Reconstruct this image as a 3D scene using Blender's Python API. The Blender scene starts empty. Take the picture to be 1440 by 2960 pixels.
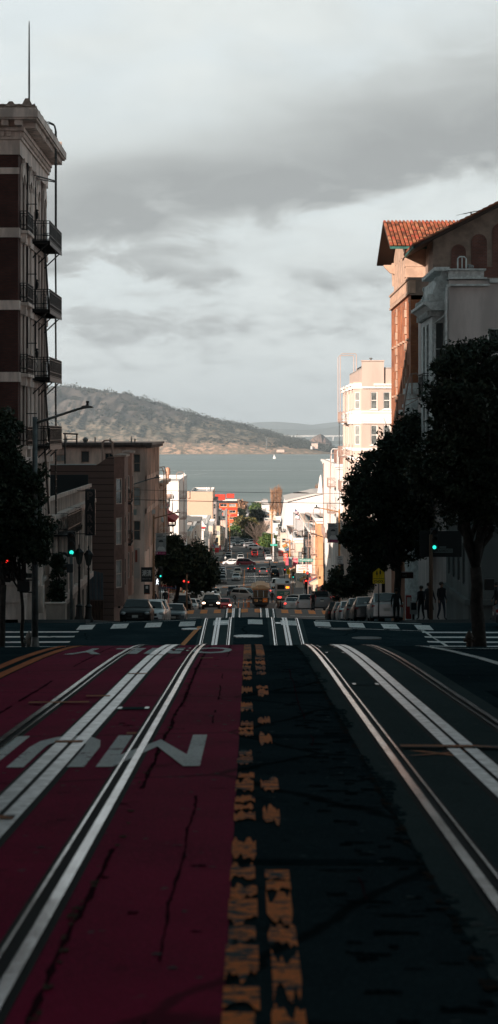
import bpy, bmesh, math, random
import numpy as np
from mathutils import Vector, Matrix
random.seed(7)
scene = bpy.context.scene
HAZE = 4.6e-5
COL = scene.collection
F = 5900.0
def P(px, py, d):
    """point at distance d whose direction is that of photo pixel px,py"""
    return Vector(((px-720.0)/F*d, d, (1248.0-py)/F*d))
# ------------------------------------------------------------------ street profile
PROF = [(-60,2.0),(-25,.15),(0,-1.48),(6.5,-1.84),(12.8,-2.24),(22.5,-2.84),(26,-3.05),(30,-3.31),(33,-3.53),
 (35,-3.69),(36.6,-3.83),(38,-3.97),(41,-4.33),(44,-4.73),(74,-8.34),(76,-8.44),(79,-8.46),(92.4,-8.44),(94,-8.53),(96,-8.72),(99,-9.02),
 (168,-15.72),(170,-15.92),(172,-15.98),(185,-15.98),(187,-16.15),(190,-16.45),(282,-25.0),(285,-25.2),(300,-25.2),(304,-25.5),
 (384,-30.6),(388,-30.8),(403,-30.85),(407,-30.95),(500,-33.3),(521,-33.4),(606,-35.9),(612,-36.05),(640,-36.1),(760,-38.5),
 (900,-43),(1200,-52),(1463,-60),(1850,-67.5),(1905,-68.6),(1915,-69.5),(1935,-74.0),(2100,-80)]
PD = [p[0] for p in PROF]
def zc(d):
    return float(np.interp(d, PD, [p[1] for p in PROF]))
def crown(d):
    return float(np.interp(d, [40, 78, 94, 110, 400, 700], [.008, .03, .035, .03, .02, 0]))
def zr(x, d):
    return zc(d) - crown(d)*min(abs(x-.11), 8.0)
XL, XR, CW = -7.6, 7.8, 10.4      # kerbs, building line
# ------------------------------------------------------------------ mesh helper
class M:
    def __init__(s): s.v = []; s.f = []; s.mi = []; s.cur = 0
    def add(s, vs, fs):
        n = len(s.v); s.v += [tuple(v) for v in vs]
        for f in fs: s.f.append(tuple(i+n for i in f)); s.mi.append(s.cur)
        return s
    def quad(s, a, b, c, d): return s.add([a, b, c, d], [(0, 1, 2, 3)])
    def box(s, x0, x1, y0, y1, z0, z1):
        v = [(x0,y0,z0),(x1,y0,z0),(x1,y1,z0),(x0,y1,z0),(x0,y0,z1),(x1,y0,z1),(x1,y1,z1),(x0,y1,z1)]
        return s.add(v, [(0,3,2,1),(4,5,6,7),(0,1,5,4),(1,2,6,5),(2,3,7,6),(3,0,4,7)])
    def beam(s, a, b, w, h=None, up=(0,0,1)):
        a = Vector(a); b = Vector(b); h = h or w
        t = (b-a).normalized(); up = Vector(up)
        if abs(t.dot(up)) > .98: up = Vector((0,1,0))
        sx = t.cross(up).normalized()*w/2; sz = t.cross(sx).normalized()*h/2
        v = [a-sx-sz, a+sx-sz, a+sx+sz, a-sx+sz, b-sx-sz, b+sx-sz, b+sx+sz, b-sx+sz]
        return s.add(v, [(0,3,2,1),(4,5,6,7),(0,1,5,4),(1,2,6,5),(2,3,7,6),(3,0,4,7)])
    def tube(s, pts, r, n=8, r2=None, cap=True):
        pts = [Vector(p) for p in pts]; k = len(pts); vs = []; fs = []
        prev = None
        for i, p in enumerate(pts):
            t = (pts[min(i+1, k-1)]-pts[max(i-1, 0)]).normalized()
            if prev is None:
                a = t.cross(Vector((0,0,1)))
                if a.length < .05: a = t.cross(Vector((0,1,0)))
            else: a = prev - t*prev.dot(t)
            a.normalize(); prev = a; b = t.cross(a)
            rr = r if r2 is None else r+(r2-r)*i/(k-1)
            if isinstance(r, (list, tuple)): rr = r[i]
            for j in range(n):
                th = 2*math.pi*j/n; vs.append(p+(a*math.cos(th)+b*math.sin(th))*rr)
        for i in range(k-1):
            for j in range(n):
                fs.append((i*n+j, i*n+(j+1)%n, (i+1)*n+(j+1)%n, (i+1)*n+j))
        if cap: fs += [tuple(range(n))[::-1], tuple((k-1)*n+j for j in range(n))]
        return s.add(vs, fs)
    def lathe(s, prof, c=(0,0,0), n=12):
        vs = []; fs = []; k = len(prof)
        for r, z in prof:
            for j in range(n):
                th = 2*math.pi*(j+.5)/n; vs.append((c[0]+r*math.cos(th), c[1]+r*math.sin(th), c[2]+z))
        for i in range(k-1):
            for j in range(n): fs.append((i*n+j, i*n+(j+1)%n, (i+1)*n+(j+1)%n, (i+1)*n+j))
        fs += [tuple(range(n))[::-1], tuple((k-1)*n+j for j in range(n))]
        return s.add(vs, fs)
    def prism(s, poly, a0, a1, axis='y'):
        """poly of 2D points extruded: axis y -> poly is (x,z); x -> (y,z); z -> (x,y)"""
        def mk(p, a):
            return {'y': (p[0], a, p[1]), 'x': (a, p[0], p[1]), 'z': (p[0], p[1], a)}[axis]
        n = len(poly); vs = [mk(p, a0) for p in poly]+[mk(p, a1) for p in poly]
        fs = [tuple(range(n)), tuple(range(n, 2*n))[::-1]]
        for i in range(n): fs.append((i, i+n, (i+1)%n+n, (i+1)%n))
        return s.add(vs, fs)
    def build(s, name, mat, parent=None, smooth=False, local=False, kind=None, link=True, bevel=0, fix=True):
        me = bpy.data.meshes.new(name)
        v = s.v
        if parent is not None and not local:
            o = WL.get(parent.name, Vector((0,0,0)))
            v = [(p[0]-o.x, p[1]-o.y, p[2]-o.z) for p in v]
        me.from_pydata(v, [], s.f)
        mats = mat if isinstance(mat, (list, tuple)) else [mat]
        for m in mats: me.materials.append(m)
        if len(mats) > 1: me.polygons.foreach_set('material_index', s.mi)
        if fix:
            bm = bmesh.new(); bm.from_mesh(me); bmesh.ops.recalc_face_normals(bm, faces=bm.faces); bm.to_mesh(me); bm.free()
        if smooth:
            me.polygons.foreach_set('use_smooth', [True]*len(me.polygons))
        me.update()
        ob = bpy.data.objects.new(name, me)
        if smooth == 'auto':
            me.set_sharp_from_angle(angle=math.radians(38))
        COL.objects.link(ob)
        if bevel:
            b = ob.modifiers.new('b', 'BEVEL'); b.width = bevel; b.segments = 2; b.limit_method = 'ANGLE'
        if parent is not None: ob.parent = parent; WL[ob.name] = WL.get(parent.name, Vector((0,0,0)))
        if kind: ob['kind'] = kind
        return ob
WL = {}
def thing(name, label, cat, loc=(0,0,0), rz=0, group=None, kind=None):
    o = bpy.data.objects.new(name, None); COL.objects.link(o)
    o.empty_display_size = .3
    o.location = loc; o.rotation_euler = (0, 0, rz)
    WL[o.name] = Vector(loc)
    return tag(o, label, cat, group, kind)
def tag(o, label=None, cat=None, group=None, kind=None):
    if label: o['label'] = label
    if cat: o['category'] = cat
    if group: o['group'] = group
    if kind: o['kind'] = kind
    return o
def dup_tree(o, parent=None):
    c = o.copy(); COL.objects.link(c)
    if parent is not None: c.parent = parent
    for ch in list(o.children): dup_tree(ch, c)
    return c
def linked(name, mesh, parent, loc=(0,0,0), rot=(0,0,0), scl=(1,1,1), mat=None):
    o = bpy.data.objects.new(name, mesh); COL.objects.link(o); o.parent = parent
    o.location = loc; o.rotation_euler = rot; o.scale = scl
    if mat is not None:
        o.material_slots[0].link = 'OBJECT'; o.material_slots[0].material = mat
    WL[o.name] = Vector((0,0,0))
    return o
# ------------------------------------------------------------------ node helper
class NT:
    def __init__(s, tree): s.t = tree; s.n = tree.nodes; s.l = tree.links
    def node(s, typ, **kw):
        n = s.n.new(typ)
        for k, v in kw.items(): setattr(n, k, v)
        return n
    def put(s, sock, v):
        if hasattr(v, 'is_output'): s.l.new(v, sock)
        else:
            if isinstance(v, (tuple, list)) and len(v) == 3 and sock.type == 'RGBA': v = (*v, 1)
            sock.default_value = v
    def math(s, op, a, b=None, c=None, clamp=False):
        n = s.node('ShaderNodeMath', operation=op, use_clamp=clamp)
        s.put(n.inputs[0], a)
        if b is not None: s.put(n.inputs[1], b)
        if c is not None: s.put(n.inputs[2], c)
        return n.outputs[0]
    def mix(s, f, a, b, mode='MIX'):
        n = s.node('ShaderNodeMix', data_type='RGBA', blend_type=mode, clamp_factor=True)
        s.put(n.inputs[0], f); s.put(n.inputs[6], a); s.put(n.inputs[7], b)
        return n.outputs[2]
    def noise(s, vec, scale, detail=4, rough=.55, dist=0):
        n = s.node('ShaderNodeTexNoise'); s.put(n.inputs['Scale'], scale); n.inputs['Detail'].default_value = detail
        n.inputs['Roughness'].default_value = rough; n.inputs['Distortion'].default_value = dist
        if vec is not None: s.l.new(vec, n.inputs['Vector'])
        return n.outputs[0]
    def ramp(s, f, stops):
        n = s.node('ShaderNodeValToRGB'); e = n.color_ramp.elements
        while len(e) < len(stops): e.new(.5)
        for i, (p, c) in enumerate(stops):
            e[i].position = p; e[i].color = (*c, 1) if isinstance(c, (tuple, list)) else (c, c, c, 1)
        s.put(n.inputs[0], f); return n.outputs[0]
    def mapping(s, vec, scale=(1,1,1), loc=(0,0,0), rot=(0,0,0)):
        n = s.node('ShaderNodeMapping'); s.l.new(vec, n.inputs[0])
        n.inputs['Scale'].default_value = scale; n.inputs['Location'].default_value = loc; n.inputs['Rotation'].default_value = rot
        return n.outputs[0]
    def smooth(s, x, a, b):
        n = s.node('ShaderNodeMapRange', interpolation_type='SMOOTHSTEP')
        s.put(n.inputs[0], x); n.inputs[1].default_value = a; n.inputs[2].default_value = b
        return n.outputs[0]
MATS = {}
def mat(name, col, rough=.7, metal=0, var=.0, vscale=3, bump=0, bscale=20, emit=0, ecol=None, spec=.5, col2=None, streak=False, alpha=None, coat=0):
    if name in MATS: return MATS[name]
    m = bpy.data.materials.new(name); m.use_nodes = True; MATS[name] = m
    t = NT(m.node_tree); b = t.n['Principled BSDF']
    b.inputs['Roughness'].default_value = rough; b.inputs['Metallic'].default_value = metal
    b.inputs['Specular IOR Level'].default_value = spec
    if coat: b.inputs['Coat Weight'].default_value = coat; b.inputs['Coat Roughness'].default_value = .06
    tc = t.node('ShaderNodeTexCoord').outputs['Object']
    if var or col2:
        vec = t.mapping(tc, (1, 1, .25)) if streak else tc
        n = t.noise(vec, vscale, 6, .6)
        c2 = col2 or tuple(c*(1-var) for c in col)
        c1 = col if col2 else tuple(min(1, c*(1+var*.6)) for c in col)
        f = t.smooth(n, .35, .65)
        t.l.new(t.mix(f, c1, c2), b.inputs['Base Color'])
    else: b.inputs['Base Color'].default_value = (*col, 1)
    if bump:
        bn = t.node('ShaderNodeBump'); bn.inputs['Strength'].default_value = bump; bn.inputs['Distance'].default_value = .02
        t.l.new(t.noise(tc, bscale, 5), bn.inputs['Height']); t.l.new(bn.outputs[0], b.inputs['Normal'])
    if emit:
        b.inputs['Emission Color'].default_value = (*(ecol or col), 1); b.inputs['Emission Strength'].default_value = emit
    return m
def brickmat(name, c1, c2, mortar, bw=.21, bh=.075, rough=.85, ms=.012, rot=None):
    """bricks in object space; u = x+y so that it wraps on both wall directions"""
    if name in MATS: return MATS[name]
    m = bpy.data.materials.new(name); m.use_nodes = True; MATS[name] = m
    t = NT(m.node_tree); b = t.n['Principled BSDF']; b.inputs['Roughness'].default_value = rough
    tc = t.node('ShaderNodeTexCoord').outputs['Object']
    sp = t.node('ShaderNodeSeparateXYZ'); t.l.new(tc, sp.inputs[0])
    cb = t.node('ShaderNodeCombineXYZ'); t.l.new(t.math('ADD', sp.outputs[0], sp.outputs[1]), cb.inputs[0]); t.l.new(sp.outputs[2], cb.inputs[1])
    br = t.node('ShaderNodeTexBrick'); t.l.new(cb.outputs[0], br.inputs['Vector'])
    br.inputs['Scale'].default_value = 1; br.inputs['Brick Width'].default_value = bw; br.inputs['Row Height'].default_value = bh
    br.inputs['Mortar Size'].default_value = ms; br.inputs['Color1'].default_value = (*c1, 1); br.inputs['Color2'].default_value = (*c2, 1)
    br.inputs['Mortar'].default_value = (*mortar, 1); br.inputs['Bias'].default_value = 0
    n = t.noise(tc, .9, 5)
    c = t.mix(t.smooth(n, .3, .7), br.outputs[0], (.55,.5,.48), 'MULTIPLY')
    t.l.new(c, b.inputs['Base Color'])
    return m
# ------------------------------------------------------------------ camera
cam = bpy.data.cameras.new('camera'); camo = bpy.data.objects.new('camera', cam); COL.objects.link(camo)
scene.camera = camo
cam.sensor_fit = 'HORIZONTAL'; cam.sensor_width = 36; cam.lens = F/1440*36
camo.location = (0, 0, 0); camo.rotation_euler = (math.pi/2, 0, 0)
cam.shift_y = -(1480-1248)/1440
cam.clip_start = .5; cam.clip_end = 90000
cam.dof.use_dof = True; cam.dof.focus_distance = 170; cam.dof.aperture_fstop = 9
scene.view_settings.view_transform = 'Standard'; scene.view_settings.look = 'None'
scene.view_settings.exposure = .82; scene.view_settings.gamma = 1
# ------------------------------------------------------------------ sun and sky
SUN_EL = 16.0
sun_h = Vector((-.62, -.78, 0)).normalized()
SUN = Vector((sun_h.x*math.cos(math.radians(SUN_EL)), sun_h.y*math.cos(math.radians(SUN_EL)), math.sin(math.radians(SUN_EL))))
ld = bpy.data.lights.new('sun', 'SUN'); ld.energy = 5.0; ld.angle = math.radians(.6); ld.color = (1, .83, .71)
lo = bpy.data.objects.new('sun', ld); COL.objects.link(lo); lo.rotation_euler = SUN.to_track_quat('Z', 'Y').to_euler()
w = bpy.data.worlds.new('World'); scene.world = w; w.use_nodes = True
t = NT(w.node_tree); bg = t.n['Background']
sky = t.node('ShaderNodeTexSky', sky_type='NISHITA', sun_disc=False)
sky.sun_elevation = math.radians(SUN_EL); sky.sun_rotation = math.atan2(SUN.x, SUN.y)
g = t.node('ShaderNodeTexCoord').outputs['Generated']
sp = t.node('ShaderNodeSeparateXYZ'); t.l.new(g, sp.inputs[0]); X, Y, Z = sp.outputs
n_big = t.noise(t.mapping(g, (7, 7, 20), (3.1, 0, 4.4)), 1, 4, .5, .3)
n_mid = t.noise(t.mapping(g, (21, 21, 50), (1.3, 5, 2.2)), 1, 8, .57, .5)
n_fin = t.noise(t.mapping(g, (50, 50, 165), (.3, 2, 7)), 1, 6, .58, .5)
wob = t.math('ADD', t.math('MULTIPLY', t.math('SUBTRACT', n_big, .5), .045), t.math('MULTIPLY', t.math('SUBTRACT', n_mid, .5), .035))
def band(c0, slope, wd, up=None):
    cc = t.math('ADD', t.math('MULTIPLY', X, slope), c0)
    u = t.math('ADD', t.math('SUBTRACT', Z, cc), wob)
    # soft upper side, crisper lower side
    wsel = t.math('ADD', wd, t.math('MULTIPLY', t.math('GREATER_THAN', u, 0), (up or wd)-wd))
    u = t.math('DIVIDE', u, wsel)
    return t.math('EXPONENT', t.math('MULTIPLY', t.math('MULTIPLY', u, u), -1))
B1 = t.math('MULTIPLY', band(.113, .22, .013, .038), 1.05)
B2 = t.math('MULTIPLY', band(.165, .25, .02, .03), t.math('MULTIPLY', t.smooth(X, -.04, .12), .25))
B3 = t.math('MULTIPLY', band(.078, .03, .006, .009), t.math('ADD', .25, t.math('MULTIPLY', t.smooth(n_mid, .4, .6), .45)))
B4 = t.math('MULTIPLY', band(.056, .02, .005, .010), t.math('ADD', .2, t.math('MULTIPLY', t.smooth(n_mid, .4, .6), .35)))
dark = t.math('ADD', t.math('ADD', B1, B2), t.math('ADD', B3, B4))
dark = t.math('MULTIPLY', dark, t.math('ADD', .72, t.math('MULTIPLY', n_mid, .5)))
dark = t.math('ADD', dark, t.math('MULTIPLY', t.math('SUBTRACT', n_mid, .45), .75))
dark = t.math('ADD', dark, t.math('MULTIPLY', t.math('MULTIPLY', t.math('SUBTRACT', n_fin, .47), 2.1), t.math('SUBTRACT', 1, t.smooth(Z, .03, .11))), clamp=True)
cloud = t.ramp(dark, [(0, (.46, .488, .482)), (.3, (.385, .41, .406)), (.65, (.275, .289, .286)), (1, (.20, .209, .209))])
clear = t.mix(1, sky.outputs[0], (.075, .075, .08), 'MULTIPLY')
clear = t.mix(.88, clear, (.45, .495, .508))
cover = t.math('ADD', .45, t.math('MULTIPLY', t.smooth(n_big, .40, .60), .55))
frame = t.mix(cover, clear, cloud)
frame = t.mix(t.smooth(dark, .2, .5), frame, cloud)
lowh = t.math('SUBTRACT', 1, t.smooth(Z, .0, .035))
frame = t.mix(t.math('MULTIPLY', lowh, .35), frame, (.43, .48, .50))
over = t.mix(t.noise(g, 3, 4), (.045, .078, .088), (.075, .118, .130))
back = t.mix(t.noise(g, 5, 4), (.46, .42, .41), (.66, .60, .57))
frame = t.mix(t.math('SUBTRACT', 1, t.smooth(Y, -.2, .7)), frame, back)
ff = t.smooth(Z, .209, .29)
colr = t.mix(ff, frame, over)
t.l.new(colr, bg.inputs[0]); bg.inputs[1].default_value = 1.0
# ------------------------------------------------------------------ road surface strips
def ys(y0, y1):
    """profile breakpoints between y0 and y1, plus fill"""
    s = {y0, y1} | {p for p in PD if y0 < p < y1}
    for y in range(math.ceil(y0), math.floor(y1)+1):
        if y < 100 and y % 2 == 0: s.add(y)
        elif y % 20 == 0: s.add(y)
    s = sorted(x for x in s if y0 <= x <= y1)
    out = [s[0]]
    for y in s[1:]:
        if y-out[-1] > .05: out.append(y)
    out[-1] = y1
    return out
def drape(m, x0, x1, y0, y1, dz, xb=None):
    """strip following the street. x0/x1 may be (xa,xb) tuples for a slanting edge"""
    f0 = (lambda y: x0[0]+(x0[1]-x0[0])*(y-y0)/(y1-y0)) if isinstance(x0, tuple) else (lambda y: x0)
    f1 = (lambda y: x1[0]+(x1[1]-x1[0])*(y-y0)/(y1-y0)) if isinstance(x1, tuple) else (lambda y: x1)
    Y_ = ys(y0, y1); rows = []
    for y in Y_:
        a, b = f0(y), f1(y)
        xs = [a]+[q for q in (XL, .11, XR) if a+.001 < q < b-.001]+[b]
        rows.append([(x, y, zr(x, y)+dz) for x in xs])
    for i in range(len(rows)-1):
        r0, r1 = rows[i], rows[i+1]
        k = min(len(r0), len(r1))
        for j in range(k-1): m.quad(r0[j], r0[j+1], r1[j+1], r1[j])
    return m
def zg(y):   # ground z below the pavement
    return zc(y)-.30
# ------------------------------------------------------------------ text
TXT = {}
def text_geo(body, w, h, bold=0.0):
    key = (body, bold)
    if key not in TXT:
        cu = bpy.data.curves.new('t', 'FONT'); cu.body = body; cu.size = 1; cu.offset = bold; cu.resolution_u = 3
        ob = bpy.data.objects.new('t', cu); COL.objects.link(ob)
        dg = bpy.context.evaluated_depsgraph_get(); me = bpy.data.meshes.new_from_object(ob.evaluated_get(dg))
        v = [(p.co.x, p.co.y) for p in me.vertices]; f = [tuple(p.vertices) for p in me.polygons]
        bpy.data.objects.remove(ob); bpy.data.curves.remove(cu); bpy.data.meshes.remove(me)
        TXT[key] = (v, f)
    v, f = TXT[key]
    x0 = min(p[0] for p in v); x1 = max(p[0] for p in v); y0 = min(p[1] for p in v); y1 = max(p[1] for p in v)
    return [((p[0]-x0)/(x1-x0)*w, (p[1]-y0)/(y1-y0)*h) for p in v], f
def text_on(m, body, o, u, vv, w, h, bold=0.0):
    """flat lettering: origin o (lower left), direction u (reading), vv (up)"""
    v, f = text_geo(body, w, h, bold); o = Vector(o); u = Vector(u); vv = Vector(vv)
    m.add([o+u*p[0]+vv*p[1] for p in v], f); return m
def drape_poly(name, polys, dz, mtl):
    """polys: verts/faces on the ground plane, cut at profile breakpoints and laid on the road"""
    v, f = polys
    bm = bmesh.new(); vs = [bm.verts.new((p[0], p[1], 0)) for p in v]
    for q in f:
        try: bm.faces.new([vs[i] for i in q])
        except ValueError: pass
    y0 = min(p[1] for p in v); y1 = max(p[1] for p in v)
    for y in ys(math.floor(y0)-1, math.ceil(y1)+1):
        if y0 < y < y1:
            bmesh.ops.bisect_plane(bm, geom=bm.verts[:]+bm.edges[:]+bm.faces[:], plane_co=(0,y,0), plane_no=(0,1,0))
    for q in bm.verts: q.co.z = zr(q.co.x, q.co.y)+dz
    bmesh.ops.recalc_face_normals(bm, faces=bm.faces)
    for q in bm.faces:
        if q.normal.z < 0: q.normal_flip()
    me = bpy.data.meshes.new(name); bm.to_mesh(me); bm.free(); me.materials.append(mtl)
    o = bpy.data.objects.new(name, me); COL.objects.link(o); o['kind'] = 'structure'
    return o
# ------------------------------------------------------------------ road materials
def roadmat(name, base, dark, speck=.0, rough=.82, crack=False, wear=None, wf=(.45,.55), wmap=(5,5,1), fine=60, bump=.25, spec=.3):
    m = bpy.data.materials.new(name); m.use_nodes = True; MATS[name] = m
    t = NT(m.node_tree); b = t.n['Principled BSDF']; tc = t.node('ShaderNodeTexCoord').outputs['Object']
    n1 = t.noise(tc, .55, 6, .6); n2 = t.noise(tc, fine, 3, .6)
    c = t.mix(t.smooth(n1, .3, .7), dark, base)
    c = t.mix(t.math('MULTIPLY', t.smooth(n2, .45, .75), .55), c, tuple(x*1.9 for x in base))
    if speck:
        n3 = t.noise(t.mapping(tc, (9, 5, 1)), 1, 2, .4)
        c = t.mix(t.math('MULTIPLY', t.smooth(n3, .70, .76), speck), c, (.09,.12,.13))
        n4 = t.noise(t.mapping(tc, (4, 2.2, 1), (5,5,0)), 1, 5, .65)
        c = t.mix(t.math('MULTIPLY', t.smooth(n4, .60, .72), .6), c, tuple(x*.35 for x in base))
    if wear:
        nw = t.noise(t.mapping(tc, wmap), 1, 6, .66, .3)
        nb = t.noise(t.mapping(tc, (1.2, .55, 1)), 1, 2, .5)
        mask = t.smooth(t.math('ADD', nw, t.math('MULTIPLY', t.math('SUBTRACT', nb, .5), .55)), wf[0], wf[1])
        c = t.mix(mask, c, wear)
    if crack:
        vo = t.node('ShaderNodeTexVoronoi', feature='DISTANCE_TO_EDGE'); vo.inputs['Scale'].default_value = .23
        nn = t.node('ShaderNodeTexNoise'); nn.inputs['Scale'].default_value = 1.3; nn.inputs['Detail'].default_value = 6
        t.l.new(tc, nn.inputs['Vector']); mx = t.mix(.22, tc, nn.outputs[1]); t.l.new(mx, vo.inputs['Vector'])
        c = t.mix(t.math('MULTIPLY', t.math('SUBTRACT', 1, t.smooth(vo.outputs[0], .002, .008)), .7), c, tuple(x*.25 for x in dark))
    t.l.new(c, b.inputs['Base Color']); b.inputs['Roughness'].default_value = rough; b.inputs['Specular IOR Level'].default_value = spec
    bn = t.node('ShaderNodeBump'); bn.inputs['Strength'].default_value = bump; bn.inputs['Distance'].default_value = .01
    t.l.new(t.noise(tc, 45, 5, .7), bn.inputs['Height']); t.l.new(bn.outputs[0], b.inputs['Normal'])
    return m
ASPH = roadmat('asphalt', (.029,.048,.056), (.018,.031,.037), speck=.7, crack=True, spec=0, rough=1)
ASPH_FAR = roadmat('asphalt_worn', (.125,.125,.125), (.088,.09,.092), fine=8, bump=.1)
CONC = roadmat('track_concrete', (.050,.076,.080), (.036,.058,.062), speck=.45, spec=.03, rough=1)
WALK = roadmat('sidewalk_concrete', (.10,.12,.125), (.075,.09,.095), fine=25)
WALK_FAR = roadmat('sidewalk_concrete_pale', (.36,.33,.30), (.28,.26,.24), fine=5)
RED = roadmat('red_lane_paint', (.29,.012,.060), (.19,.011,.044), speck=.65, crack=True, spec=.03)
YEL = roadmat('yellow_paint', (.66,.165,.034), (.42,.10,.025), speck=.5)
YELW = roadmat('yellow_paint_worn', (.86,.235,.045), (.62,.16,.034), wear=(.029,.048,.056), wf=(.50,.57), wmap=(11,13,1))
WHT = roadmat('white_road_paint', (.86,.83,.81), (.62,.60,.58), fine=20, wear=(.09,.10,.105), wf=(.64,.72), wmap=(3,3,1))
WHTW = roadmat('white_road_paint_worn', (.80,.78,.76), (.6,.58,.56), wear=(.05,.06,.065), wf=(.57,.66), wmap=(4,4,1))
TEXTP = roadmat('white_letter_paint', (.85,.85,.85), (.66,.66,.66), wear=(.16,.03,.05), wf=(.60,.68), wmap=(7,7,1))
ORG = roadmat('orange_crosswalk_paint', (.70,.26,.08), (.55,.20,.06), fine=20)
SPRAY = roadmat('orange_spray', (.55,.20,.08), (.45,.17,.07), wear=(.075,.095,.10), wf=(.52,.60), wmap=(6,14,1))
GRND = roadmat('ground_earth', (.06,.065,.06), (.04,.045,.04), fine=2)
def railmat(name, col, rough):
    m = mat(name, col, rough, 1); return m
STEEL = mat('rail_steel', (.36,.375,.385), .17, 1, var=.5, vscale=2.2, bump=.12, bscale=14)
PLATE = mat('slot_plate_steel', (.48,.49,.50), .30, .85, var=.45, vscale=9, bump=.1, bscale=60)
GROOVE = mat('rail_groove', (.006,.008,.009), .9)
# ------------------------------------------------------------------ ground, roads, pavements
m = M(); g0 = ys(-60, 2100)
for i in range(len(g0)-1):
    a, b = g0[i], g0[i+1]
    for x0, x1 in ((-900, 900),):
        m.quad((x0,a,zg(a)), (x1,a,zg(a)), (x1,b,zg(b)), (x0,b,zg(b)))
m.quad((-900,-3000,1.7), (900,-3000,1.7), (900,-60,zg(-60)), (-900,-60,zg(-60)))
m.quad((-30000,2100,-80.3), (30000,2100,-80.3), (30000,42000,-80.3), (-30000,42000,-80.3))
m.build('ground', GRND, kind='structure')
NEARX = 172
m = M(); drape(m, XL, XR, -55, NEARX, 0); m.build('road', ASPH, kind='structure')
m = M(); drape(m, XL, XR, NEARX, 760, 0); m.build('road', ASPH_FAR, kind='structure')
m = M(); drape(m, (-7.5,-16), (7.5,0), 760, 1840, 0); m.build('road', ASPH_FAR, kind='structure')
CROSS = [(76, 95, ASPH), (168, 186, ASPH), (283, 301, ASPH_FAR), (386, 404, ASPH_FAR), (499, 522, ASPH_FAR), (608, 642, ASPH_FAR)]
for a, b, mt in CROSS:
    m = M(); drape(m, -70, XL, a, b, .0); drape(m, XR, 70, a, b, .0); m.build('cross_street', mt, kind='structure')
blocks = [(-55, 76), (95, 168), (186, 283), (301, 386), (404, 499), (522, 608), (642, 760)]
for bi, (a, b) in enumerate(blocks):
    for x0, x1, k in ((-12.5, XL, -1), (XR, 12.5, 1)):
        m = M(); Y_ = ys(a, b)
        for i in range(len(Y_)-1):
            p, q = Y_[i], Y_[i+1]
            kx = x1 if k < 0 else x0
            zp, zq = zr(kx, p)+.15, zr(kx, q)+.15
            m.quad((x0,p,zp), (x1,p,zp), (x1,q,zq), (x0,q,zq))
            m.quad((kx,p,zp-.4), (kx,p,zp), (kx,q,zq), (kx,q,zq-.4))
        for y in (a, b):
            kx = x1 if k < 0 else x0; z_ = zr(kx, y)+.15
            m.quad((x0,y,z_-.4), (x1,y,z_-.4), (x1,y,z_), (x0,y,z_))
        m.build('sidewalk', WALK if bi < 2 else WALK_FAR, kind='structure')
# red lane, concrete slabs
TL, TR = -1.39, 1.61
m = M(); drape(m, -3.0, -.08, -55, 74, .006); m.build('red_bus_lane', RED, kind='structure')
for x in (TR,):
    m = M(); drape(m, x-.78, x+.80, -55, 76, .006); drape(m, x-.78, x+.80, 76, 172, .006); drape(m, x-.75, x+.75, 172, 190, .008); m.build('track_bed', CONC, kind='structure')
m = M(); drape(m, TL-.75, TL+.75, 74, 172, .006); drape(m, TL-.75, TL+.75, 172, 190, .008); m.build('track_bed', CONC, kind='structure')
def track(cx, label, y0=-50, y1=200):
    t = thing('cable_car_track', label, 'track', (cx, 0, zr(cx, 0)), kind='structure')
    for s in (-1, 1):
        x = cx+s*.5335
        m = M(); o = -1 if s > 0 else 1       # groove on the inner side
        drape(m, min(x+s*.10,x-s*.075), max(x+s*.10,x-s*.075), y0, y1, .010); m.build('rail_groove', GROOVE, t)
        m = M()
        for xa, xb, dz in ((x+s*.022, x+s*.072, .026), (x-s*.030, x-s*.046, .024)):
            a, b = min(xa, xb), max(xa, xb)
            drape(m, a, b, y0, y1, dz)
        m.build('rail', STEEL, t)
    m = M(); drape(m, cx-.15, cx+.15, y0, y1, .010); m.build('slot_groove', GROOVE, t)
    m = M()
    for a, b in ((cx-.115, cx-.016), (cx+.016, cx+.115)): drape(m, a, b, y0, y1, .022)
    m.build('slot_plate', PLATE, t)
    return t
tl = track(TL, 'cable car track with a centre slot running down the red lane on the left')
tr_ = track(TR, 'cable car track with a centre slot set in pale concrete on the right')
for tk, cx, ds in ((tl, TL, (19.6, 32.5, 33.8, 90.6)), (tr_, TR, (23.3, 31.6, 34.6, 35.9, 90.4))):
    for i, d in enumerate(ds):
        s = 1 if cx < 0 else -1
        m = M(); L = .17 if d < 60 else .3; a, b = sorted((cx+s*.13, cx+s*.44)); drape(m, a, b, d-L, d+L, .016); m.build('hatch', CONC if d < 60 else PLATE, tk)
        if d < 60:
            m = M()
            for q in (cx+s*.15, cx+s*.41): drape(m, q-.02, q+.02, d-L*.7, d+L*.7, .020)
            m.build('hatch_plate', PLATE, tk)
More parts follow.
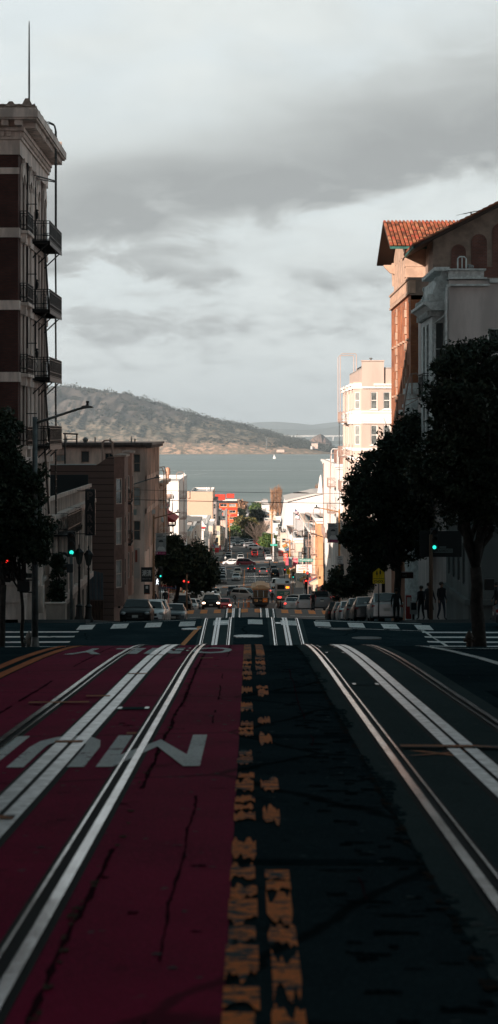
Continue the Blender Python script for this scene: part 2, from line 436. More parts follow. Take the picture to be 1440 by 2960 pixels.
# painted lines
def stripe(name, specs, mtl, dz=.012):
    m = M()
    for s in specs: drape(m, s[0], s[1], s[2], s[3], s[4] if len(s) > 4 else dz)
    return m.build(name, mtl, kind='structure')
random.seed(31)
def flecks(name, xf, prof, mtl, dz=.012, y0=4, y1=44, mean=.11, ragged=.35):
    """worn paint: short pieces with ragged ends; prof(y) = share of paint left"""
    m = M(); y = y0
    while y < y1:
        L = mean*random.uniform(.4, 1.9)*(1+max(0, y-12)*.05); c = prof(y); xa, xb = xf(y); W = xb-xa
        if random.random() < c:
            a = xa+(W*random.uniform(0, ragged) if random.random() > c*.75 else 0); b = xb-(W*random.uniform(0, ragged) if random.random() > c*.75 else 0)
            n = 8; pts0 = []; pts1 = []
            for i in range(n+1):
                x = a+(b-a)*i/n; pts0.append((x, y+random.uniform(0,.4)*L)); pts1.append((x, y+L*(1.02 if c > .9 else random.uniform(.62,1.1))))
            for i in range(n):
                m.quad(*[(p[0], p[1], zr(p[0],p[1])+dz) for p in (pts0[i], pts0[i+1], pts1[i+1], pts1[i])])
        y += L
    return m.build(name, mtl, kind='structure')
def sh(tab):
    return lambda y: float(np.interp(y, [p[0] for p in tab], [p[1] for p in tab]))
flecks('centre_line', lambda y: (-.085, .035), sh([(4,.93),(8.0,.92),(8.05,0),(8.4,0),(8.45,.9),(12,.85),(14,.7),(17,.75),(29,.85),(31,1),(60,1)]), YELW, mean=.55, ragged=.14, y1=30)
flecks('centre_line', lambda y: (.065+.0008*y, .165+.0020*y), sh([(4,.9),(8.0,.88),(8.05,0),(8.4,0),(8.45,1),(9.2,1),(9.3,.75),(12.5,.7),(12.6,.3),(13.4,.3),(13.5,1),(14,1),(14.1,.55),(29,.6),(31,.9),(33,1),(60,1)]), YELW, mean=.55, ragged=.14, y1=30)
stripe('centre_line', [(-.085,.035,30,74), (.11,.235,30,74), (-.085,.035,-50,4), (.06,.16,-50,4)], YELW)
stripe('centre_line', [(-3.16,-3.02,-50,74), (-3.42,-3.28,-50,74)], YEL)
stripe('parking_line', [((3.70,3.02),(3.84,3.16),21,37.5)], WHTW)
stripe('parking_bay_line', [(3.1,7.2,34.6,34.85), (3.7,7.2,30.2,30.4)], WHTW)
stripe('spray_mark', [(1.15,2.9,15.45,15.62,.03)], SPRAY)
stripe('spray_mark', [((1.15,1.6),(1.22,1.7),14.9,15.3,.014), ((1.5,1.2),(1.6,1.3),14.9,15.3,.014), (2.0,2.1,14.9,15.2,.014)], SPRAY)
# lettering, read by drivers coming up the hill (so turned round for us)
def road_word(name, body_parts, dz=.015):
    V = []; Fc = []
    for ch, xa, xb, y0, y1 in body_parts:
        if ch == 'M': v, f = [(0,0),(.16,0),(.16,.66),(.5,.16),(.84,.66),(.84,0),(1,0),(1,1),(.84,1),(.5,.40),(.16,1),(0,1)], [(0,1,2,10,11),(2,3,9,10),(3,4,8,9),(4,5,6,7,8)]; v = [(p[0]*(xb-xa), p[1]*(y1-y0)) for p in v]
        elif ch == 'N': v, f = [(0,0),(.24,0),(.24,.60),(.76,0),(1,0),(1,1),(.76,1),(.76,.40),(.24,1),(0,1)], [(0,1,2,8,9),(2,3,7,8),(3,4,5,6,7)]; v = [(p[0]*(xb-xa), p[1]*(y1-y0)) for p in v]
        else: v, f = text_geo(ch, xb-xa, y1-y0, .02)
        n = len(V); V += [(xb-p[0], y1-p[1]) for p in v]; Fc += [tuple(i+n for i in q) for q in f]
    return drape_poly(name, (V, Fc), dz, TEXTP)
road_word('lane_lettering', [('M', -1.06, -.34, 14.1, 16.6), ('U', -1.68, -1.14, 14.1, 16.6), ('N', -2.27, -1.78, 14.1, 16.6), ('I', -2.60, -2.46, 14.1, 16.6)])
road_word('lane_lettering', [('O', -.92, -.27, 31.3, 34.2), ('N', -1.62, -1.06, 31.3, 34.2), ('L', -2.2, -1.72, 31.3, 34.2), ('Y', -2.85, -2.28, 31.3, 34.2)])
# seams, tar lines and stains
SEAM = roadmat('road_seam', (.006,.010,.012), (.004,.007,.008), wear=(.10,.095,.08), wf=(.58,.66), wmap=(14,5,1))
SEAMR = roadmat('road_seam_faint', (.05,.008,.018), (.03,.008,.014), wear=(.19,.008,.045), wf=(.38,.52), wmap=(16,3,1))
DIRT = mat('dirt_in_crack', (.045,.013,.022), 1, spec=0); GRIT = mat('grit_in_crack', (.10,.075,.06), 1, spec=0)
def crackline(c, amp, w0, keep, dz=.0096):
    m = M(); y = 4.0; x = c; on = True; prev = None
    while y < 37:
        x += random.uniform(-1,1)*amp*.35+(c-x)*.15; w = w0*random.uniform(.4, 1.7)*(1+y*.02)
        if random.random() < .12: on = random.random() < keep
        cur = ((x-w, y, zr(x-w,y)+dz), (x+w, y, zr(x+w,y)+dz))
        if on and prev: m.quad(prev[0], prev[1], cur[1], cur[0])
        prev = cur; y += random.uniform(.06,.14)*(1+y*.03)
    m.build('road_crack', DIRT, kind='structure')
wv = lambda y, c, a=.02: c+a*math.sin(y*1.3)+a*.6*math.sin(y*3.7+c*9)
crackline(-.68, .018, .009, .8)
flecks('road_crack_grit', lambda y: (wv(y,-.70), wv(y,-.66)), sh([(4,.45),(9,.5),(12,.15),(14,.3),(37,.25)]), GRIT, .0115, 4, 37, .07, .6)
crackline(-.32, .02, .005, .6)
crackline(-2.34, .015, .008, .9); crackline(.50, .03, .003, .4, .0052)
flecks('tar_spot', lambda y: (lambda c: (c, c+random.uniform(.03,.12)))(random.uniform(-2.9,-.2)), sh([(4,.3),(37,.35)]), DIRT, .0098, 4, 37, .05, .4)
flecks('tar_spot', lambda y: (lambda c: (c, c+random.uniform(.04,.22)))(random.uniform(.3,.8)), sh([(4,.6),(37,.5)]), mat('tar_dark',(.007,.014,.018),1,spec=0), .005, 4, 37, .06, .4)
flecks('tar_spot', lambda y: (lambda c: (c, c+random.uniform(.04,.3)))(random.uniform(2.6,6)), sh([(4,.3),(37,.3)]), MATS['tar_dark'], .005, 8, 37, .08, .4)
flecks('pale_scuff', lambda y: (lambda c: (c, c+random.uniform(.02,.06)))(random.uniform(-2.9,2.3)), sh([(4,.35),(37,.35)]), mat('scuff_pale',(.10,.12,.125),1,spec=0), .0102, 4, 37, .03, .3)
flecks('slab_edge_crumble', lambda y: (.80, .86+.05*math.sin(y*1.1)+.03*math.sin(y*4)), sh([(4,.9),(37,.9)]), mat('crumble_dark',(.018,.036,.042),1,spec=0), .0090, 4, 44, .13, .5)
flecks('slab_edge_grit', lambda y: (.78, .84), sh([(4,.3),(37,.2)]), mat('grit_brown',(.045,.035,.03),1,spec=0), .0100, 4, 37, .06, .5)
TARP = roadmat('asphalt_patch', (.014,.030,.037), (.009,.021,.026), wear=(.006,.013,.016), wf=(.5,.6), wmap=(3,9,1), spec=0, rough=1)
stripe('road_patch', [(-.05,.85,y,y+w_) for y, w_ in ((9.6,.16),(16.4,.35),(21.8,.42))], TARP, .004)
stripe('road_patch', [(2.5,4.6,12,13.1), (2.6,3.4,20,22.5), (-7,-3.6,24,25), (4.2,6.4,26,31)], TARP, .004)
for k, (x0_, x1_, y_) in enumerate(((-1.52,-1.30,15.9),(-1.50,-1.26,25.2),(-1.53,-1.27,30.4),(-1.7,-1.45,21.2),(-1.55,-1.3,11.2),(-1.0,-.92,16.6),(-.7,-.52,29.2),(-2.2,-1.6,20.3))): stripe('paint_mark', [(x0_,x1_,y_,y_+.16)], SPRAY, .0265)
# Sacramento intersection
stripe('crosswalk', [(.26+1.5*k-.35, .26+1.5*k+.35, 89.5, 91.7, .014) for k in range(-5, 6) if k not in (0,)]+[(-.05,.6,89.5,91.7,.014)], WHT)
stripe('crosswalk_edge_line', [(3.0,7.6,88.9,89.05), (-7.4,-2.4,92.4,92.6), (3,7.8,92.2,92.4)], WHTW)
stripe('crosswalk', [(-11.4,-7.4,d-.28,d+.28,.014) for d in (88.6,86.5,84.3,82.3,80.6)], WHT)
stripe('crosswalk', [(7.5-(88.6-d)*.03,11.6,d-.28,d+.28,.014) for d in (88.4,86.3,84.3,82.5,81.3)], WHT)
stripe('crosswalk_edge_line', [((8.1,7.5),(8.25,7.65),80.5,89.5,.018), ((7.4,-2),(7.6,-1.8),89.4,89.5,.018)][:1], WHTW)
stripe('turn_line', [((-2.85,-2.25),(-2.63,-2.05),80.5,89.3)], ORG)
# Clay intersection
clay = [551, 590, 629, 707, 746, 823, 862, 901, 941, 667]
stripe('crosswalk', [((px-10-720)/F*183, (px+10-720)/F*183, 180.6, 184.2, .014) for px in clay], ORG)
stripe('crosswalk_edge_line', [(-6.5,-4.2,177,177.2), (3.6,7.6,178,178.2)], WHTW)
# far block markings
stripe('lane_line', [(-.40-.0,-.25,304,384), (-1.15,-.95,408,496), (-.5,-.3,526,600)], ORG, .03)
stripe('lane_line', [(1.25,1.4,425,470), (1.3,1.5,335,352)], WHT, .03)
for y0, y1, x0, x1, nm in ((302.5,305,-7,7,1), (380,383,-7,7,2), (405,408,-7,7,1), (494,497,-7,7,1), (523,526.5,-7,7,1), (600,604,-7,7,1)):
    stripe('crosswalk', [(x-.6, x+.6, y0, y1, .03) for x in np.arange(x0, x1+.1, 2.3)], ORG)
stripe('crosswalk_edge_line', [(-7,7,309,309.6), (-7,7,375,375.8), (-7,7,412,412.8), (-7,7,530,531), (-7,7,490,491), (-7,7,595,596)], WHT, .03)
stripe('stop_line', [(-6.8,-.6,301.0,302.0), (-6.8,-.6,405,406)], WHT, .03)
for (ws, x0, flip) in ((['FIRE','HOUSE','KEEP','CLEAR'], 1.6, False), (['FIRE','HOUSE','KEEP','CLEAR'], -.9, False), (['HOUSE','FIRE'], -5.2, True)):
    y = 428 if not flip else 468
    for wd in ws:
        v, f = text_geo(wd, 2.6 if x0 > 1 else 2.2, 4.2, .0)
        if x0 == -5.2: vv = [(x0+3.0-p[0], y+6.5-p[1]) for p in v]
        else: vv = [(x0+p[0], y+p[1]) for p in v]
        drape_poly('road_lettering', (vv, f), .035, WHT)
        y += 11.5
# manholes
MH = mat('manhole_iron', (.42,.44,.45), .38, .8, var=.5, vscale=14)
MHD = mat('manhole_iron_dark', (.10,.115,.12), .5, .6, var=.4, vscale=10)
for x, y, r, mt, lb in ((-.02, 84.3, .62, MH, 'shiny round manhole cover between the two tracks in the intersection'),
                    (4.9, 85.0, .62, MHD, 'dark round manhole cover right of the right track in the intersection'),
                    (-2.5, 88.2, .42, MH, 'small round cover lying on the orange line by the left crosswalk'),
                    (4.0, 88.6, .5, MHD, 'dark utility cover at the edge of the far crosswalk')):
    o = M().lathe([(r, -.03), (r, .018), (r*.93, .022), (r*.9, .012), (.01, .014)], (0,0,0), 28).build('manhole_cover', mt)
    o.location = (x, y, zr(x, y)+.008); tag(o, lb, 'manhole cover', 'manhole covers in the road')
# ------------------------------------------------------------------ building helpers
GLASS = mat('window_glass', (.02,.028,.032), .08, 0, spec=.8)
GLASSB = mat('window_glass_with_blind', (.30,.31,.30), .25, 0, spec=.6, var=.2, vscale=2)
CREAM = mat('cream_stone', (.74,.62,.56), .8, var=.28, vscale=1.6, bump=.15, streak=True)
CREAMD = mat('cream_plaster_soiled', (.42,.35,.31), .85, var=.3, vscale=1.2, streak=True)
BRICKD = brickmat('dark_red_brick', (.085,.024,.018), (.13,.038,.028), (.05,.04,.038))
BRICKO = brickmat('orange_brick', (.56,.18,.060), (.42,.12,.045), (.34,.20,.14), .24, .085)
IRON = mat('black_iron', (.008,.010,.011), .5, .3)
IRONG = mat('grey_galvanised', (.20,.21,.21), .5, .6)
WHITEP = mat('white_painted_metal', (.75,.73,.70), .5)
def wallm(m, o, u, W, z0, z1, ops=(), dep=.16):
    ox, oy = o; ux, uy = u; nx, ny = uy, -ux
    A = sorted({0, W} | {a for q in ops for a in q[:2]}); B = sorted({z0, z1} | {b for q in ops for b in q[2:4]})
    def pt(a, z, k=0): return (ox+ux*a-nx*k, oy+uy*a-ny*k, z)
    for i in range(len(A)-1):
        for j in range(len(B)-1):
            ca, cb = (A[i]+A[i+1])/2, (B[j]+B[j+1])/2
            if any(q[0] < ca < q[1] and q[2] < cb < q[3] for q in ops): continue
            m.quad(pt(A[i],B[j]), pt(A[i+1],B[j]), pt(A[i+1],B[j+1]), pt(A[i],B[j+1]))
    for a0, a1, b0, b1 in [q[:4] for q in ops]:
        m.quad(pt(a0,b0), pt(a0,b1), pt(a0,b1,dep), pt(a0,b0,dep)); m.quad(pt(a1,b0), pt(a1,b1), pt(a1,b1,dep), pt(a1,b0,dep))
        m.quad(pt(a0,b0), pt(a1,b0), pt(a1,b0,dep), pt(a0,b0,dep)); m.quad(pt(a0,b1), pt(a1,b1), pt(a1,b1,dep), pt(a0,b1,dep))
def obox(m, o, u, a0, a1, b0, b1, k0, k1):
    """box on a wall: along a, height b, k outward from the wall plane"""
    ox, oy = o; ux, uy = u; nx, ny = uy, -ux
    def pt(a, z, k): return (ox+ux*a+nx*k, oy+uy*a+ny*k, z)
    v = [pt(a0,b0,k0),pt(a1,b0,k0),pt(a1,b0,k1),pt(a0,b0,k1),pt(a0,b1,k0),pt(a1,b1,k0),pt(a1,b1,k1),pt(a0,b1,k1)]
    m.add(v, [(0,3,2,1),(4,5,6,7),(0,1,5,4),(1,2,6,5),(2,3,7,6),(3,0,4,7)])
def window(par, o, u, q, fm, gm=None, dep=.16, fw=.07, bars='sash', sill=False, label=None):
    a0, a1, b0, b1 = q[:4]; gm = gm or GLASS
    m = M(); k0, k1 = -dep+.02, -dep+.09
    obox(m, o, u, a0, a0+fw, b0, b1, k0, k1); obox(m, o, u, a1-fw, a1, b0, b1, k0, k1)
    obox(m, o, u, a0+fw, a1-fw, b0, b0+fw, k0, k1); obox(m, o, u, a0+fw, a1-fw, b1-fw, b1, k0, k1)
    mid = (b0+b1)/2
    if bars in ('sash', 'cross'): obox(m, o, u, a0+fw, a1-fw, mid-fw/2, mid+fw/2, k0, k1-.01)
    if bars in ('cross', 'mull'): obox(m, o, u, (a0+a1)/2-fw/3, (a0+a1)/2+fw/3, b0+fw, b1-fw, k0, k1-.015)
    w_ = m.build('window', fm, par)
    if label: w_['label'] = label
    m = M(); ox, oy = o; ux, uy = u; nx, ny = uy, -ux; k = -dep+.03
    m.quad(*[(ox+ux*a+nx*k, oy+uy*a+ny*k, z) for a, z in ((a0+fw,b0+fw),(a1-fw,b0+fw),(a1-fw,b1-fw),(a0+fw,b1-fw))])
    m.build('pane', gm, w_)
    if sill:
        m = M(); obox(m, o, u, a0-.08, a1+.08, b0-.12, b0-.01, -.02, .12); m.build('sill', fm, w_)
    return w_
BLK = []
def block(name, label, cat, x0, x1, y0, y1, z0, z1, wm, rm, south=(), west=(), east=(), dep=.16, fm=None, cornice=None, par=.5, gl=None, sill=False, bars='sash', group=None, extra_top=(), dz=0):
    """a building as a thing: wall, roof, cornice, windows. openings per face as (a0,a1,b0,b1)"""
    th = thing(name, label, cat, ((x0+x1)/2, (y0+y1)/2, z0), group=group); BLK.append((th,x0,x1,y0,y1,z0,z1))
    m = M(); fm = fm or WHITEP
    faces = {'S': ((x0,y0),(1,0),x1-x0,south), 'E': ((x1,y0),(0,1),y1-y0,east), 'W': ((x0,y1),(0,-1),y1-y0,west), 'N': ((x1,y1),(-1,0),x1-x0,())}
    for k, (o, u, W, ops) in faces.items():
        wallm(m, o, u, W, z0, z1, ops, dep)
    m.build('wall', wm, th)
    t_ = .22
    m = M(); m.box(x0+t_, x1-t_, y0+t_, y1-t_, z1-par-.2, z1-par)
    for a in ((x0,x1,y0,y0+t_), (x0,x1,y1-t_,y1), (x0,x0+t_,y0+t_,y1-t_), (x1-t_,x1,y0+t_,y1-t_)): m.box(a[0], a[1], a[2], a[3], z1-par-.2 if False else z1-.02, z1+.10)
    for a in ((x0+.01,x1-.01,y0+t_-.02,y0+t_), (x0+.01,x1-.01,y1-t_,y1-t_+.02), (x0+t_-.02,x0+t_,y0+t_,y1-t_), (x1-t_,x1-t_+.02,y0+t_,y1-t_)): m.box(a[0], a[1], a[2], a[3], z1-par-.2, z1-.03)
    m.build('roof', rm, th)
    if cornice:
        cm, ch, cp = cornice; m = M()
        for (zz0, zz1, p) in ((z1-ch, z1-ch*.45, cp*.5), (z1-ch*.45+.003, z1+.12, cp)):
            m.box(x0-p, x1+p, y0-p, y0-.004, zz0, zz1); m.box(x0-p, x0-.004, y0-.002, y1+p, zz0, zz1); m.box(x1+.004, x1+p, y0-.002, y1+p, zz0, zz1)
        m.build('cornice', cm, th)
    for k, (o, u, W, ops) in faces.items():
        for i, q in enumerate(ops):
            g_ = gl if gl else (GLASSB if (i*7+int(abs(x0*3)))%3 == 0 else GLASS)
            window(th, o, u, q, fm, g_, dep, .07 if abs(y0) < 250 else .10, q[4] if len(q) > 4 else bars, sill)
    return th
def rows(W, n, w, zs, margin=None):
    """n columns of openings of width w across W for each (b0,b1)"""
    mg = margin if margin is not None else (W-n*w)/(n+1); out = []
    step = (W-2*mg-w)/(n-1) if n > 1 else 0
    for b0, b1 in zs:
        for i in range(n): out.append((mg+i*step, mg+i*step+w, b0, b1))
    return out
ROOFG = mat('roof_gravel', (.33,.31,.29), .9, var=.25, vscale=1)
ROOFW = mat('roof_white_membrane', (.70,.68,.65), .7, var=.12, vscale=1)
# ================================================================== LEFT: brick corner building
bx, by0, by1 = -10.75, 95.0, 108.3
zb = zr(-9, 95)
BB = thing('apartment_building', 'tall dark red brick corner building with cream bands and ornate cornice', 'building', (bx-6, 101, zb))
S_o, S_u = (-32.0, by0), (1, 0); E_o, E_u = (bx, by0), (0, 1); EW = by1-by0; SW = bx+32.0
wc = [1.75, 4.75, 6.65, 8.6, 11.7]; ww = 1.15
fl = [(9.85, 12.0), (6.3, 8.9), (2.95, 5.5), (-.4, 2.15)]
opsE = [(c-ww/2, c+ww/2, b0, b1) for b0, b1 in fl for c in wc]
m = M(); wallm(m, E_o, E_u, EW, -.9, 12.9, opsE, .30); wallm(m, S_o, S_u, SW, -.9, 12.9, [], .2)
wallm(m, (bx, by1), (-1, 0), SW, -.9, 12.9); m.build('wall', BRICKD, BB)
m = M(); gops = [(c-.9, c+.9, zb+1.2, -2.2) for c in (2.2, 6.6, 11)]
wallm(m, E_o, E_u, EW, zb-4, -.9, gops, .35); wallm(m, S_o, S_u, SW, zb-4, -.9)
for z in (-8.0,-7.2,-6.4,-5.6,-4.8,-4.0,-3.2,-2.4,-1.7): obox(m, S_o, S_u, 0, SW, z+.05, z+.72, .003, .05)
for y in (.35, 4.4, 8.9, 12.8):
    obox(m, E_o, E_u, y-.32, y+.32, zb-.3, -1.6, .003, .22); obox(m, E_o, E_u, y-.42, y+.42, zb-.3, zb+1.1, .003, .30)
obox(m, E_o, E_u, -.05, EW, -1.55, -1.2, .003, .35); obox(m, E_o, E_u, -.05, EW, -3.4, -3.1, .004, .16); obox(m, E_o, E_u, 0, EW, zb+1.15, zb+1.35, .004, .16)
m.build('ground_storey', CREAM, BB)
for q in gops: window(BB, E_o, E_u, q, CREAM, GLASS, .35, .1, 'cross')
# cream bands, window trim, frieze
m = M()
for z0, z1 in ((9.05,9.5), (5.68,6.12), (2.33,2.78), (-1.1,-.62), (12.0,12.3)):
    obox(m, S_o, S_u, 0, SW+.06, z0, z1, .003, .06)
for z0, z1 in ((9.05,9.5), (5.68,6.12), (2.33,2.78), (-1.1,-.62)): obox(m, E_o, E_u, 0, EW, z0, z1, .003, .06)
for b0, b1 in fl:
    for i, c in enumerate(wc):
        for s in (-1, 1):
            a = c+s*(ww/2+.14); wv = .13 if i in (0, 4) else .30
            obox(m, E_o, E_u, a-wv, a+wv, b0-.25, b1+(.25 if b0 < 9 else .1), .003, .07+.005*i)
        if b0 < 9: obox(m, E_o, E_u, c-ww/2-.3, c+ww/2+.3, b1+.02, b1+.30, .003, .16)
for c in wc:       # arched heads on the top storey
    n = 8; pts = []
    for k in range(n+1):
        th_ = math.pi*k/n; pts.append((c-.82*math.cos(th_), 12.0+.75*math.sin(th_)))
    for k in range(n):
        (a0, b0), (a1, b1) = pts[k], pts[k+1]; i0 = (c-.5*math.cos(math.pi*k/n), 11.75+.45*math.sin(math.pi*k/n)); i1 = (c-.5*math.cos(math.pi*(k+1)/n), 11.75+.45*math.sin(math.pi*(k+1)/n))
        def q3(a, b, k_): return (E_o[0]+k_, E_o[1]+a, b)
        v = [q3(a0,b0,.12), q3(a1,b1,.12), q3(i1[0],i1[1],.12), q3(i0[0],i0[1],.12), q3(a0,b0,0), q3(a1,b1,0), q3(i1[0],i1[1],0), q3(i0[0],i0[1],0)]
        m.add(v, [(0,1,2,3), (0,1,5,4), (2,3,7,6)])
    obox(m, E_o, E_u, c-.13, c+.13, 12.5, 12.95, .003, .15)
obox(m, E_o, E_u, 5.4, 7.9, 11.7, 12.45, .003, .05); obox(m, E_o, E_u, 3.5, 9.8, 11.0, 11.7, .003, .02)
m.build('trim', CREAM, BB)
m = M()
for o_, u_, W_ in ((E_o, E_u, EW), (S_o, S_u, SW)):
    ex = .95 if u_ == (1,0) else 0
    obox(m, o_, u_, 0, W_+.09*(ex > 0), 12.9, 13.62, .0, .09)
    obox(m, o_, u_, 0, W_+(.18 if ex else 0), 13.6, 13.72, .004, .18)
    obox(m, o_, u_, 0, W_+(.30 if ex else 0), 13.98, 14.16, .002, .30)
    obox(m, o_, u_, 0, W_+(.12 if ex else 0), 13.72, 13.98, .002, .12)
    n = int(W_/.30)
    for k in range(n): obox(m, o_, u_, k*.30+.05, k*.30+.21, 13.74, 13.95, .12, .26)
    n = int(W_/.62)
    for k in range(n+1): obox(m, o_, u_, k*.62+.1, k*.62+.42, 14.17, 14.42, .1, .82)
m.box(-33, bx+.95, by0-.95, by1+.4, 14.42, 14.50); m.box(-33, bx+1.02, by0-1.02, by1+.45, 14.502, 14.86)
m.box(-33, bx+.9, by0-.9, by1+.35, 14.862, 14.95)
m.build('cornice', CREAM, BB)
# crest of scrolls and garlands
m = M(); cx_ = bx+.8; cy_ = by0-.8
def crest(o_, u_, W_):
    n = 40
    for k in range(int(W_/.75)+1):
        a = W_-k*.75
        h = .26 if k % 2 else .18
        if k == 0: h = .40
        pts = [(a-.30,14.95),(a-.26,15.05),(a-.17,15.0+h*.6),(a-.08,15.0+h),(a+.08,15.0+h),(a+.17,15.0+h*.6),(a+.26,15.05),(a+.30,14.95)]
        for i in range(1, len(pts)-1):
            pass
        ux, uy = u_; nx, ny = uy, -ux
        vs = [(o_[0]+ux*p+nx*.0, o_[1]+uy*p+ny*.0, z) for p, z in pts]+[(o_[0]+ux*p-nx*.16, o_[1]+uy*p-ny*.16, z) for p, z in pts]
        N = len(pts); m.add(vs, [tuple(range(N)), tuple(range(N, 2*N))[::-1]]+[(i, i+N, (i+1)%N+N, (i+1)%N) for i in range(N)])
        g = [(a-.375+.75*j/6, 15.12-.10*math.sin(math.pi*j/6)) for j in range(7)]
        m.tube([(o_[0]+ux*p+nx*.03, o_[1]+uy*p+ny*.03, z) for p, z in g], .035, 5)
    obox(m, o_, u_, 0, W_, 14.95, 15.14, -.14, -.02)
crest((-33, cy_), (1, 0), cx_+33-.3); crest((cx_, cy_+.3), (0, 1), by1-cy_-.2)
m.build('parapet_crest', mat('terracotta_cream', (.42,.33,.28), .8, var=.3, vscale=6, bump=.3, bscale=30), BB)
m = M(); m.box(-32, bx-.2, by0+.2, by1-.2, 14.6, 14.85); m.build('roof', ROOFG, BB)
for i, q in enumerate(opsE): window(BB, E_o, E_u, q, CREAM, GLASSB if i % 4 in (1,2) else GLASS, .30, .06, 'sash')
def railing(m, pts, z0, z1, step=.16, r=.012):
    for a, b in zip(pts[:-1], pts[1:]):
        a = Vector(a); b = Vector(b); L = (b-a).length; n = max(2, int(L/step))
        for zz in (z0+.04, z0+.25, z1-.12, z1): m.beam((a.x,a.y,zz), (b.x,b.y,zz), .035)
        for k in range(n+1):
            p = a+(b-a)*k/n; m.beam((p.x,p.y,z0), (p.x,p.y,z1), .022 if k % 4 else .04)
        k = 0
        while k+2 <= n:   # ovals between the bars
            c = a+(b-a)*(k+1)/n; d = (b-a).normalized()*(L/n*.8)
            m.tube([(c.x+d.x*math.cos(t), c.y+d.y*math.cos(t), (z0+z1)/2+(z1-z0)*.30*math.sin(t)) for t in [2*math.pi*i/8 for i in range(9)]], .014, 4, cap=False)
            k += 3
for zi, zz in enumerate((9.5, 6.12, 2.78, -.62)):
    e = thing('balcony', ['small iron balcony at the topmost near window of the brick building', 'small iron balcony on the second row down of the brick building', 'small iron balcony on the third row down of the brick building', 'small iron balcony on the lowest row of the brick building'][zi], 'balcony', (bx, 97, zz)) if False else None
    m = M(); m.box(bx+.02, bx+.42, by0+.55, by0+3.2, zz-.20, zz-.06); m.box(bx+.02, bx+.30, by0+.7, by0+1.1, zz-.6, zz-.2); m.box(bx+.02, bx+.30, by0+2.6, by0+3.0, zz-.6, zz-.2)
    m.build('balcony_slab', CREAM, BB)
    m = M(); railing(m, [(bx+.03, by0+.65, 0), (bx+.36, by0+.65, 0), (bx+.36, by0+3.1, 0), (bx+.03, by0+3.1, 0)], zz-.05, zz+.85); m.build('balcony_railing', IRON, BB)
    # fire escape balcony
    m = M(); ya, yb, xo = 100.6, 106.9, bx+.92
    m.box(bx+.03, xo, ya, yb, zz-.10, zz-.05)
    for k in range(9): m.beam((bx+.03, ya+.2+k*.72, zz-.16), (xo, ya+.2+k*.72, zz-.16), .07, .12)
    m.beam((xo, ya, zz-.18), (xo, yb, zz-.18), .05, .2)
    for yy in (ya+.1, (ya+yb)/2, yb-.1): m.beam((bx+.03, yy, zz-.95), (xo-.1, yy, zz-.2), .06)
    railing(m, [(bx+.03, ya, 0), (xo, ya, 0), (xo, yb, 0), (bx+.03, yb, 0)], zz-.05, zz+.9, .13)
    for k in range(7): m.beam((xo-.02, ya+.15+k*.9, zz+.0), (xo-.02, ya+.85+k*.9, zz+.75), .02)
    m.build('fire_escape_balcony', IRON, BB)
    # ladder down
    zl = zz-3.3 if zi < 3 else zz-3.6
    m = M(); dx = -.35
    for yy in (103.6, 104.05):
        m.beam((xo-.02, yy, zz+.9 if zi else zz), (xo+dx*.1, yy+.5, zl), .045)
    for k in range(10):
        f_ = k/10; z_ = zz+(zl-zz)*f_; m.beam((xo-.02, 103.6+.5*f_, z_), (xo-.02, 104.05+.5*f_, z_), .028)
    for yy in (105.2, 105.7): m.beam((bx+.45, yy-2.6, zz-.05), (bx+.45, yy-.4, zl), .05)
    m.build('fire_escape_ladder', IRON, BB)
    # wall lantern
    m = M(); lx, ly, lz = bx+.5, by0+3.6, zz+.95
    m.beam((bx, ly, lz+.55), (lx, ly, lz+.55), .04); m.lathe([(.02,.3),(.10,.25),(.03,.2),(.06,.16),(.10,.08),(.07,-.12),(.03,-.17),(.01,-.24)], (lx, ly, lz), 8); m.build('wall_lantern', IRON, BB)
m = M()   # gooseneck ladder to the roof
for yy in (103.55, 104.1):
    m.tube([(bx-.2, yy, 15.2), (bx+.1, yy, 15.65), (bx+.6, yy, 15.72), (bx+.85, yy, 15.6), (bx+.92, yy, 15.3), (bx+.92, yy, 9.5)], .035, 6)
for k in range(18): m.beam((bx+.92, 103.55, 9.7+k*.31), (bx+.92, 104.1, 9.7+k*.31), .025)
m.beam((bx+.1, 101.5, 12.75), (bx+.92, 103.5, 12.72), .06); m.beam((bx+.1, 101.5, 12.6), (bx+.92, 103.5, 12.66), .05)
for yy in (97.9, 101.6): m.tube([(bx+.13, yy, 12.9), (bx+.12, yy, 4.0)], .035, 6)
m.build('roof_ladder', IRON, BB)
fp = M().lathe([(.06,0),(.06,.3),(.045,.35),(.05,1.5),(.03,4.2),(.015,4.4)], (0,0,0), 8).build('flagpole', IRONG)
tag(fp, 'thin bare flagpole standing on the roof of the tall brick building', 'flagpole'); fp.location = (-10.3, 95.6, 14.85)
# ---- unseen blocks to the sides and behind, sized so their shadow fills the foreground
def shade_block(label, x0, x1, y0, y1, z1, wm):
    z0 = -12
    south = rows(x1-x0, 6, 1.2, [(z, z+1.8) for z in range(0, int(z1)-3, 4)])
    side = rows(y1-y0, 8, 1.2, [(z, z+1.8) for z in range(0, int(z1)-3, 4)])
    return block('apartment_building', label, 'building', x0, x1, y0, y1, z0, z1, wm, ROOFG, east=side if x1 < 0 else (), west=side if x0 > 0 else (), cornice=(CREAM, .8, .5))  # unseen block, sized for its shadow
shade_block('unseen tall brown brick block beside the left kerb in the foreground, sized for its shade', -36, -12.6, 44, 75, 49, BRICKD)
shade_block('unseen tall brown brick block nearest the camera on the left kerb, sized for its shade', -40, -12.6, -8, 43, 52, BRICKD)
shade_block('unseen tall brick block behind the camera on the left, sized for its shade', -44, -12.6, -60, -10, 52, BRICKD)
shade_block('unseen stucco block beside the right kerb in the foreground, sized for its shade', 12.6, 34, 30, 75, 5, CREAMD)
shade_block('unseen stucco block nearest the camera on the right kerb, sized for its shade', 12.6, 34, -40, 29, 50, CREAMD)  # out of view, height raised to darken the near road
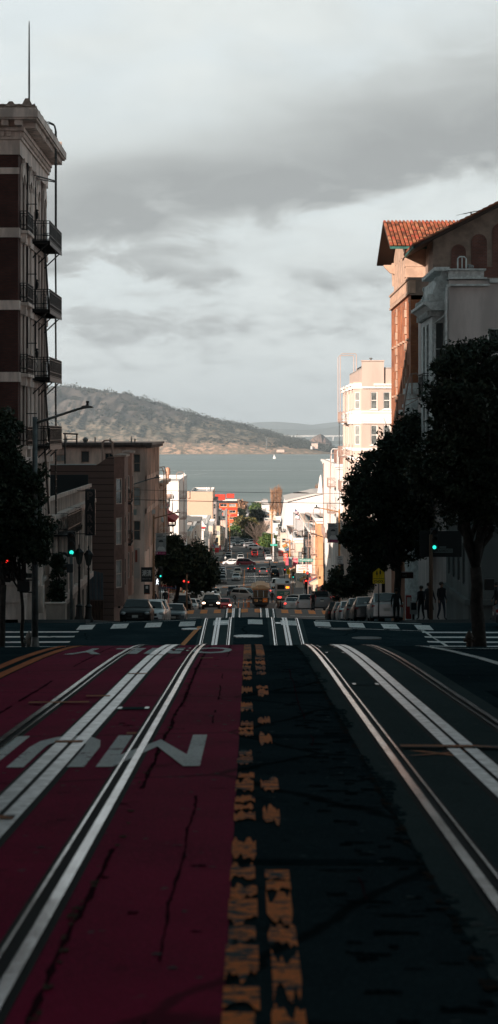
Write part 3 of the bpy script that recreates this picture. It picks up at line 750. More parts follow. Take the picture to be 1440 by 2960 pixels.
shade_block('unseen brown brick block added behind the cream shop building to cast shade', -62, -28, 112, 167, 8.5, BRICKD)  # unseen block added and sized to shade the brown and tan walls
# ================================================================== LEFT: cream low building
zc0 = zr(-9, 125)
y0, y1 = 108.6, 137.8
ops = []
for k in range(8):
    a = 1.2+k*3.55; ops.append((a, a+2.1, -8.9, -5.4))
    ops.append((a+.1, a+1.9, -13.2 if k > 4 else -12.0, -10.2))
LB = thing('shop_building', 'low cream stucco building with tall pilasters and cornice beside the brick building', 'building', (bx-6, 120, zc0))
m = M(); wallm(m, (bx, y0), (0, 1), y1-y0, zc0-4, -3.7, ops, .45); wallm(m, (bx, y1), (-1, 0), 16, zc0-4, -3.7); m.build('wall', CREAMD, LB)
for q in ops: window(LB, (bx, y0), (0, 1), q, CREAMD, GLASS, .45, .09, 'cross')
m = M()
for k in range(9): obox(m, (bx, y0), (0, 1), .25+k*3.55, .75+k*3.55, -9.4, -5.0, .003, .16)
obox(m, (bx, y0), (0, 1), 0, y1-y0, -9.75, -9.4, .003, .25)
obox(m, (bx, y0), (0, 1), 0, y1-y0, -5.0, -4.75, .003, .2); obox(m, (bx, y0), (0, 1), 0, y1-y0+.3, -4.75, -4.5, .003, .42)
obox(m, (bx, y0), (0, 1), 0, y1-y0+.1, -3.72, -3.5, .003, .12)
m.build('cornice', CREAM, LB)
m = M(); m.box(-27, bx-.02, y0, y1-.02, -4.6, -4.4); m.box(-14, bx-.1, y1-.3, y1, -4.4, -2.9); m.build('roof', mat('roof_tar', (.03,.033,.035), .9), LB)
m = M(); railing(m, [(bx+.03,112,0),(bx+.8,112,0),(bx+.8,121,0),(bx+.03,121,0)], -5.6, -4.5, .2); m.box(bx+.03,bx+.8,112,121,-5.75,-5.65)
for k in range(14): m.beam((bx+.8, 112+k*.69, -5.8), (bx+.86, 112+k*.69, -5.5), .05)
m.build('iron_balcony', IRON, LB)
for yy in (112, 113, 114): M().tube([(bx-1.6+.0, yy, -4.4), (bx-1.5, yy, -3.2), (bx-.9, yy, -2.6), (bx-.2, yy, -2.9), (bx+.1, yy, -3.6)], .03, 5).build('awning_hoop', IRON, LB)
# ================================================================== LEFT: brown siding building
SIDM = bpy.data.materials.new('brown_clapboard'); SIDM.use_nodes = True; t = NT(SIDM.node_tree); b = t.n['Principled BSDF']; b.inputs['Roughness'].default_value = .8
tc = t.node('ShaderNodeTexCoord').outputs['Object']; sp = t.node('ShaderNodeSeparateXYZ'); t.l.new(tc, sp.inputs[0])
fr = t.math('FRACT', t.math('MULTIPLY', sp.outputs[2], 2.2)); edge = t.math('LESS_THAN', fr, .10)
c = t.mix(t.noise(t.mapping(tc, (.6,.6,6)), 1, 4), (.24,.145,.12), (.17,.10,.085)); t.l.new(t.mix(edge, c, (.03,.014,.011)), b.inputs['Base Color'])
bn = t.node('ShaderNodeBump'); bn.inputs['Distance'].default_value = .03; t.l.new(fr, bn.inputs['Height']); t.l.new(bn.outputs[0], b.inputs['Normal'])
BROWN = mat('brown_stucco', (.19,.11,.09), .8, var=.2); BROWNR = mat('warm_brown_stucco', (.28,.15,.11), .8, var=.15)
zb2 = zr(-8, 142)-3
SB = thing('apartment_building', 'brown clapboard building with stepped side wall and angled bay windows', 'building', (-16, 152, zb2))
m = M(); m.prism([(-27,zb2),(-9.4,zb2),(-9.4,-1.72),(-9.75,-1.72),(-10.6,-2.32),(-27,-2.32)], 142, 142.3, 'y'); m.build('siding_wall', SIDM, SB)
m = M(); m.box(-27, -9.6, 142.31, 157, zb2, -2.7); m.box(-27.05, -10.65, 141.95, 142.35, -2.32, -2.24); m.build('roof', ROOFW, SB)
def baywall(m, pts, z0, z1):
    for a, b_ in zip(pts[:-1], pts[1:]): m.quad((*a,z0), (*b_,z0), (*b_,z1), (*a,z1))
    m.add([(*p,z1) for p in pts], [tuple(range(len(pts)))]); m.add([(*p,z0) for p in pts], [tuple(range(len(pts)))[::-1]])
zlv = [(-5.05,-3.25), (-7.9,-6.0), (-10.9,-8.95)]
for bi, (ya, yb, mt, ztop) in enumerate(((142.02, 149, BROWN, -1.75), (151, 156, BROWNR, -1.6))):
    pts = [(-9.4,ya), (-8.75,ya+1.3), (-8.75,yb-1.3), (-9.4,yb)]
    m = M()
    L = math.hypot(.65,1.3); u1 = (.65/L,1.3/L)
    wallm(m, pts[0], u1, L, -12.2, ztop, [(.28,1.12,a,b_) for a, b_ in zlv], .1)
    wallm(m, pts[1], (0,1), yb-ya-2.6, -12.2, ztop, [(.5,1.6,a,b_) for a, b_ in zlv], .1)
    wallm(m, pts[2], (-.65/L,1.3/L), L, -12.2, ztop, [], .1)
    m.add([(*p,-12.2) for p in pts], [(0,1,2,3)]); m.build('bay', mt, SB)
    for a, b_ in zlv:
        window(SB, pts[0], u1, (.28,1.12,a,b_), CREAM, GLASSB if b_ < -5 else GLASS, .1, .06); window(SB, pts[1], (0,1), (.5,1.6,a,b_), CREAMD, GLASS, .1, .06)
    m = M(); m.prism([(p[0]+(.12 if p[0] > -9 else 0), p[1]) for p in pts], ztop, ztop+.16, 'z'); m.build('bay_cap', CREAMD, SB)
m = M(); m.box(-9.6, -9.42, 142.32, 157, zb2, -2.2); m.build('front_wall', BROWN, SB)
m = M()
for yy in (143.2, 143.8): m.tube([(-10.3,yy,-2.6),(-10.3,yy,-.75),(-10.15,yy,-.6),(-9.75,yy,-.6),(-9.6,yy,-.75),(-9.6,yy,-1.6)], .05, 6)
m.build('roof_ladder', mat('rust_pink_pipe', (.40,.26,.21), .6), SB)
m = M()
railing(m, [(-9.4,149.1,0),(-8.6,149.1,0),(-8.6,151,0),(-9.4,151,0)], -5.2, -4.3, .25); railing(m, [(-9.4,149.1,0),(-8.6,149.1,0),(-8.6,151,0),(-9.4,151,0)], -8.2, -7.3, .25)
m.box(-9.4,-8.6,149.1,151,-8.32,-8.22); m.box(-9.4,-8.6,149.1,151,-5.32,-5.22); m.beam((-8.65,149.4,-8.3),(-8.65,149.6,-5.2),.05); m.beam((-8.65,150.0,-8.3),(-8.65,150.2,-5.2),.05); m.build('fire_escape', IRON, SB)
# fence of the empty lot between them
fz = zr(-9, 139.5)
m = M(); m.box(-11.5, -9.9, 138.6, 138.7, fz-1, fz+1.7)
for k in range(9): m.box(-11.45+k*.18, -11.35+k*.18, 138.55, 138.6, fz-1, fz+1.72)
f1 = m.build('fence', mat('rust_board', (.11,.06,.045), .9, var=.4, vscale=8, streak=True)); tag(f1, 'rusty brown board fence between the cream building and the brown one', 'fence')
m = M()
for k in range(10): m.prism([(-12.0+k*.21,fz+1.75),(-11.82+k*.21,fz+1.72),(-11.84+k*.21,fz+4.0-.05*k),(-12.02+k*.21,fz+4.05-.05*k)], 139.0, 139.04+.03*(k % 2), 'y')
f2 = m.build('corrugated_screen', mat('blue_grey_sheet', (.12,.15,.18), .6, .3, var=.3, streak=True)); tag(f2, 'blue grey corrugated sheet leaning above the rusty fence', 'screen')
# ================================================================== LEFT: tan building across Clay
TAN = mat('weathered_tan_stucco', (.68,.50,.42), .9, var=.35, vscale=.8, streak=True); TAND = mat('tan_trim', (.42,.28,.21), .85, var=.3)
z0 = zr(-9, 188)-2
sW = 20.4; xw0 = -30.0
south = [(xw0*-1-10.65, xw0*-1-10.0, -3.75, -2.05), (19.35, 20.0, -6.85, -5.1), (19.35, 20.0, -10.0, -8.2)][1:]+[(19.35,20.0,-3.75,-2.05)]
south += [(12.2,13.1,-2.75,-2.1,'mull'), (14.5,15.3,-2.85,-1.75,'none'), (16.7,17.5,-2.9,-1.95,'mull')]
east = rows(26, 7, 1.5, [(-3.6,-1.9), (-6.7,-5.0), (-9.7,-8.1)])
TB = block('apartment_building', 'weathered tan stucco building with overhanging dark roof edge across the second street', 'building', xw0, -9.6, 188, 214, z0, -1.25, TAN, ROOFG, south=south, east=east, fm=TAND, dep=.18)
m = M()
m.box(xw0-.4, -8.9, 187.3, 214.6, -1.22, -1.0); m.box(xw0-.2, -9.2, 187.6, 187.99, -1.42, -1.23)
for k in range(22): m.box(-9.55, -9.0, 188.2+k*1.18, 188.7+k*1.18, -1.5, -1.24)
m.build('cornice', mat('dark_eave', (.13,.10,.09), .8, var=.4, vscale=4), TB)
m = M()
for k in range(9): m.box(-9.59, -9.38, 188.2+k*3.1, 188.55+k*3.1, -11, -1.5)
for zz in (-4.6, -7.6): m.box(-9.59, -9.45, 188.2, 214, zz, zz+.5)
m.build('pilasters', TAN, TB)
for px, h in ((275,.5),(318,.4),(380,.6),(390,.35),(192,.55)):
    p = P(px, 1278, 192); M().tube([(p.x,192,-1.4),(p.x,192,-1+h)], .07, 6).build('roof_vent', IRONG, TB)
M().lathe([(.16,-.3),(.16,0),(.28,.25),(.28,.35),(.1,.5)], (P(247,1,190).x,190,-1.0), 8).build('roof_vent', IRONG, TB)
m = M(); p = P(205, 1255, 175); m.beam((P(183,1,170).x,170,-.15),(P(226,1,170).x,170,-.2),.5,.12); m.beam((P(222,1,170).x,170,-.2),(P(222,1,170).x,170,-1.0),.12)
m.beam((P(188,1,170).x,170,-.2),(P(188,1,170).x,170,-3),.12); m.beam((P(183,1,170).x,170,-.62),(P(220,1,170).x,170,-.62),.08)
o = m.build('pergola', IRON); tag(o, 'dark timber roof pergola rising behind the brown clapboard building', 'pergola')
# rest of that block
B3 = block('apartment_building', 'narrow peach building with green window frames next to the weathered tan one', 'building', -24, -9.55, 214.4, 236, zr(-9,225)-2, -5.5, mat('peach_stucco',(.42,.27,.20),.85,var=.2), ROOFG, east=rows(21.4,6,1.2,[(-8.4,-6.4),(-12,-10)]), fm=mat('dark_green_paint',(.03,.10,.08),.5), cornice=(TAND,.5,.5))
m = M()
for yy in (216, 222): m.tube([(-9.9,yy,-5.6),(-9.9,yy,-3.8),(-9.2,yy,-3.8),(-9.0,yy,-4.4),(-9.0,yy,-14)], .06, 5)
m.build('roof_ladder', mat('orange_pipe',(.45,.22,.12),.6), B3)
B4 = block('shop_building', 'bright red trimmed shop building behind the street tree', 'building', -24, -9.8, 236.5, 250, zr(-9,243)-2, -8.6, mat('red_paint_wall',(.42,.03,.02),.7,var=.2), ROOFG, east=rows(13.5,3,1.4,[(-13,-11)]), south=rows(14.2,4,1.1,[(-12,-10)]))
m = M(); m.prism([(-9.8,-9.6),(-8.6,-10.3),(-8.6,-10.5),(-9.8,-10.4)], 236.5, 250, 'y'); m.build('awning', mat('red_awning',(.38,.04,.04),.8), B4)
WST = mat('white_stucco', (.80,.77,.73), .85, var=.08, vscale=.6, streak=True)
CRS = mat('cream_stucco', (.70,.58,.48), .85, var=.12, vscale=.8, streak=True)
PNK = mat('pink_stucco', (.54,.43,.37), .85, var=.1, vscale=.8, streak=True)
B5 = block('shop_building', 'pale low building hidden behind the dark street tree on the left', 'building', -24, -10, 250.5, 281, zr(-9,265)-2, -14, CRS, ROOFW, east=rows(30.5,6,1.3,[(-19,-17)]))
# past the third street
W1 = block('apartment_building', 'plain white building with air conditioners on its blank south wall', 'building', -27, -10.45, 303, 345, zr(-9,320)-3, -7.4, WST, ROOFW, south=[(12.4,13.2,-16.6,-15.2),(13.9,14.5,-17.2,-15.0)], east=rows(42,6,1.3,[(-12,-9.5),(-17,-15)]))
m = M(); p = P(484,1388,304); m.lathe([(.22,0),(.22,1.0),(.4,1.0),(.4,1.9),(.1,2.1)], (p.x,305,-7.4), 10); m.build('flue', mat('copper_flue',(.55,.30,.2),.5), W1)
m = M()
for k, (px, py) in enumerate(((483,1432),(483,1438),(491,1434))): p = P(px,py,302.8); m.box(p.x-.22,p.x+.22,302.65,302.97,p.z-.2,p.z+.15) if k < 2 else m.lathe([(.3,-.3),(.42,0),(.3,.3)],(p.x,302.8,p.z),10)
m.build('air_conditioner', mat('ac_grey',(.30,.22,.18),.6), W1)
B6 = block('apartment_building', 'cream building with stair ladders on its roof below the white one', 'building', -24, -10.3, 348, 384, zr(-9,366)-3, -17.0, CRS, ROOFG, east=rows(36,6,1.3,[(-24,-21.5)]), south=rows(13.7,5,1.1,[(-22,-20)]), cornice=(WST,.8,.5))
m = M()
for px in (500,511,522): m.tube([tuple(P(px,1535,347)), tuple(P(px-3,1510,347))], .12, 5)
for py in (1510,1522,1535): m.tube([tuple(P(497,py,347)), tuple(P(522,py,347))], .10, 5)
m.build('roof_ladder', WHITEP, B6)
# Victorian with round corner bay
VIC = thing('victorian_house', 'cream victorian with curved bay windows and grey flat roof', 'house', (-13, 408, zr(-9,408)))
m = M(); zt = (1248-1512)/F*406; zf = zr(-9,408)
m.box(-15.2, -11.6, 406.6, 430, zf-2, zt); m.build('wall', CRS, VIC)
bpts = [(-15.0,406.5),(-14.6,405.6),(-13.4,405.2),(-12.2,405.2),(-11.0,405.6),(-10.2,406.6),(-10.0,409),(-10.0,430)]
m = M()
wq = []
for a, b_ in zip(bpts[:-1], bpts[1:]):
    L = math.hypot(b_[0]-a[0], b_[1]-a[1]); u_ = ((b_[0]-a[0])/L, (b_[1]-a[1])/L)
    ops = [(L/2-.42, L/2+.42, zt-3.6, zt-1.4), (L/2-.42, L/2+.42, zt-8.2, zt-6)] if 1.1 < L < 5 else []
    wallm(m, a, u_, L, zf-1, zt, ops, .15)
    for q in ops: wq.append((a, u_, q))
m.build('bay', CRS, VIC)
for a, u_, q in wq: window(VIC, a, u_, q, WST, GLASSB if q[0] > .3 else GLASS, .15, .14, 'sash')
m = M(); m.prism([(p[0]*1.0+(-.25 if p[0] < -14 else .25), p[1]-.3) for p in bpts[:-1]]+[(-9.8,430),(-15.3,430)], zt+.003, zt+.35, 'z'); m.build('roof', ROOFG, VIC)
m = M(); m.prism([(p[0]+(-.1 if p[0] < -14 else .12), p[1]-.15) for p in bpts], zt-.5, zt-.02, 'z'); m.build('cornice', WST, VIC)
B7 = block('apartment_building', 'white building with red edged roof and row of small windows', 'building', -14.8, -9.8, 440, 494, zr(-9,450)-3, (1248-1520)/F*440, WST, ROOFW, south=rows(5,3,.8,[(-26,-24),(-30,-28)]), cornice=(WST,1.0,.6), east=rows(54,8,1.4,[(-27,-25),(-31,-29)]))
m = M(); zt = (1248-1503)/F*444; m.prism([(-14.9,zt-1.1),(-9.5,zt-1.1),(-10.1,zt),(-14.2,zt)], 441, 443, 'y'); m.build('roof_hood', ROOFW, B7)
m = M(); m.box(-15,-9.4,439.2,439.36,zt-1.6,zt-1.25); m.build('red_band', mat('red_band',(.55,.03,.04),.6), B7)
block('shop_building', 'grey narrow building beyond the red edged roof', 'building', -24, -10.2, 523, 560, -37, -27.5, PNK, ROOFG, east=rows(37,6,1.2,[(-31,-29)]), south=rows(13.8,5,1.1,[(-31,-29)]))
block('shop_building', 'pale building with flat roof at the end of the fourth block on the left', 'building', -24, -10.0, 562, 606, -38, -26, CRS, ROOFW, east=rows(44,7,1.2,[(-31,-29)]), south=rows(14,5,1.1,[(-31,-28.5)]))
TW = block('warehouse', 'large blank tan wall of a tall building above the low roofs', 'building', -18.6, -11.5, 645, 690, -38, (1248-1421)/F*645, mat('tan_wall',(.60,.42,.31),.9,var=.05), ROOFW)
m = M(); m.box(-22.7,-18.61,645.1,690,-38,(1248-1438)/F*645); m.build('lower_wing', mat('tan_wall',(.6,.4,.3)), TW)
m = M(); m.box(-19.6,-18.8,644.6,645.6,-21,(1248-1419)/F*645); m.build('chimney', mat('tan_wall',(.6,.4,.3)), TW)
m = M(); m.box(-22.7,-20.9,644.95,645.09,(1248-1474)/F*645,(1248-1458)/F*645); m.build('pane', GLASS, TW)
m = M(); m.box(-22.7,-21.7,644.95,645.09,(1248-1489)/F*645,(1248-1474)/F*645-.03); m.build('red_panel', mat('magenta_panel',(.50,.02,.09),.7), TW)
m = M(); m.box(-21.65,-20.9,644.93,645.09,(1248-1491)/F*645,(1248-1474)/F*645-.03); m.build('orange_panel', mat('orange_panel',(.80,.16,.02),.7), TW)
m = M(); m.box(-11.49,-10.3,645.3,690,-38,(1248-1448)/F*645); m.build('side_bay', mat('shaded_side_grey',(.30,.26,.25),.8), TW)  # shade on the east side is put into this grey
for k in range(4):
    window(TW, (-11.49,645.3), (1,0), (.25,.95,-25.4-k*3.2+1.1,-25.4-k*3.2+2.6), CREAMD, GLASS, -.03, .08)
# orange block far down
ORB = mat('orange_render',(.75,.15,.03),.8); ORR = mat('red_render',(.72,.05,.025),.8)
x0, x1 = P(634,0,960).x, P(686,0,960).x
OB = block('office_building', 'bright orange four storey building with red boxes on its roof', 'building', x0, x1, 960, 985, -50, (1248-1449)/F*960, ORB, ROOFW, south=[(c,c+3.2,z,z+1.3,'mull') for z in (-35.2,-38.2,-41.2,-44.2) for c in (.4,4.5)], fm=WST, dep=.3)
m = M()
for (a, b_, zt_, zb_) in ((622,651,1430,1446),(655,677,1428,1440)): m.box(P(a,0,960).x,P(b_,0,960).x,961,968,(1248-zb_)/F*960,(1248-zt_)/F*960)
m.build('roof_box', ORR, OB)
m = M(); m.box(x0-.1,x1+.1,959.6,959.95,-33.6,-32.6); m.build('parapet', mat('dark_parapet',(.06,.05,.05),.8), OB)
m = M()
for z in (-36.6,-39.6,-42.6): m.box(x0,x1,959.7,959.98,z,z+.9)
m.build('spandrel', ORR, OB)
# ================================================================== RIGHT side
RX = 10.4
GREYS = mat('grey_plaster', (.60,.53,.51), .9, var=.18, vscale=.9, streak=True, bump=.1, bscale=8)
STONE = mat('peach_stone', (.50,.34,.25), .85, var=.2, vscale=1.5)
STONED = mat('brown_stone_trim', (.27,.20,.16), .85, var=.25, vscale=1.5)
WORN = mat('white_ornament', (.66,.68,.67), .75, var=.25, vscale=4)
# corner building, mostly behind the trees
zc1 = zr(9, 97)
so = [(1.6+k*3.2, 2.9+k*3.2, -7.6, -5.6) for k in range(6)]+[(1.6+k*3.2, 2.9+k*3.2, -3.9, -1.9) for k in range(6)]
wo = [(1.0+k*2.4, 2.1+k*2.4, -7.4, -5.4) for k in range(4)]+[(1.0+k*2.4, 2.1+k*2.4, -3.9, -1.9) for k in range(4)]
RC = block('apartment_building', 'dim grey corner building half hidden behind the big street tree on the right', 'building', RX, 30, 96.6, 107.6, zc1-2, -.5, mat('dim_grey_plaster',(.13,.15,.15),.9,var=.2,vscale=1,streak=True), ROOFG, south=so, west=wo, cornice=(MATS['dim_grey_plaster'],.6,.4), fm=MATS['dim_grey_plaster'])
m = M()
for z in (-8.2, -4.6): obox(m, (RX,107.6), (0,-1), 0, 11, z, z+.25, .003, .2); obox(m, (RX,96.6), (1,0), -.2, 19.6, z, z+.25, .003, .2)
m.build('belt_course', MATS['dim_grey_plaster'], RC)
M().prism([(14.5,-5.4),(16.0,-4.6),(16.0,-6.2)], 96.3, 96.58, 'y').build('sign_panel', mat('dim_sign',(.06,.08,.08),.7), RC)
# grey plaster building with white bay
so = [(2.05,2.75,4.1,5.5,'none'), (2.0,2.8,.2,1.8), (5.2,6.0,4.1,5.5)]
GB = block('apartment_building', 'grey plaster building with blank side wall, one white framed window and ornate white bay', 'building', 10.62, 30, 108.2, 128, zr(9,110)-3, 8.05, GREYS, ROOFG, south=so, fm=WORN, dep=.14)
m = M(); m.box(10.55, 12.6, 108.0, 112, 8.10, 8.18); m.box(10.62, 12.45, 108.1, 112, 8.18, 8.55); m.box(10.5, 12.55, 107.95, 112, 8.552, 8.64)
m.box(10.45, 12.75, 107.9, 108.19, 7.72, 7.82); m.box(12.75,30,107.95,108.19,7.90,8.12)
m.build('parapet_coping', WORN, GB)
m = M(); m.tube([(11.15,109,8.5),(11.15,109,9.25),(11.25,109,9.35),(11.5,109,9.35),(11.6,109,9.25),(11.6,109,8.5)], .04, 6); m.tube([(11.38,109,8.5),(11.38,109,9.3)], .03, 6); m.build('roof_ladder', WORN, GB)
for k in range(3):
    M().lathe([(.05,0),(.05,.3),(.09,.32),(.09,.42),(.02,.46)], (11.75+k*.12,109+k*.3,8.5), 7).build('roof_vent', IRONG, GB)
wb = [(1.2,2.4,2.6,5.9), (3.4,4.8,2.6,5.9), (1.2,2.4,-1.6,1.4), (3.4,4.8,-1.6,1.4)]
m = M(); bo = (9.85, 116.6); wallm(m, bo, (0,-1), 7.0, -2.4, 6.5, wb, .2)
wallm(m, (9.85,109.6), (1,0), .78, -2.4, 6.5, [(.12,.62,3.0,5.9),(.12,.62,-1.4,1.4)], .1); wallm(m, (10.62,116.6), (-1,0), .78, -2.4, 6.5); m.box(9.85,10.62,109.6,116.6,-2.5,-2.4); m.build('bay', WORN, GB)
for q in wb: window(GB, bo, (0,-1), q, WORN, GLASS, .2, .1, 'sash')
for q in [(.12,.62,3.0,5.9),(.12,.62,-1.4,1.4)]: window(GB, (9.85,109.6), (1,0), q, WORN, GLASS, .1, .05, 'sash')
m = M()
m.prism([(10.62,6.5),(9.75,6.5),(9.45,6.75),(9.3,6.8),(9.3,6.95),(10.62,7.0)], 108.9, 117.1, 'y')
m.box(9.7,10.62,109.4,116.8,6.2,6.499)
for k in range(9): m.box(9.55,9.84,109.65+k*.8,109.9+k*.8,6.2,6.5)
m.build('bay_cornice', WORN, GB)
m = M()
pr = [(10.62,7.0),(9.62,7.0),(9.5,7.15),(9.55,7.35),(9.75,7.4),(9.85,7.3),(9.82,7.5),(9.95,7.75),(10.0,7.95),(9.9,8.1),(9.95,8.25),(10.25,8.35),(10.3,8.6),(10.62,8.75)]
m.prism(pr, 109.0, 109.35, 'y'); m.prism(pr, 116.4, 116.8, 'y'); m.box(10.0,10.62,109.35,116.4,7.0,8.2); m.box(9.9,10.7,108.9,116.9,8.6,8.8)
for yy in (108.98, 113): 
    m.tube([(9.78+.16*math.cos(a)*(1-i/14), yy, 7.22+.16*math.sin(a)*(1-i/14)) for i, a in enumerate([k*.7 for k in range(12)])], .035, 5)
    m.tube([(10.08+.13*math.cos(a)*(1-i/14), yy, 8.0+.13*math.sin(a)*(1-i/14)) for i, a in enumerate([k*.7 for k in range(12)])], .03, 5)
m.build('scroll_gable', WORN, GB)
m = M(); m.tube([(10.66,107.95,7.8),(10.45,108.0,7.6),(10.42,108.0,7.2),(10.42,108.0,2.5)], .07, 8); m.tube([(10.42,108.0,6.2),(9.95,109.2,5.8),(9.95,109.2,2.6)], .06, 8); m.build('drain_pipe', WORN, GB)
# white house lower, with ladder and iron balcony
zw = (1248-1100)/F*129
HB = thing('house', 'small white curved front house with layered cornice below the brick hotel', 'house', (12,128.6,zr(9,129)))
def arcpts(cx, cy, r, a0, a1, n): return [(cx+r*math.cos(math.radians(a0+(a1-a0)*i/n)), cy+r*math.sin(math.radians(a0+(a1-a0)*i/n))) for i in range(n+1)]
ap = arcpts(11.5, 130.2, 1.5, 270, 180, 8)
m = M(); pts = [(14,128.7)]+ap+[(10.0,130.9),(14,130.9)]
m.prism(pts, zr(9,129)-1, 2.4, 'z'); m.build('wall', WORN, HB)
m = M()
for z0_, z1_, r_ in ((2.4,2.75,1.62),(1.55,1.75,1.68),(1.05,1.4,1.9),(.5,.75,1.65),(-1.2,-1.0,1.62),(2.75,3.1,1.45)):
    q = arcpts(11.5,130.2,r_,270,180,8); m.prism([(14,130.2-r_)]+q+[(11.5-r_,130.9),(14,130.9)], z0_, z1_, 'z')
m.build('cornice', WORN, HB)
m = M()
for a in (255,232,208,188):
    for zz in (-.7,-3.6):
        x, y = 11.5+1.52*math.cos(math.radians(a)), 130.2+1.52*math.sin(math.radians(a))
        if zz == -.7 or a < 250: m.lathe([(.01,-1.2),(.16,-1.2),(.16,.75),(.01,.75)], (x,y,zz), 6)
m.build('window', GLASS, HB)
m = M(); m.tube([(9.75,128.5,-3),(9.75,128.5,1.5),(10.05,128.8,3.2),(10.2,129,3.65),(10.6,129,3.7),(10.75,129,3.5),(10.75,129,2.4)], .055, 6); m.tube([(10.3,129,3.65),(10.3,129,2.4)], .04, 6)
m.beam((9.9,128.5,2.0),(10.9,128.6,2.2),.05); m.beam((9.8,128.5,1.6),(10.9,128.6,2.2),.04); m.build('roof_ladder', mat('rust_pink_pipe',(.4,.26,.21)), HB)
m = M(); p = P(1222,1085,112); railing(m, [(p.x,112.0,0),(p.x+1.0,112,0)], 1.9, 3.2, .12); railing(m, [(p.x,112,0),(p.x,114.5,0)], 1.9, 3.2, .12); m.box(p.x,p.x+1,112,114.5,1.75,1.88); m.beam((p.x+.35,112.1,1.8),(p.x+.35,112.1,-1.2),.06)
m.build('iron_balcony', IRON, GB)
# ---------------- brick hotel with tiled roofs
HT = thing('hotel_building', 'large brick building with red clay tile roofs and orange sunlit street front', 'building', (16,140,zr(9,140)))
y0, y1 = 131.2, 149.0; W_ = y1-y0
zz = [(5.9,8.6),(2.4,4.4),(-1.0,1.0),(-4.4,-2.4),(-7.8,-5.9)]
def u_of(y): return y1-y
ops = []
for b0, b1 in zz:
    for yc in (133.4, 136.9, 139.2, 141.5, 144.8, 147.4): ops.append((u_of(yc)-.42, u_of(yc)+.42, b0+.2, b1))
m = M(); wallm(m, (RX,y1), (0,-1), W_, zr(9,140)-3, 9.0, ops, .3); wallm(m, (RX,y0), (1,0), 22, zr(9,140)-3, 8.9); wallm(m, (32,y1), (-1,0), 21.6, zr(9,140)-3, 9.0); m.build('wall', BRICKO, HT)
for q in ops: window(HT, (RX,y1), (0,-1), q, STONED, GLASS, .3, .07, 'sash')
m = M()
obox(m, (RX,y1), (0,-1), 0, W_+.1, 9.0, 9.8, -.3, .10); obox(m, (RX,y1), (0,-1), 0, W_+.12, 8.85, 9.0, -.3, .16); obox(m, (RX,y1), (0,-1), 0, W_+.14, 9.8, 9.92, -.32, .18)
for k in range(14): obox(m, (RX,y1), (0,-1), .5+k*1.25, .95+k*1.25, 9.15, 9.65, .10, .14)
m.build('stone_band', STONE, HT)
for yc in (134.9, 143.2):
    m = M()
    for j in range(32): obox(m, (RX,y1), (0,-1), u_of(yc)-(.32 if j % 2 else .22), u_of(yc)+(.32 if j % 2 else .22), 8.6-j*.55-.5, 8.6-j*.55, .003, .13 if j % 2 else .07)
    m.build('quoins', STONE, HT)
for b0, b1 in zz:
    for yc in (133.4, 136.9, 139.2, 141.5, 144.8, 147.4): m = M(); obox(m, (RX,y1), (0,-1), u_of(yc)-.5, u_of(yc)+.5, b0+.05, b0+.18, .003, .12); m.build('window_sill', STONE, HT)
m = M(); m.box(RX-.06, 30, y0-.08, y0-.003, 8.9, 9.75); m.box(RX-.12, 30, y0-.16, y0+.4, 9.75, 9.92); m.box(RX-.1, 30, y0-.12, y0-.004, 8.78, 8.9)
m.box(10.42, 31.5, y0, y1, 8.5, 8.9); m.build('terrace_parapet', STONED, HT)
# upper storey wing with tiled roof
ux0, uy0, uy1 = 10.55, 137.2, 148.6
rid_y, rid_z, ev_z = 143.2, 14.75, 12.35
wo = [(uy1-yc-.35, uy1-yc+.35, 9.8, 12.0) for yc in (139.0, 141.2, 143.4, 145.6, 147.2)]
m = M(); wallm(m, (ux0,uy1), (0,-1), uy1-uy0, 8.9, 12.6, wo, .3); wallm(m, (ux0,uy0), (1,0), 12, 8.9, 12.6)
m.add([(ux0,uy0,12.6),(ux0,uy1,12.6),(ux0,rid_y,14.5)], [(0,1,2)])
for j in range(5):
    m.box(ux0-.06, ux0+1.85, uy0-.05, uy0-.003, 8.95+j*.72, 9.55+j*.72); m.box(ux0-.05, ux0-.004, uy0-.04, uy0+.9, 8.95+j*.72, 9.55+j*.72)
m.build('upper_wall', STONE, HT)
for q in wo: window(HT, (ux0,uy1), (0,-1), q, STONED, GLASS, .3, .07, 'sash')
TILE = bpy.data.materials.new('clay_roof_tile'); TILE.use_nodes = True; t = NT(TILE.node_tree); b = t.n['Principled BSDF']; b.inputs['Roughness'].default_value = .75
g_ = t.node('ShaderNodeNewGeometry'); rnd = g_.outputs['Random Per Island']
t.l.new(t.ramp(rnd, [(0,(.07,.03,.02)),(.25,(.22,.07,.035)),(.5,(.34,.13,.06)),(.75,(.40,.07,.04)),(1,(.42,.24,.13))]), b.inputs['Base Color'])
def tiles(m, p0, du, dv, nu, nv, w_, l_, nrm, r=.10):
    """barrel tiles: p0 at the eave, du along the eave, dv up the slope"""
    for i in range(nu):
        for j in range(nv):
            o = p0+du*(i*w_)+dv*(j*l_)+nrm*(.02+random.random()*.012)
            vs = []; K = 5
            for e, (s_, rr, lift) in enumerate(((-.02, r*1.12, .05), (l_*1.12, r*.88, .0))):
                for k in range(K+1):
                    a = math.pi*k/K; vs.append(o+dv*s_+du*(-math.cos(a)*rr)+nrm*(math.sin(a)*rr+lift))
            fs = [(k, k+1, K+1+k+1, K+1+k) for k in range(K)]+[tuple(range(K+1))]
            m.add(vs, fs)
m = M(); X0r = 9.4
dv = Vector((0, rid_y-136.0, rid_z-ev_z)); Ls = dv.length; dv.normalize(); nrm = Vector((1,0,0)).cross(dv); du = Vector((1,0,0))
tiles(m, Vector((X0r+.1,136.0,ev_z)), du, dv, 30, int(Ls/.42), .27, .42, nrm)
m.build('tile_slope', TILE, HT, fix=False)
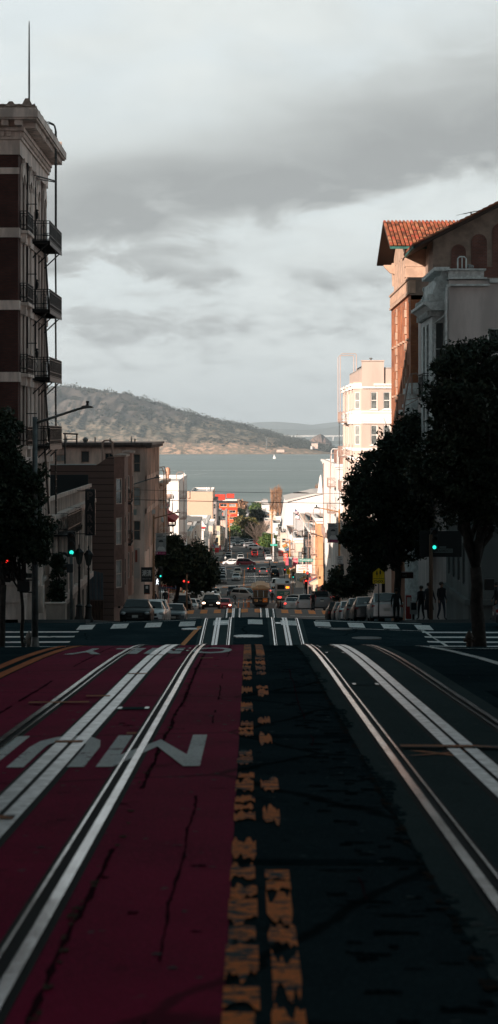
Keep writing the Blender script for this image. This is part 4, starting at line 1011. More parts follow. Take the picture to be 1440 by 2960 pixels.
m = M(); m.prism([(136.0,ev_z-.02),(rid_y,rid_z-.02),(150.2,ev_z-.02),(150.2,ev_z-.14),(rid_y,rid_z-.14),(136.0,ev_z-.14)], X0r, 18, 'x')
m.build('roof_deck', mat('dark_soffit',(.05,.03,.022),.85), HT)
m = M()
m.prism([(uy1+.2,10.6),(150.0,12.2),(150.0,12.35),(uy1+.2,12.3)], ux0-.1, ux0+.15, 'x')
for yy in (148.0,): m.prism([(ux0-.0,ev_z-.9),(ux0-.3,ev_z-.85),(ux0-.7,ev_z-.45),(ux0-.8,ev_z-.25),(ux0,ev_z-.25)], yy, yy+.28, 'y')
m.build('eave_bracket', STONE, HT)
m = M(); m.beam((X0r, 135.95, ev_z-.08), (X0r+4.5, 135.95, ev_z-.08), .16); m.build('copper_gutter', mat('green_copper',(.03,.12,.10),.7,.3,var=.5), HT)
# nearer gabled wing
gx0, gy = 11.85, 131.25
def gz(x): return 12.35+(x-gx0)*.50
m = M(); m.add([(gx0,gy,8.9),(30,gy,8.9),(30,gy,gz(22)-.0),(22,gy,gz(22)),(gx0,gy,gz(gx0))], [(0,1,2,3,4)]); wallm(m, (gx0,gy+9), (0,-1), 9, 8.9, 12.6); m.build('gable_wall', STONED, HT)
BRK2 = brickmat('red_brown_brick', (.15,.05,.035), (.20,.07,.045), (.16,.13,.12), .24, .09)
for i, (xa, xb) in enumerate(((13.0,13.95),(14.3,15.3),(15.65,16.7),(17.0,18.2))):
    m = M(); r_ = (xb-xa)/2; zt_ = gz((xa+xb)/2)-1.3
    m.prism([(xa,8.92),(xb,8.92)]+[((xa+xb)/2+r_*math.cos(math.pi*k/8), zt_-r_*.6+r_*math.sin(math.pi*k/8)) for k in range(9)], gy-.05-.003*i, gy-.004, 'y')
    m.build('brick_arch', BRK2, HT)
m = M(); m.box(13.0,18.2,gy-.040,gy-.0045,8.93,10.6); m.build('brick_field', BRK2, HT)
for a_, k_, mt_ in ((.85,-.12,STONED),(.62,-.16,GLASS)):
    m = M(); m.prism([(17.3-a_,8.94),(17.3+a_,8.94)]+[(17.3+a_*math.cos(math.pi*k/8), 10.6+a_*math.sin(math.pi*k/8)) for k in range(9)], gy+k_, gy-.056, 'y'); m.build('arched_window', mt_, HT)
m = M(); L_ = math.hypot(1,.5)
for (za, zb_, kk) in ((.02,.20,0),):
    m.add([(gx0-1.3,gy-.9,gz(gx0-1.3)+za),(26,gy-.9,gz(26)+za),(26,gy-.9,gz(26)+zb_),(gx0-1.3,gy-.9,gz(gx0-1.3)+zb_),(gx0-1.3,gy+9,gz(gx0-1.3)+za),(26,gy+9,gz(26)+za),(26,gy+9,gz(26)+zb_),(gx0-1.3,gy+9,gz(gx0-1.3)+zb_)], [(0,1,2,3),(0,1,5,4),(3,2,6,7),(0,3,7,4),(4,5,6,7),(1,2,6,5)])
m.build('gable_roof_deck', mat('dark_soffit',(.05,.03,.022)), HT)
m = M(); dv2 = Vector((1,0,.5)).normalized(); du2 = Vector((0,1,0)); nr2 = dv2.cross(du2)
tiles(m, Vector((gx0-1.3,gy-.85,gz(gx0-1.3)+.2)), du2, dv2, 30, 26, .27, .42, nr2)
m.build('tile_slope', TILE, HT, fix=False)
m = M(); m.beam((gx0-1.3,gy-.9,gz(gx0-1.3)+.1),(gx0-1.3,gy+6,gz(gx0-1.3)+.1),.16); m.build('copper_gutter', mat('green_copper',(.03,.12,.1)), HT)
m = M(); p = P(1362,618,136); m.tube([(p.x,136,12),(p.x,136,p.z+.15)], .04, 6)
q0 = P(1340,618,136); q1 = P(1378,610,136); m.beam(tuple(q0), tuple(q1), .05)
for i in range(6):
    c = q0+(q1-q0)*(i/5); m.beam((c.x-.5,136-.3,c.z-.12),(c.x+.5,136+.3,c.z+.12),.02)
o = m.build('tv_antenna', IRON); tag(o, 'spiky rooftop television antenna above the sloping tile roof', 'antenna')
# ---------------- pink bay building across Clay
def wz(py, d): return (1248-py)/F*d
so = [(.85,1.45,2.1,3.7), (2.0,2.65,2.1,3.7), (3.6,4.6,2.1,3.7), (.85,1.45,-1.2,.6), (2.0,2.65,-1.2,.6), (3.6,4.6,-1.2,.6), (.85,1.45,-4.6,-2.8),(2.0,2.65,-4.6,-2.8),(3.6,4.6,-4.6,-2.8),(.85,1.45,-8,-6.2),(2.0,2.65,-8,-6.2)]
PB = block('apartment_building', 'pale pink apartment building with white banded bay windows and fire escapes', 'building', 10.4, 30, 188.4, 211, zr(9,190)-3, 5.85, PNK, ROOFG, south=so, fm=WST, dep=.14, sill=True, gl=mat('window_glass_light_curtain',(.16,.18,.18),.2,spec=.6,var=.5,vscale=1.5))
m = M(); m.box(10.42,12.45,188.2,188.39,4.2,6.5); m.box(10.42,12.45,188.39,189,5.9,6.5); m.box(10.35,12.5,188.1,189.1,6.503,6.6); m.build('raised_parapet', PNK, PB)
def bayu(yc, wid, dep_):
    m = M(); pts = [(10.4,yc+wid/2),(10.4-dep_,yc+wid/2-.7),(10.4-dep_,yc-wid/2+.7),(10.4,yc-wid/2)]
    qs = []
    for i, (a, b_) in enumerate(zip(pts[:-1], pts[1:])):
        L = math.hypot(b_[0]-a[0], b_[1]-a[1]); u_ = ((b_[0]-a[0])/L, (b_[1]-a[1])/L)
        op = []
        for b0, b1 in ((2.1,3.7),(-1.2,.6),(-4.6,-2.8),(-8,-6.2)):
            if i == 1: op += [(L/2-1.0,L/2-.2,b0,b1),(L/2+.2,L/2+1.0,b0,b1)]
            else: op.append((L/2-.32,L/2+.32,b0,b1))
        wallm(m, a, u_, L, -9.5, 4.6, op, .12); qs += [(a, u_, q) for q in op]
    m.add([(*p,4.6) for p in pts], [(0,1,2,3)]); m.add([(*p,-9.5) for p in pts], [(0,1,2,3)])
    m.build('bay', PNK, PB)
    for a, u_, q in qs: window(PB, a, u_, q, WST, GLASSB, .12, .07)
    for z0_, z1_, e in ((4.0,4.25,.18),(4.253,4.45,.32),(1.75,1.95,.08),(1.0,1.7,.04),(.75,.98,.14),(-1.75,-1.5,.08),(-2.6,-2.35,.12),(-5.2,-4.95,.1)):
        M().prism([(10.4,yc+wid/2+e),(10.4-dep_-e,yc+wid/2-.7+e*.5),(10.4-dep_-e,yc-wid/2+.7-e*.5),(10.4,yc-wid/2-e)], z0_, z1_, 'z').build('bay_band', WST, PB)
bayu(190.6, 3.6, .75); bayu(196.5, 3.8, .75); bayu(203, 3.8, .75); bayu(208.7, 3.4, .75)
m = M()
for z0_, z1_, e in ((4.0,4.25,.18),(4.253,4.45,.32),(1.75,1.95,.08),(1.0,1.7,.04),(.75,.98,.14),(-1.75,-1.5,.08)): m.box(11.5 if z0_ > 4 else 10.44, 30, 188.39-e, 188.395, z0_, z1_)
m.build('band', WST, PB)
PIPE = mat('pale_pink_pipe', (.50,.40,.36), .6)
m = M()
for zz_ in (1.0, -2.4, -5.8):
    railing(m, [(10.0,199,0),(9.0,199,0),(9.0,206,0),(10.0,206,0)], zz_, zz_+.95, .3); m.box(9.0,9.9,199,206,zz_-.12,zz_-.04)
m.build('fire_escape', mat('pink_iron',(.35,.24,.2),.6), PB)
m = M()
for yy in (201, 206):
    m.tube([(10.6,yy,5.8),(10.6,yy,7.6),(10.5,yy,7.7),(9.15,yy,7.7),(9.0,yy,7.5),(9.0,yy,1.0)], .03, 6)
    m.tube([(10.6,yy+.6,5.8),(10.6,yy+.6,7.6),(10.5,yy+.6,7.7),(9.15,yy+.6,7.7),(9.0,yy+.6,7.5),(9.0,yy+.6,1.0)], .03, 6)
    for zz_ in (7.0,6,5,4,3,2): m.beam((9.0,yy,zz_),(9.0,yy+.6,zz_),.04); 
m.build('gooseneck_ladder', PIPE, PB)
m = M(); m.tube([(9.0,203.5,1),(9.0,203.5,-8)], .03, 6); m.build('drop_ladder', IRON, PB)
for yy, xx in ((196,10.9),(199,10.9),(202,10.9),(191,11.4)): M().lathe([(.22,0),(.22,.5),(.34,.55),(.34,.85),(.1,.95)] if xx < 11 else [(.08,0),(.08,.5),(.16,.52),(.16,.62)], (xx,yy,5.35 if xx < 11 else 6.3), 8).build('chimney_pot', IRON if xx < 11 else IRONG, PB)
# white building further on
WB2 = block('apartment_building', 'bright white building with corner ladder rails beyond the pink one', 'building', 10.25, 22, 236, 281, zr(9,240)-4, -3.85, WST, ROOFW, west=rows(45,7,1.3,[(-8.5,-6.2),(-12.4,-10.2),(-16.5,-14)]), south=[(2.6,3.1,-8.4,-6.6),(2.6,3.1,-6.3,-5.7),(5,5.8,-8.4,-6.6)], fm=WST, cornice=(WST,.5,.35), dep=.2)
m = M()
for yy, xx in ((240,10.4),(250,10.1)):
    for e in (0, .9): m.tube([(xx+e,yy,-4.2),(xx+e,yy,-2.3),(xx+e+.15,yy,-2.1),(xx+e+1.3,yy,-2.1),(xx+e+1.45,yy,-2.3),(xx+e+1.45,yy,-4.2)], .055, 6)
m.build('roof_ladder', WHITEP, WB2)
m = M(); m.box(10.9,13.5,252,262,-4.4,-2.2); m.build('penthouse', mat('rust_brown_wall',(.30,.17,.13),.85,var=.2), WB2)
m = M(); railing(m, [(9.3,250,0),(9.3,262,0)], -12.9, -11.8, .5); m.box(9.3,10.25,250,262,-13.05,-12.95); m.tube([(9.35,256,-3.9),(9.35,256,-17)],.05,6); m.build('fire_escape', mat('pink_iron',(.3,.2,.2)), WB2)
block('shop_building', 'low pale building behind the trees on the right of the second street', 'building', 10.4, 24, 211.5, 235.5, zr(9,222)-3, -9.5, PNK, ROOFG, west=rows(24,5,1.2,[(-13.5,-11.5)]))
# block after third street
OC = mat('peach_orange_stucco', (.66,.34,.17), .85, var=.15, streak=True)
block('apartment_building', 'narrow peach orange building with red brown fire escape', 'building', 10.3, 20, 303, 318, zr(9,305)-3, wz(1500,303), OC, ROOFG, west=rows(15,3,1.1,[(-15.5,-13.5),(-19.5,-17.5)]), south=[(2.2,3.0,-16,-14.2),(2.2,3.0,-20,-18.2)], cornice=(WST,.7,.5), fm=WST)
block('apartment_building', 'cream building with orange door surrounds beyond the peach one', 'building', 10.0, 22, 319, 345, zr(9,330)-3, wz(1535,319), CRS, ROOFW, west=rows(26,5,1.2,[(-19,-17),(-23,-21)]), cornice=(WST,.8,.6), fm=TAND)
block('apartment_building', 'white stucco building with rooftop shed halfway down the hill', 'building', 10.2, 24, 346, 384, zr(9,360)-3, wz(1512,346), WST, ROOFG, west=rows(38,6,1.2,[(-19.5,-17.5),(-24,-22)]), cornice=(CRS,.8,.6), south=[(1.2,2,-18.6,-16.8)])
# after fourth street
VB = block('victorian_house', 'cream bay fronted house with dark framed windows on the right', 'house', 9.3, 15.2, 405, 425, zr(9,405)-3, wz(1556,405), CRS, ROOFG, south=[(.5,1.2,-26.6,-23.8),(2.0,2.8,-25.0,-23.8,'none'),(3.6,4.4,-26.4,-23.8)], west=rows(20,4,1.0,[(-26.5,-24.3)]), fm=mat('dark_frame',(.05,.045,.04),.6), cornice=(WST,.9,.5))
block('apartment_building', 'white flat roofed building right of the cream bay fronted house', 'building', 15.4, 22, 405, 430, zr(9,405)-3, wz(1535,405), WST, ROOFW, south=[(.8,1.6,-25,-23),(3.6,4.4,-25,-23)])
block('apartment_building', 'tan roofed low building under the flag pole', 'building', 12.6, 20.5, 436, 470, zr(9,440)-3, wz(1533,436), mat('rose_tan_stucco',(.42,.30,.25),.9,var=.15), mat('tan_roof',(.40,.29,.23),.9), south=[(1,1.9,-24,-22.6)])
block('apartment_building', 'small white building behind the cream bay fronted house', 'building', 10.2, 15.3, 436, 470, zr(9,440)-3, wz(1560,436), WST, ROOFG, west=rows(34,6,1.1,[(-28,-26)]))
block('shop_building', 'cream shop building before the green round tree', 'building', 10.0, 18, 472, 497, zr(9,480)-3, wz(1585,472), CRS, ROOFW, west=rows(25,5,1.1,[(-31,-29.5)]))
block('shop_building', 'pale building beside the green round tree', 'building', 10.5, 18, 525, 575, -38, wz(1545,525), WST, ROOFG, west=rows(50,8,1.2,[(-31,-29)]), south=rows(7.5,3,.9,[(-31,-29)]))
block('apartment_building', 'grey roofed building in front of the white hall', 'building', 13, 24, 555, 604, -38, wz(1500,560), mat('silver_grey_wall',(.45,.44,.43),.8,var=.1), mat('silver_roof',(.5,.5,.5),.7), south=rows(11,3,1.2,[(-27.5,-26)]))
# big white hall with raked side
WH = thing('church_hall', 'huge plain white hall with slanting roof and tapering white spire', 'building', (18,660,-37))
zt = wz(1430, 650); pts = [(P(812,0,650).x,-38),(P(822,0,650).x,wz(1500,650)),(P(830,0,650).x,wz(1452,650)),(P(915,0,650).x,wz(1432,650)),(P(940,0,650).x,wz(1428,650)),(P(968,0,650).x,wz(1428,650)),(P(968,0,650).x,-38)]
m = M(); m.prism(pts, 650, 700, 'y'); m.build('wall', mat('white_hall_wall',(.80,.78,.76),.8), WH)
m = M(); q = [(a+.0,b_+.15) for a, b_ in pts[2:6]]; m.prism(q+[(q[-1][0],q[-1][1]+.6),(q[1][0],q[1][1]+.6),(q[0][0]-.6,q[0][1]+.5)], 649.4, 700, 'y'); m.build('roof', mat('white_hall_roof',(.6,.57,.54),.8), WH)
m = M(); a = P(924,0,652).x; 
m.prism([(P(917,0,652).x,wz(1432,652)),(P(932,0,652).x,wz(1432,652)),(P(928.5,0,652).x,wz(1374,652)),(P(926.5,0,652).x,wz(1372,652)),(P(924,0,652).x,wz(1380,652))], 650.5, 653, 'y'); m.build('spire', mat('white_hall_wall',(.8,.8,.8)), WH)
# generic far town, each house its own thing
random.seed(21)
cols = [WST, CRS, PNK, OC, mat('pale_yellow_wall',(.60,.52,.36),.85), mat('pale_grey_wall',(.48,.48,.48),.85), mat('brick_far',(.30,.14,.10),.9), TAN]
adj = ['white','cream','pinkish','orange','pale yellow','light grey','brick red','weathered tan']
n = 0
def townhouse(px0, px1, d, ztop, ci=None, h=None, dd=24, where=''):
    global n
    ci = random.randrange(len(cols)) if ci is None else ci
    x0, x1 = P(px0,0,d).x, P(px1,0,d).x
    z0_ = zc(d)-2; W = x1-x0
    nc = max(1, int(W/3.2)); so = [] if d > 1250 else rows(W, nc, 1.1, [(z, z+1.4) for z in np.arange(ztop-3, max(zc(d)+1, ztop-9.2), -3.2)])
    n += 1
    block('house', where, 'house', x0, x1, d, d+dd, z0_, ztop, cols[ci], ROOFG if n % 2 else ROOFW, south=so, dep=.2, group='far town houses near the water')
FT = [ # px0, px1, d, y_top, colour, label
 (624,640,700,1478,0,'white far house just below the orange block'), (640,652,690,1500,5,'light grey far house under the orange block, left of the trees'),
 (626,636,640,1520,4,'pale yellow narrow house between tan wall and utility poles'), (636,648,655,1535,2,'pinkish low house beside the dark trees'),
 (668,690,1000,1486,0,'white low building right under the orange block'), (690,702,1150,1492,1,'cream far house left of the distant road'),
 (757,780,1000,1460,0,'white boxy building left of the bare poplars'), (780,797,960,1478,1,'cream building at the foot of the bare poplars'),
 (757,775,1300,1446,5,'light grey pier building at the shoreline'), (735,757,1600,1453,6,'brick red pier shed at the water edge'),
 (797,815,880,1492,0,'white house between poplars and white hall'), (765,790,820,1505,2,'pinkish house behind the green round tree'),
 (790,812,760,1512,0,'white house with many balconies below the poplars'), (560,600,1200,1446,5,'light grey roof seen over the tan wall'),
 (812,830,600,1540,1,'cream house left of the grey roofed building'), (806,820,680,1525,6,'brick red house below the white hall'),
 (700,716,1500,1468,0,'small white shed on the shore above the parked cars'), (640,660,1300,1470,1,'cream shed seen between poles by the water'),
 (470,516,1300,1440,5,'grey far roof beside the white building'), (860,900,900,1440,0,'white far roof behind the white hall'),
]
for px0, px1, d, yt, ci, lb in FT: townhouse(px0, px1, d, wz(yt, d), ci, where=lb)
# buildings of the blocks behind the first row, seen only from the side
# ================================================================== water, island, far shore
WAT = bpy.data.materials.new('bay_water'); WAT.use_nodes = True; t = NT(WAT.node_tree); b = t.n['Principled BSDF']
tc = t.node('ShaderNodeTexCoord').outputs['Object']
n1 = t.noise(t.mapping(tc, (.0012,.0045,1)), 1, 6); n2 = t.noise(t.mapping(tc, (.012,.05,1)), 1, 6, .65)
c = t.mix(t.smooth(n1,.35,.65), (.20,.255,.25), (.28,.335,.33)); c = t.mix(t.math('MULTIPLY', t.smooth(n2,.5,.7), .45), c, (.15,.20,.20))
t.l.new(c, b.inputs['Base Color']); b.inputs['Roughness'].default_value = .5; b.inputs['Specular IOR Level'].default_value = .35
bn = t.node('ShaderNodeBump'); bn.inputs['Distance'].default_value = 2.0; bn.inputs['Strength'].default_value = .5
t.l.new(t.noise(t.mapping(tc, (.12,.05,1)), 1, 4), bn.inputs['Height']); t.l.new(bn.outputs[0], b.inputs['Normal'])
m = M(); m.quad((-30000,1912,-70),(30000,1912,-70),(30000,40000,-70),(-30000,40000,-70)); m.build('water', WAT, kind='structure')
def fbm(nx, ny, sx, sy, seed, oct=5):
    rs = np.random.RandomState(seed); out = np.zeros((ny, nx))
    for o in range(oct):
        gx, gy = int(sx*2**o)+2, int(sy*2**o)+2
        g_ = rs.rand(gy, gx); xi = np.linspace(0, gx-1.001, nx); yi = np.linspace(0, gy-1.001, ny)
        x0 = xi.astype(int); y0 = yi.astype(int); fx = xi-x0; fy = (yi-y0)[:,None]; fx = fx*fx*(3-2*fx); fy = fy*fy*(3-2*fy)
        a = g_[y0][:,x0]; b_ = g_[y0][:,x0+1]; c_ = g_[y0+1][:,x0]; d_ = g_[y0+1][:,x0+1]
        out += ((a*(1-fx)+b_*fx)*(1-fy)+(c_*(1-fx)+d_*fx)*fy-.5)/2**o
    return out
def hillmat(name, scrub, grass, cliff, zcliff, scale=.012, hi_shade=None):
    m = bpy.data.materials.new(name); m.use_nodes = True; t = NT(m.node_tree); b = t.n['Principled BSDF']; b.inputs['Roughness'].default_value = 1; b.inputs['Specular IOR Level'].default_value = 0
    tc = t.node('ShaderNodeTexCoord').outputs['Object']; sp = t.node('ShaderNodeSeparateXYZ'); t.l.new(tc, sp.inputs[0])
    vec = t.mapping(tc, (1,.6,2.2))
    na = t.noise(vec, scale, 7, .65); nb = t.noise(vec, scale*5, 6, .6); nc = t.noise(vec, scale*.35, 3)
    f = t.smooth(t.math('ADD', t.math('MULTIPLY', na, .45), t.math('MULTIPLY', nb, .55)), .43, .55)
    c = t.mix(f, grass, scrub)
    if hi_shade: c = t.mix(t.math('MULTIPLY', t.smooth(t.math('ADD', sp.outputs[2], t.math('MULTIPLY', nc, 60)), 45, 95), .85), c, hi_shade)  # cloud shadow on the upper slopes, put into the colour
    cl = t.math('MULTIPLY', t.smooth(t.math('SUBTRACT', zcliff+35, t.math('ADD', sp.outputs[2], t.math('MULTIPLY', nb, 70))), -6, 12), t.math('MULTIPLY', t.smooth(na, .44, .54), t.smooth(nb, .44, .56)))
    c = t.mix(cl, c, cliff)
    t.l.new(c, b.inputs['Base Color'])
    return m
def island(name, label, prof, d0, d1, zb, mtl, seed, rough=1.0, nx=260, ny=50, front=None):
    """ridge profile prof (photo px, py) becomes a hill whose shore is at d0 and crest at d1"""
    xs = np.linspace(prof[0][0], prof[-1][0], nx); rz = np.interp(xs, [p[0] for p in prof], [p[1] for p in prof])
    nz = fbm(nx, ny, nx/16, ny/10, seed); rid = np.abs(fbm(nx, ny, nx/13, 3, seed+5, 4))
    m = M(); vs = []
    for j in range(ny):
        f = j/(ny-6.0)
        d = d0+(d1-d0)*f
        for i in range(nx):
            zr_ = (1248-rz[i])/F*d1
            h = zr_-zb
            if f <= 1: s = .25*min(1, f*12)+.75*(math.sin(f*math.pi/2)**1.15)*1.0; s = min(s, 1)
            else: s = 1-(f-1)*3
            z = zb-3+(h+3)*s
            amp = rough*h*.10*min(1, f*6)*(1-max(0,(f-.55))/.45*.85 if f <= 1 else .1)
            z += (nz[j,i]*1.3-rid[j,i]*1.6+.35)*amp
            X_ = (xs[i]-720)/F*d1
            vs.append((X_, d, z))
    fs = [(j*nx+i, j*nx+i+1, (j+1)*nx+i+1, (j+1)*nx+i) for j in range(ny-1) for i in range(nx-1)]
    m.add(vs, fs); o = m.build(name, mtl, kind='structure', fix=False, smooth=True)
    return vs
ISM = hillmat('island_hillside', (.090,.093,.072), (.31,.25,.19), (.58,.39,.28), -26, .013, hi_shade=(.145,.125,.115))
prof = [(60,1140),(110,1127),(150,1122),(180,1121),(240,1124),(300,1132),(370,1141),(400,1150),(420,1156),(470,1173),(520,1189),(560,1198),(600,1211),(650,1222),(700,1234),(740,1244),(770,1254),(800,1260),(840,1267),(870,1272),(900,1283),(925,1287),(950,1293),(972,1311)]
prof = [(a, b+2) for a, b in prof]
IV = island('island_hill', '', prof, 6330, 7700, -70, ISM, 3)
island('islet_hill', '', [(893,1277),(900,1270),(908,1262),(918,1258),(926,1255),(936,1259),(946,1267),(956,1277)], 8300, 8600, -77, hillmat('islet_rock', (.10,.09,.08),(.24,.17,.14),(.42,.26,.20),-20,.02), 9, nx=60, ny=24)
FARM = hillmat('far_hills', (.16,.19,.18), (.22,.24,.22), (.25,.25,.22), -80, .002)
island('far_hill_range', '', [(560,1246),(640,1238),(700,1226),(740,1221),(790,1219),(850,1222),(900,1228),(950,1222),(1010,1214),(1080,1210),(1160,1222),(1300,1240)], 21000, 27000, -70, FARM, 12, rough=.5, nx=120, ny=24)
island('far_hill_range', '', [(690,1252),(760,1240),(820,1240),(880,1243),(940,1238),(1010,1226),(1080,1222),(1160,1235),(1300,1244)], 16500, 19500, -70, FARM, 15, rough=.4, nx=120, ny=24)
island('far_shore', '', [(930,1298),(960,1292),(1000,1290),(1060,1288),(1120,1290),(1200,1300)], 7300, 7600, -74, hillmat('shore_scrub',(.09,.085,.08),(.14,.12,.10),(.2,.15,.12),-80,.02), 18, nx=60, ny=16)
island('far_shore', '', [(700,1276),(800,1274),(900,1275),(1000,1273),(1100,1273),(1250,1276)], 11500, 12500, -70, FARM, 22, rough=.3, nx=80, ny=12)
# trees on the island: a far wood
def leafcloud(name, centres, mtl, leaf, per, seed, kind=None, parent=None, squash=.8, tri=True):
    """many small leaf faces in clumps; centres = (x,y,z,r)"""
    rs = np.random.RandomState(seed); C_ = np.array(centres); n_ = len(C_)*per
    idx = np.repeat(np.arange(len(C_)), per)
    v = rs.normal(size=(n_,3)); v /= np.linalg.norm(v, axis=1)[:,None]; r = rs.rand(n_)**.45
    p = C_[idx,:3]+v*(C_[idx,3]*r)[:,None]*np.array([1,1,squash])
    a = rs.normal(size=(n_,3)); a /= np.linalg.norm(a, axis=1)[:,None]; b_ = np.cross(a, rs.normal(size=(n_,3))); b_ /= np.linalg.norm(b_, axis=1)[:,None]
    s = (leaf*(.6+.8*rs.rand(n_)))[:,None]
    if tri:
        V = np.stack([p-a*s, p+b_*s*.55, p+a*s, p-b_*s*.55], 1).reshape(-1,3); K = 4
    o3 = np.zeros(3) if parent is None else np.array(WL.get(parent.name, Vector((0,0,0))))
    V = V-o3
    me = bpy.data.meshes.new(name); me.vertices.add(len(V)); me.vertices.foreach_set('co', V.ravel())
    me.loops.add(n_*K); me.loops.foreach_set('vertex_index', np.arange(n_*K)); me.polygons.add(n_)
    me.polygons.foreach_set('loop_start', np.arange(n_)*K); me.polygons.foreach_set('loop_total', np.full(n_, K)); me.update()
    me.materials.append(mtl); o = bpy.data.objects.new(name, me); COL.objects.link(o)
    if parent is not None: o.parent = parent
    WL[o.name] = Vector((0,0,0))
    if kind: o['kind'] = kind
    return o
rs = np.random.RandomState(4); cs = []
IVa = np.array(IV); ny_, nx_ = 50, 260
for k in range(2000):
    # scrub follows the ridge, gullies and the low right end
    u = rs.rand(); i = int(nx_*(.10+.88*u)); j = 43 if rs.rand() < .30 and u > .36 else rs.randint(3, 43)
    if u > .80: j = rs.randint(6, 44)
    if math.sin(i*.11+j*.35)+math.sin(i*.037-j*.21+2)+.8*math.sin(i*.29+1)*math.sin(j*.5) < .15 and j < 40 and u < .8: continue
    p_ = IVa[j*nx_+i]; r = (3+11*rs.rand()**3)*(1.9 if j >= 40 else 1.35 if u > .8 else 1)
    cs.append((p_[0], p_[1], p_[2]+r*.15, r))
o = leafcloud('island_scrub', cs, mat('island_scrub', (.025,.032,.022), .95), 2.8, 60, 8, kind='stuff'); tag(o, 'dark scrub and trees scattered along the ridge of the island', None)
# small far buildings, lighthouse pole
def farbox(name, label, px0, px1, py0, py1, d, mt, cat='building'):
    th = thing(name, label, cat, (P((px0+px1)/2,0,d).x, d, P(0,py1,d).z))
    m = M(); m.box(P(px0,0,d).x, P(px1,0,d).x, d, d+12, P(0,py1,d).z-6, P(0,py0,d).z); m.build('wall', mt, th)
    m = M(); m.box(P(px0-.4,0,d).x, P(px1+.4,0,d).x, d-1, d+13, P(0,py0,d).z, P(0,py0,d).z+1.2); m.build('roof', ROOFG, th)
farbox('barracks', 'tan boxy barracks on the point of the island', 901, 919, 1282, 1291, 6450, TAN)
farbox('shed', 'small white shed at the left of the barracks on the island point', 898, 903, 1290, 1293, 6440, WST)
farbox('house', 'low pale house row above the island shore', 800, 822, 1300, 1302, 6380, TAN)
m = M(); d = 6400; x = P(771,0,d).x; m.tube([(x,d,P(0,1300,d).z),(x,d,P(0,1268,d).z)], 1.0, 6); m.beam((x-5,d,P(0,1268,d).z+6),(x,d,P(0,1271,d).z),1.0); m.beam((x+5,d,P(0,1268,d).z+6),(x,d,P(0,1271,d).z),1.0)
o = m.build('beacon_mast', IRONG); tag(o, 'pale forked beacon mast on the island hillside', 'mast')
# long bridge
d = 13500; m = M(); z0 = P(0,1262,d).z; z1 = P(0,1259,d).z
BRG = thing('bridge', 'long thin white truss bridge across the far water', 'bridge', (P(900,0,d).x,d,-70))
for za in (z0, z1): m.beam((P(815,0,d).x,d,za),(P(965,0,d).x,d,za),2); m.beam((P(965,0,d).x,d,za),(P(1140,0,d).x,d,za+22),2)
for k in range(40):
    xa = P(815,0,d).x+k*18; zz = z0+(22*max(0,(xa-P(965,0,d).x))/(P(1140,0,d).x-P(965,0,d).x)); h = z1-z0
    m.beam((xa,d,zz),(xa+9,d,zz+h),1.2); m.beam((xa+9,d,zz+h),(xa+18,d,zz),1.2)
m.build('truss', WHITEP, BRG)
for px in (870, 963, 1040, 1100): M().box(P(px-1,0,d).x, P(px+1,0,d).x, d-3, d+3, -72, z0).build('pier', WHITEP, BRG)
# sail boat, motor boat, wakes
SAIL = mat('sail_cloth', (.85,.84,.82), .7)
d = 5300; sb = thing('sailing_boat', 'small white sailing boat in front of the island', 'boat', (P(793,0,d).x, d, -70))
M().prism([(-4,.9),(4.5,.9),(3.4,-.4),(-3.2,-.4)], -1, 1, 'y').build('hull', WHITEP, sb, local=True)
M().add([(0,0,.9),(-3.6,0,1.6),(-.2,0,12)], [(0,1,2)]).add([(.3,0.1,1.2),(3.8,0.1,1.2),(.1,0.1,10.5)], [(0,1,2)]).build('sail', SAIL, sb, local=True)
M().tube([(0,0,.5),(0,0,12.4)], .12, 5).build('mast', WHITEP, sb, local=True)
d = 3290; mb = thing('motor_boat', 'white motor boat speeding left across the bay with a foam trail', 'boat', (P(531,0,d).x, d, -70))
M().prism([(-3.6,1.4),(4,1.1),(4,-.2),(-2.4,-.3)], -1.3, 1.3, 'y').build('hull', WHITEP, mb, local=True)
M().prism([(-1,1.3),(2,1.3),(1.8,3.2),(0,3.2)], -.9, .9, 'y').build('cabin', WHITEP, mb, local=True)
M().tube([(1,0,3.2),(1.3,0,6.5)], .15, 5).build('mast', WHITEP, mb, local=True)
FOAM = roadmat('sea_foam', (.75,.78,.78), (.6,.64,.65), wear=(.11,.15,.155), wf=(.50,.62), wmap=(.06,.03,1), fine=.5)
m = M(); m.quad((P(534,0,3290).x,3285,-69.9),(P(534,0,3290).x,3297,-69.9),(P(600,0,3400).x,3425,-69.9),(P(575,0,3360).x,3350,-69.9)); m.build('foam_trail', FOAM, kind='structure')
d = 3700; m = M(); m.quad((P(440,0,d).x,d-14,-69.88),(P(960,0,d).x,d-42,-69.88),(P(960,0,d).x,d-22,-69.88),(P(440,0,d).x,d+8,-69.88)); m.build('foam_line', FOAM, kind='structure')
# ================================================================== vehicles (local frame: front faces -y, centre at origin, wheels on z=0)
TYRE = mat('tyre_rubber', (.012,.012,.013), .85); RIM = mat('alloy_rim', (.35,.36,.37), .35, .8); TRIM = mat('black_trim', (.012,.013,.014), .5)
CGL = mat('car_glass', (.004,.006,.007), .12, 0, spec=.28); CHR = mat('chrome', (.6,.6,.6), .15, 1); PLT = mat('number_plate', (.55,.55,.52), .5)
LAMP = mat('headlight_clear', (.45,.47,.48), .15, .3); LAMPON = mat('headlight_lit', (1,.85,.7), .3, emit=5, ecol=(1,.62,.42)); RLAMP = mat('tail_light_red', (.30,.008,.008), .25, spec=.8)
RLAMPON = mat('tail_light_lit', (.8,.02,.02), .3, emit=2.6, ecol=(1,.04,.03)); AMB = mat('amber_lamp', (.6,.2,.02), .3)
def paint(name, col, metal=.5, rough=.3): return mat('car_paint_'+name, col, rough, metal, coat=.3)
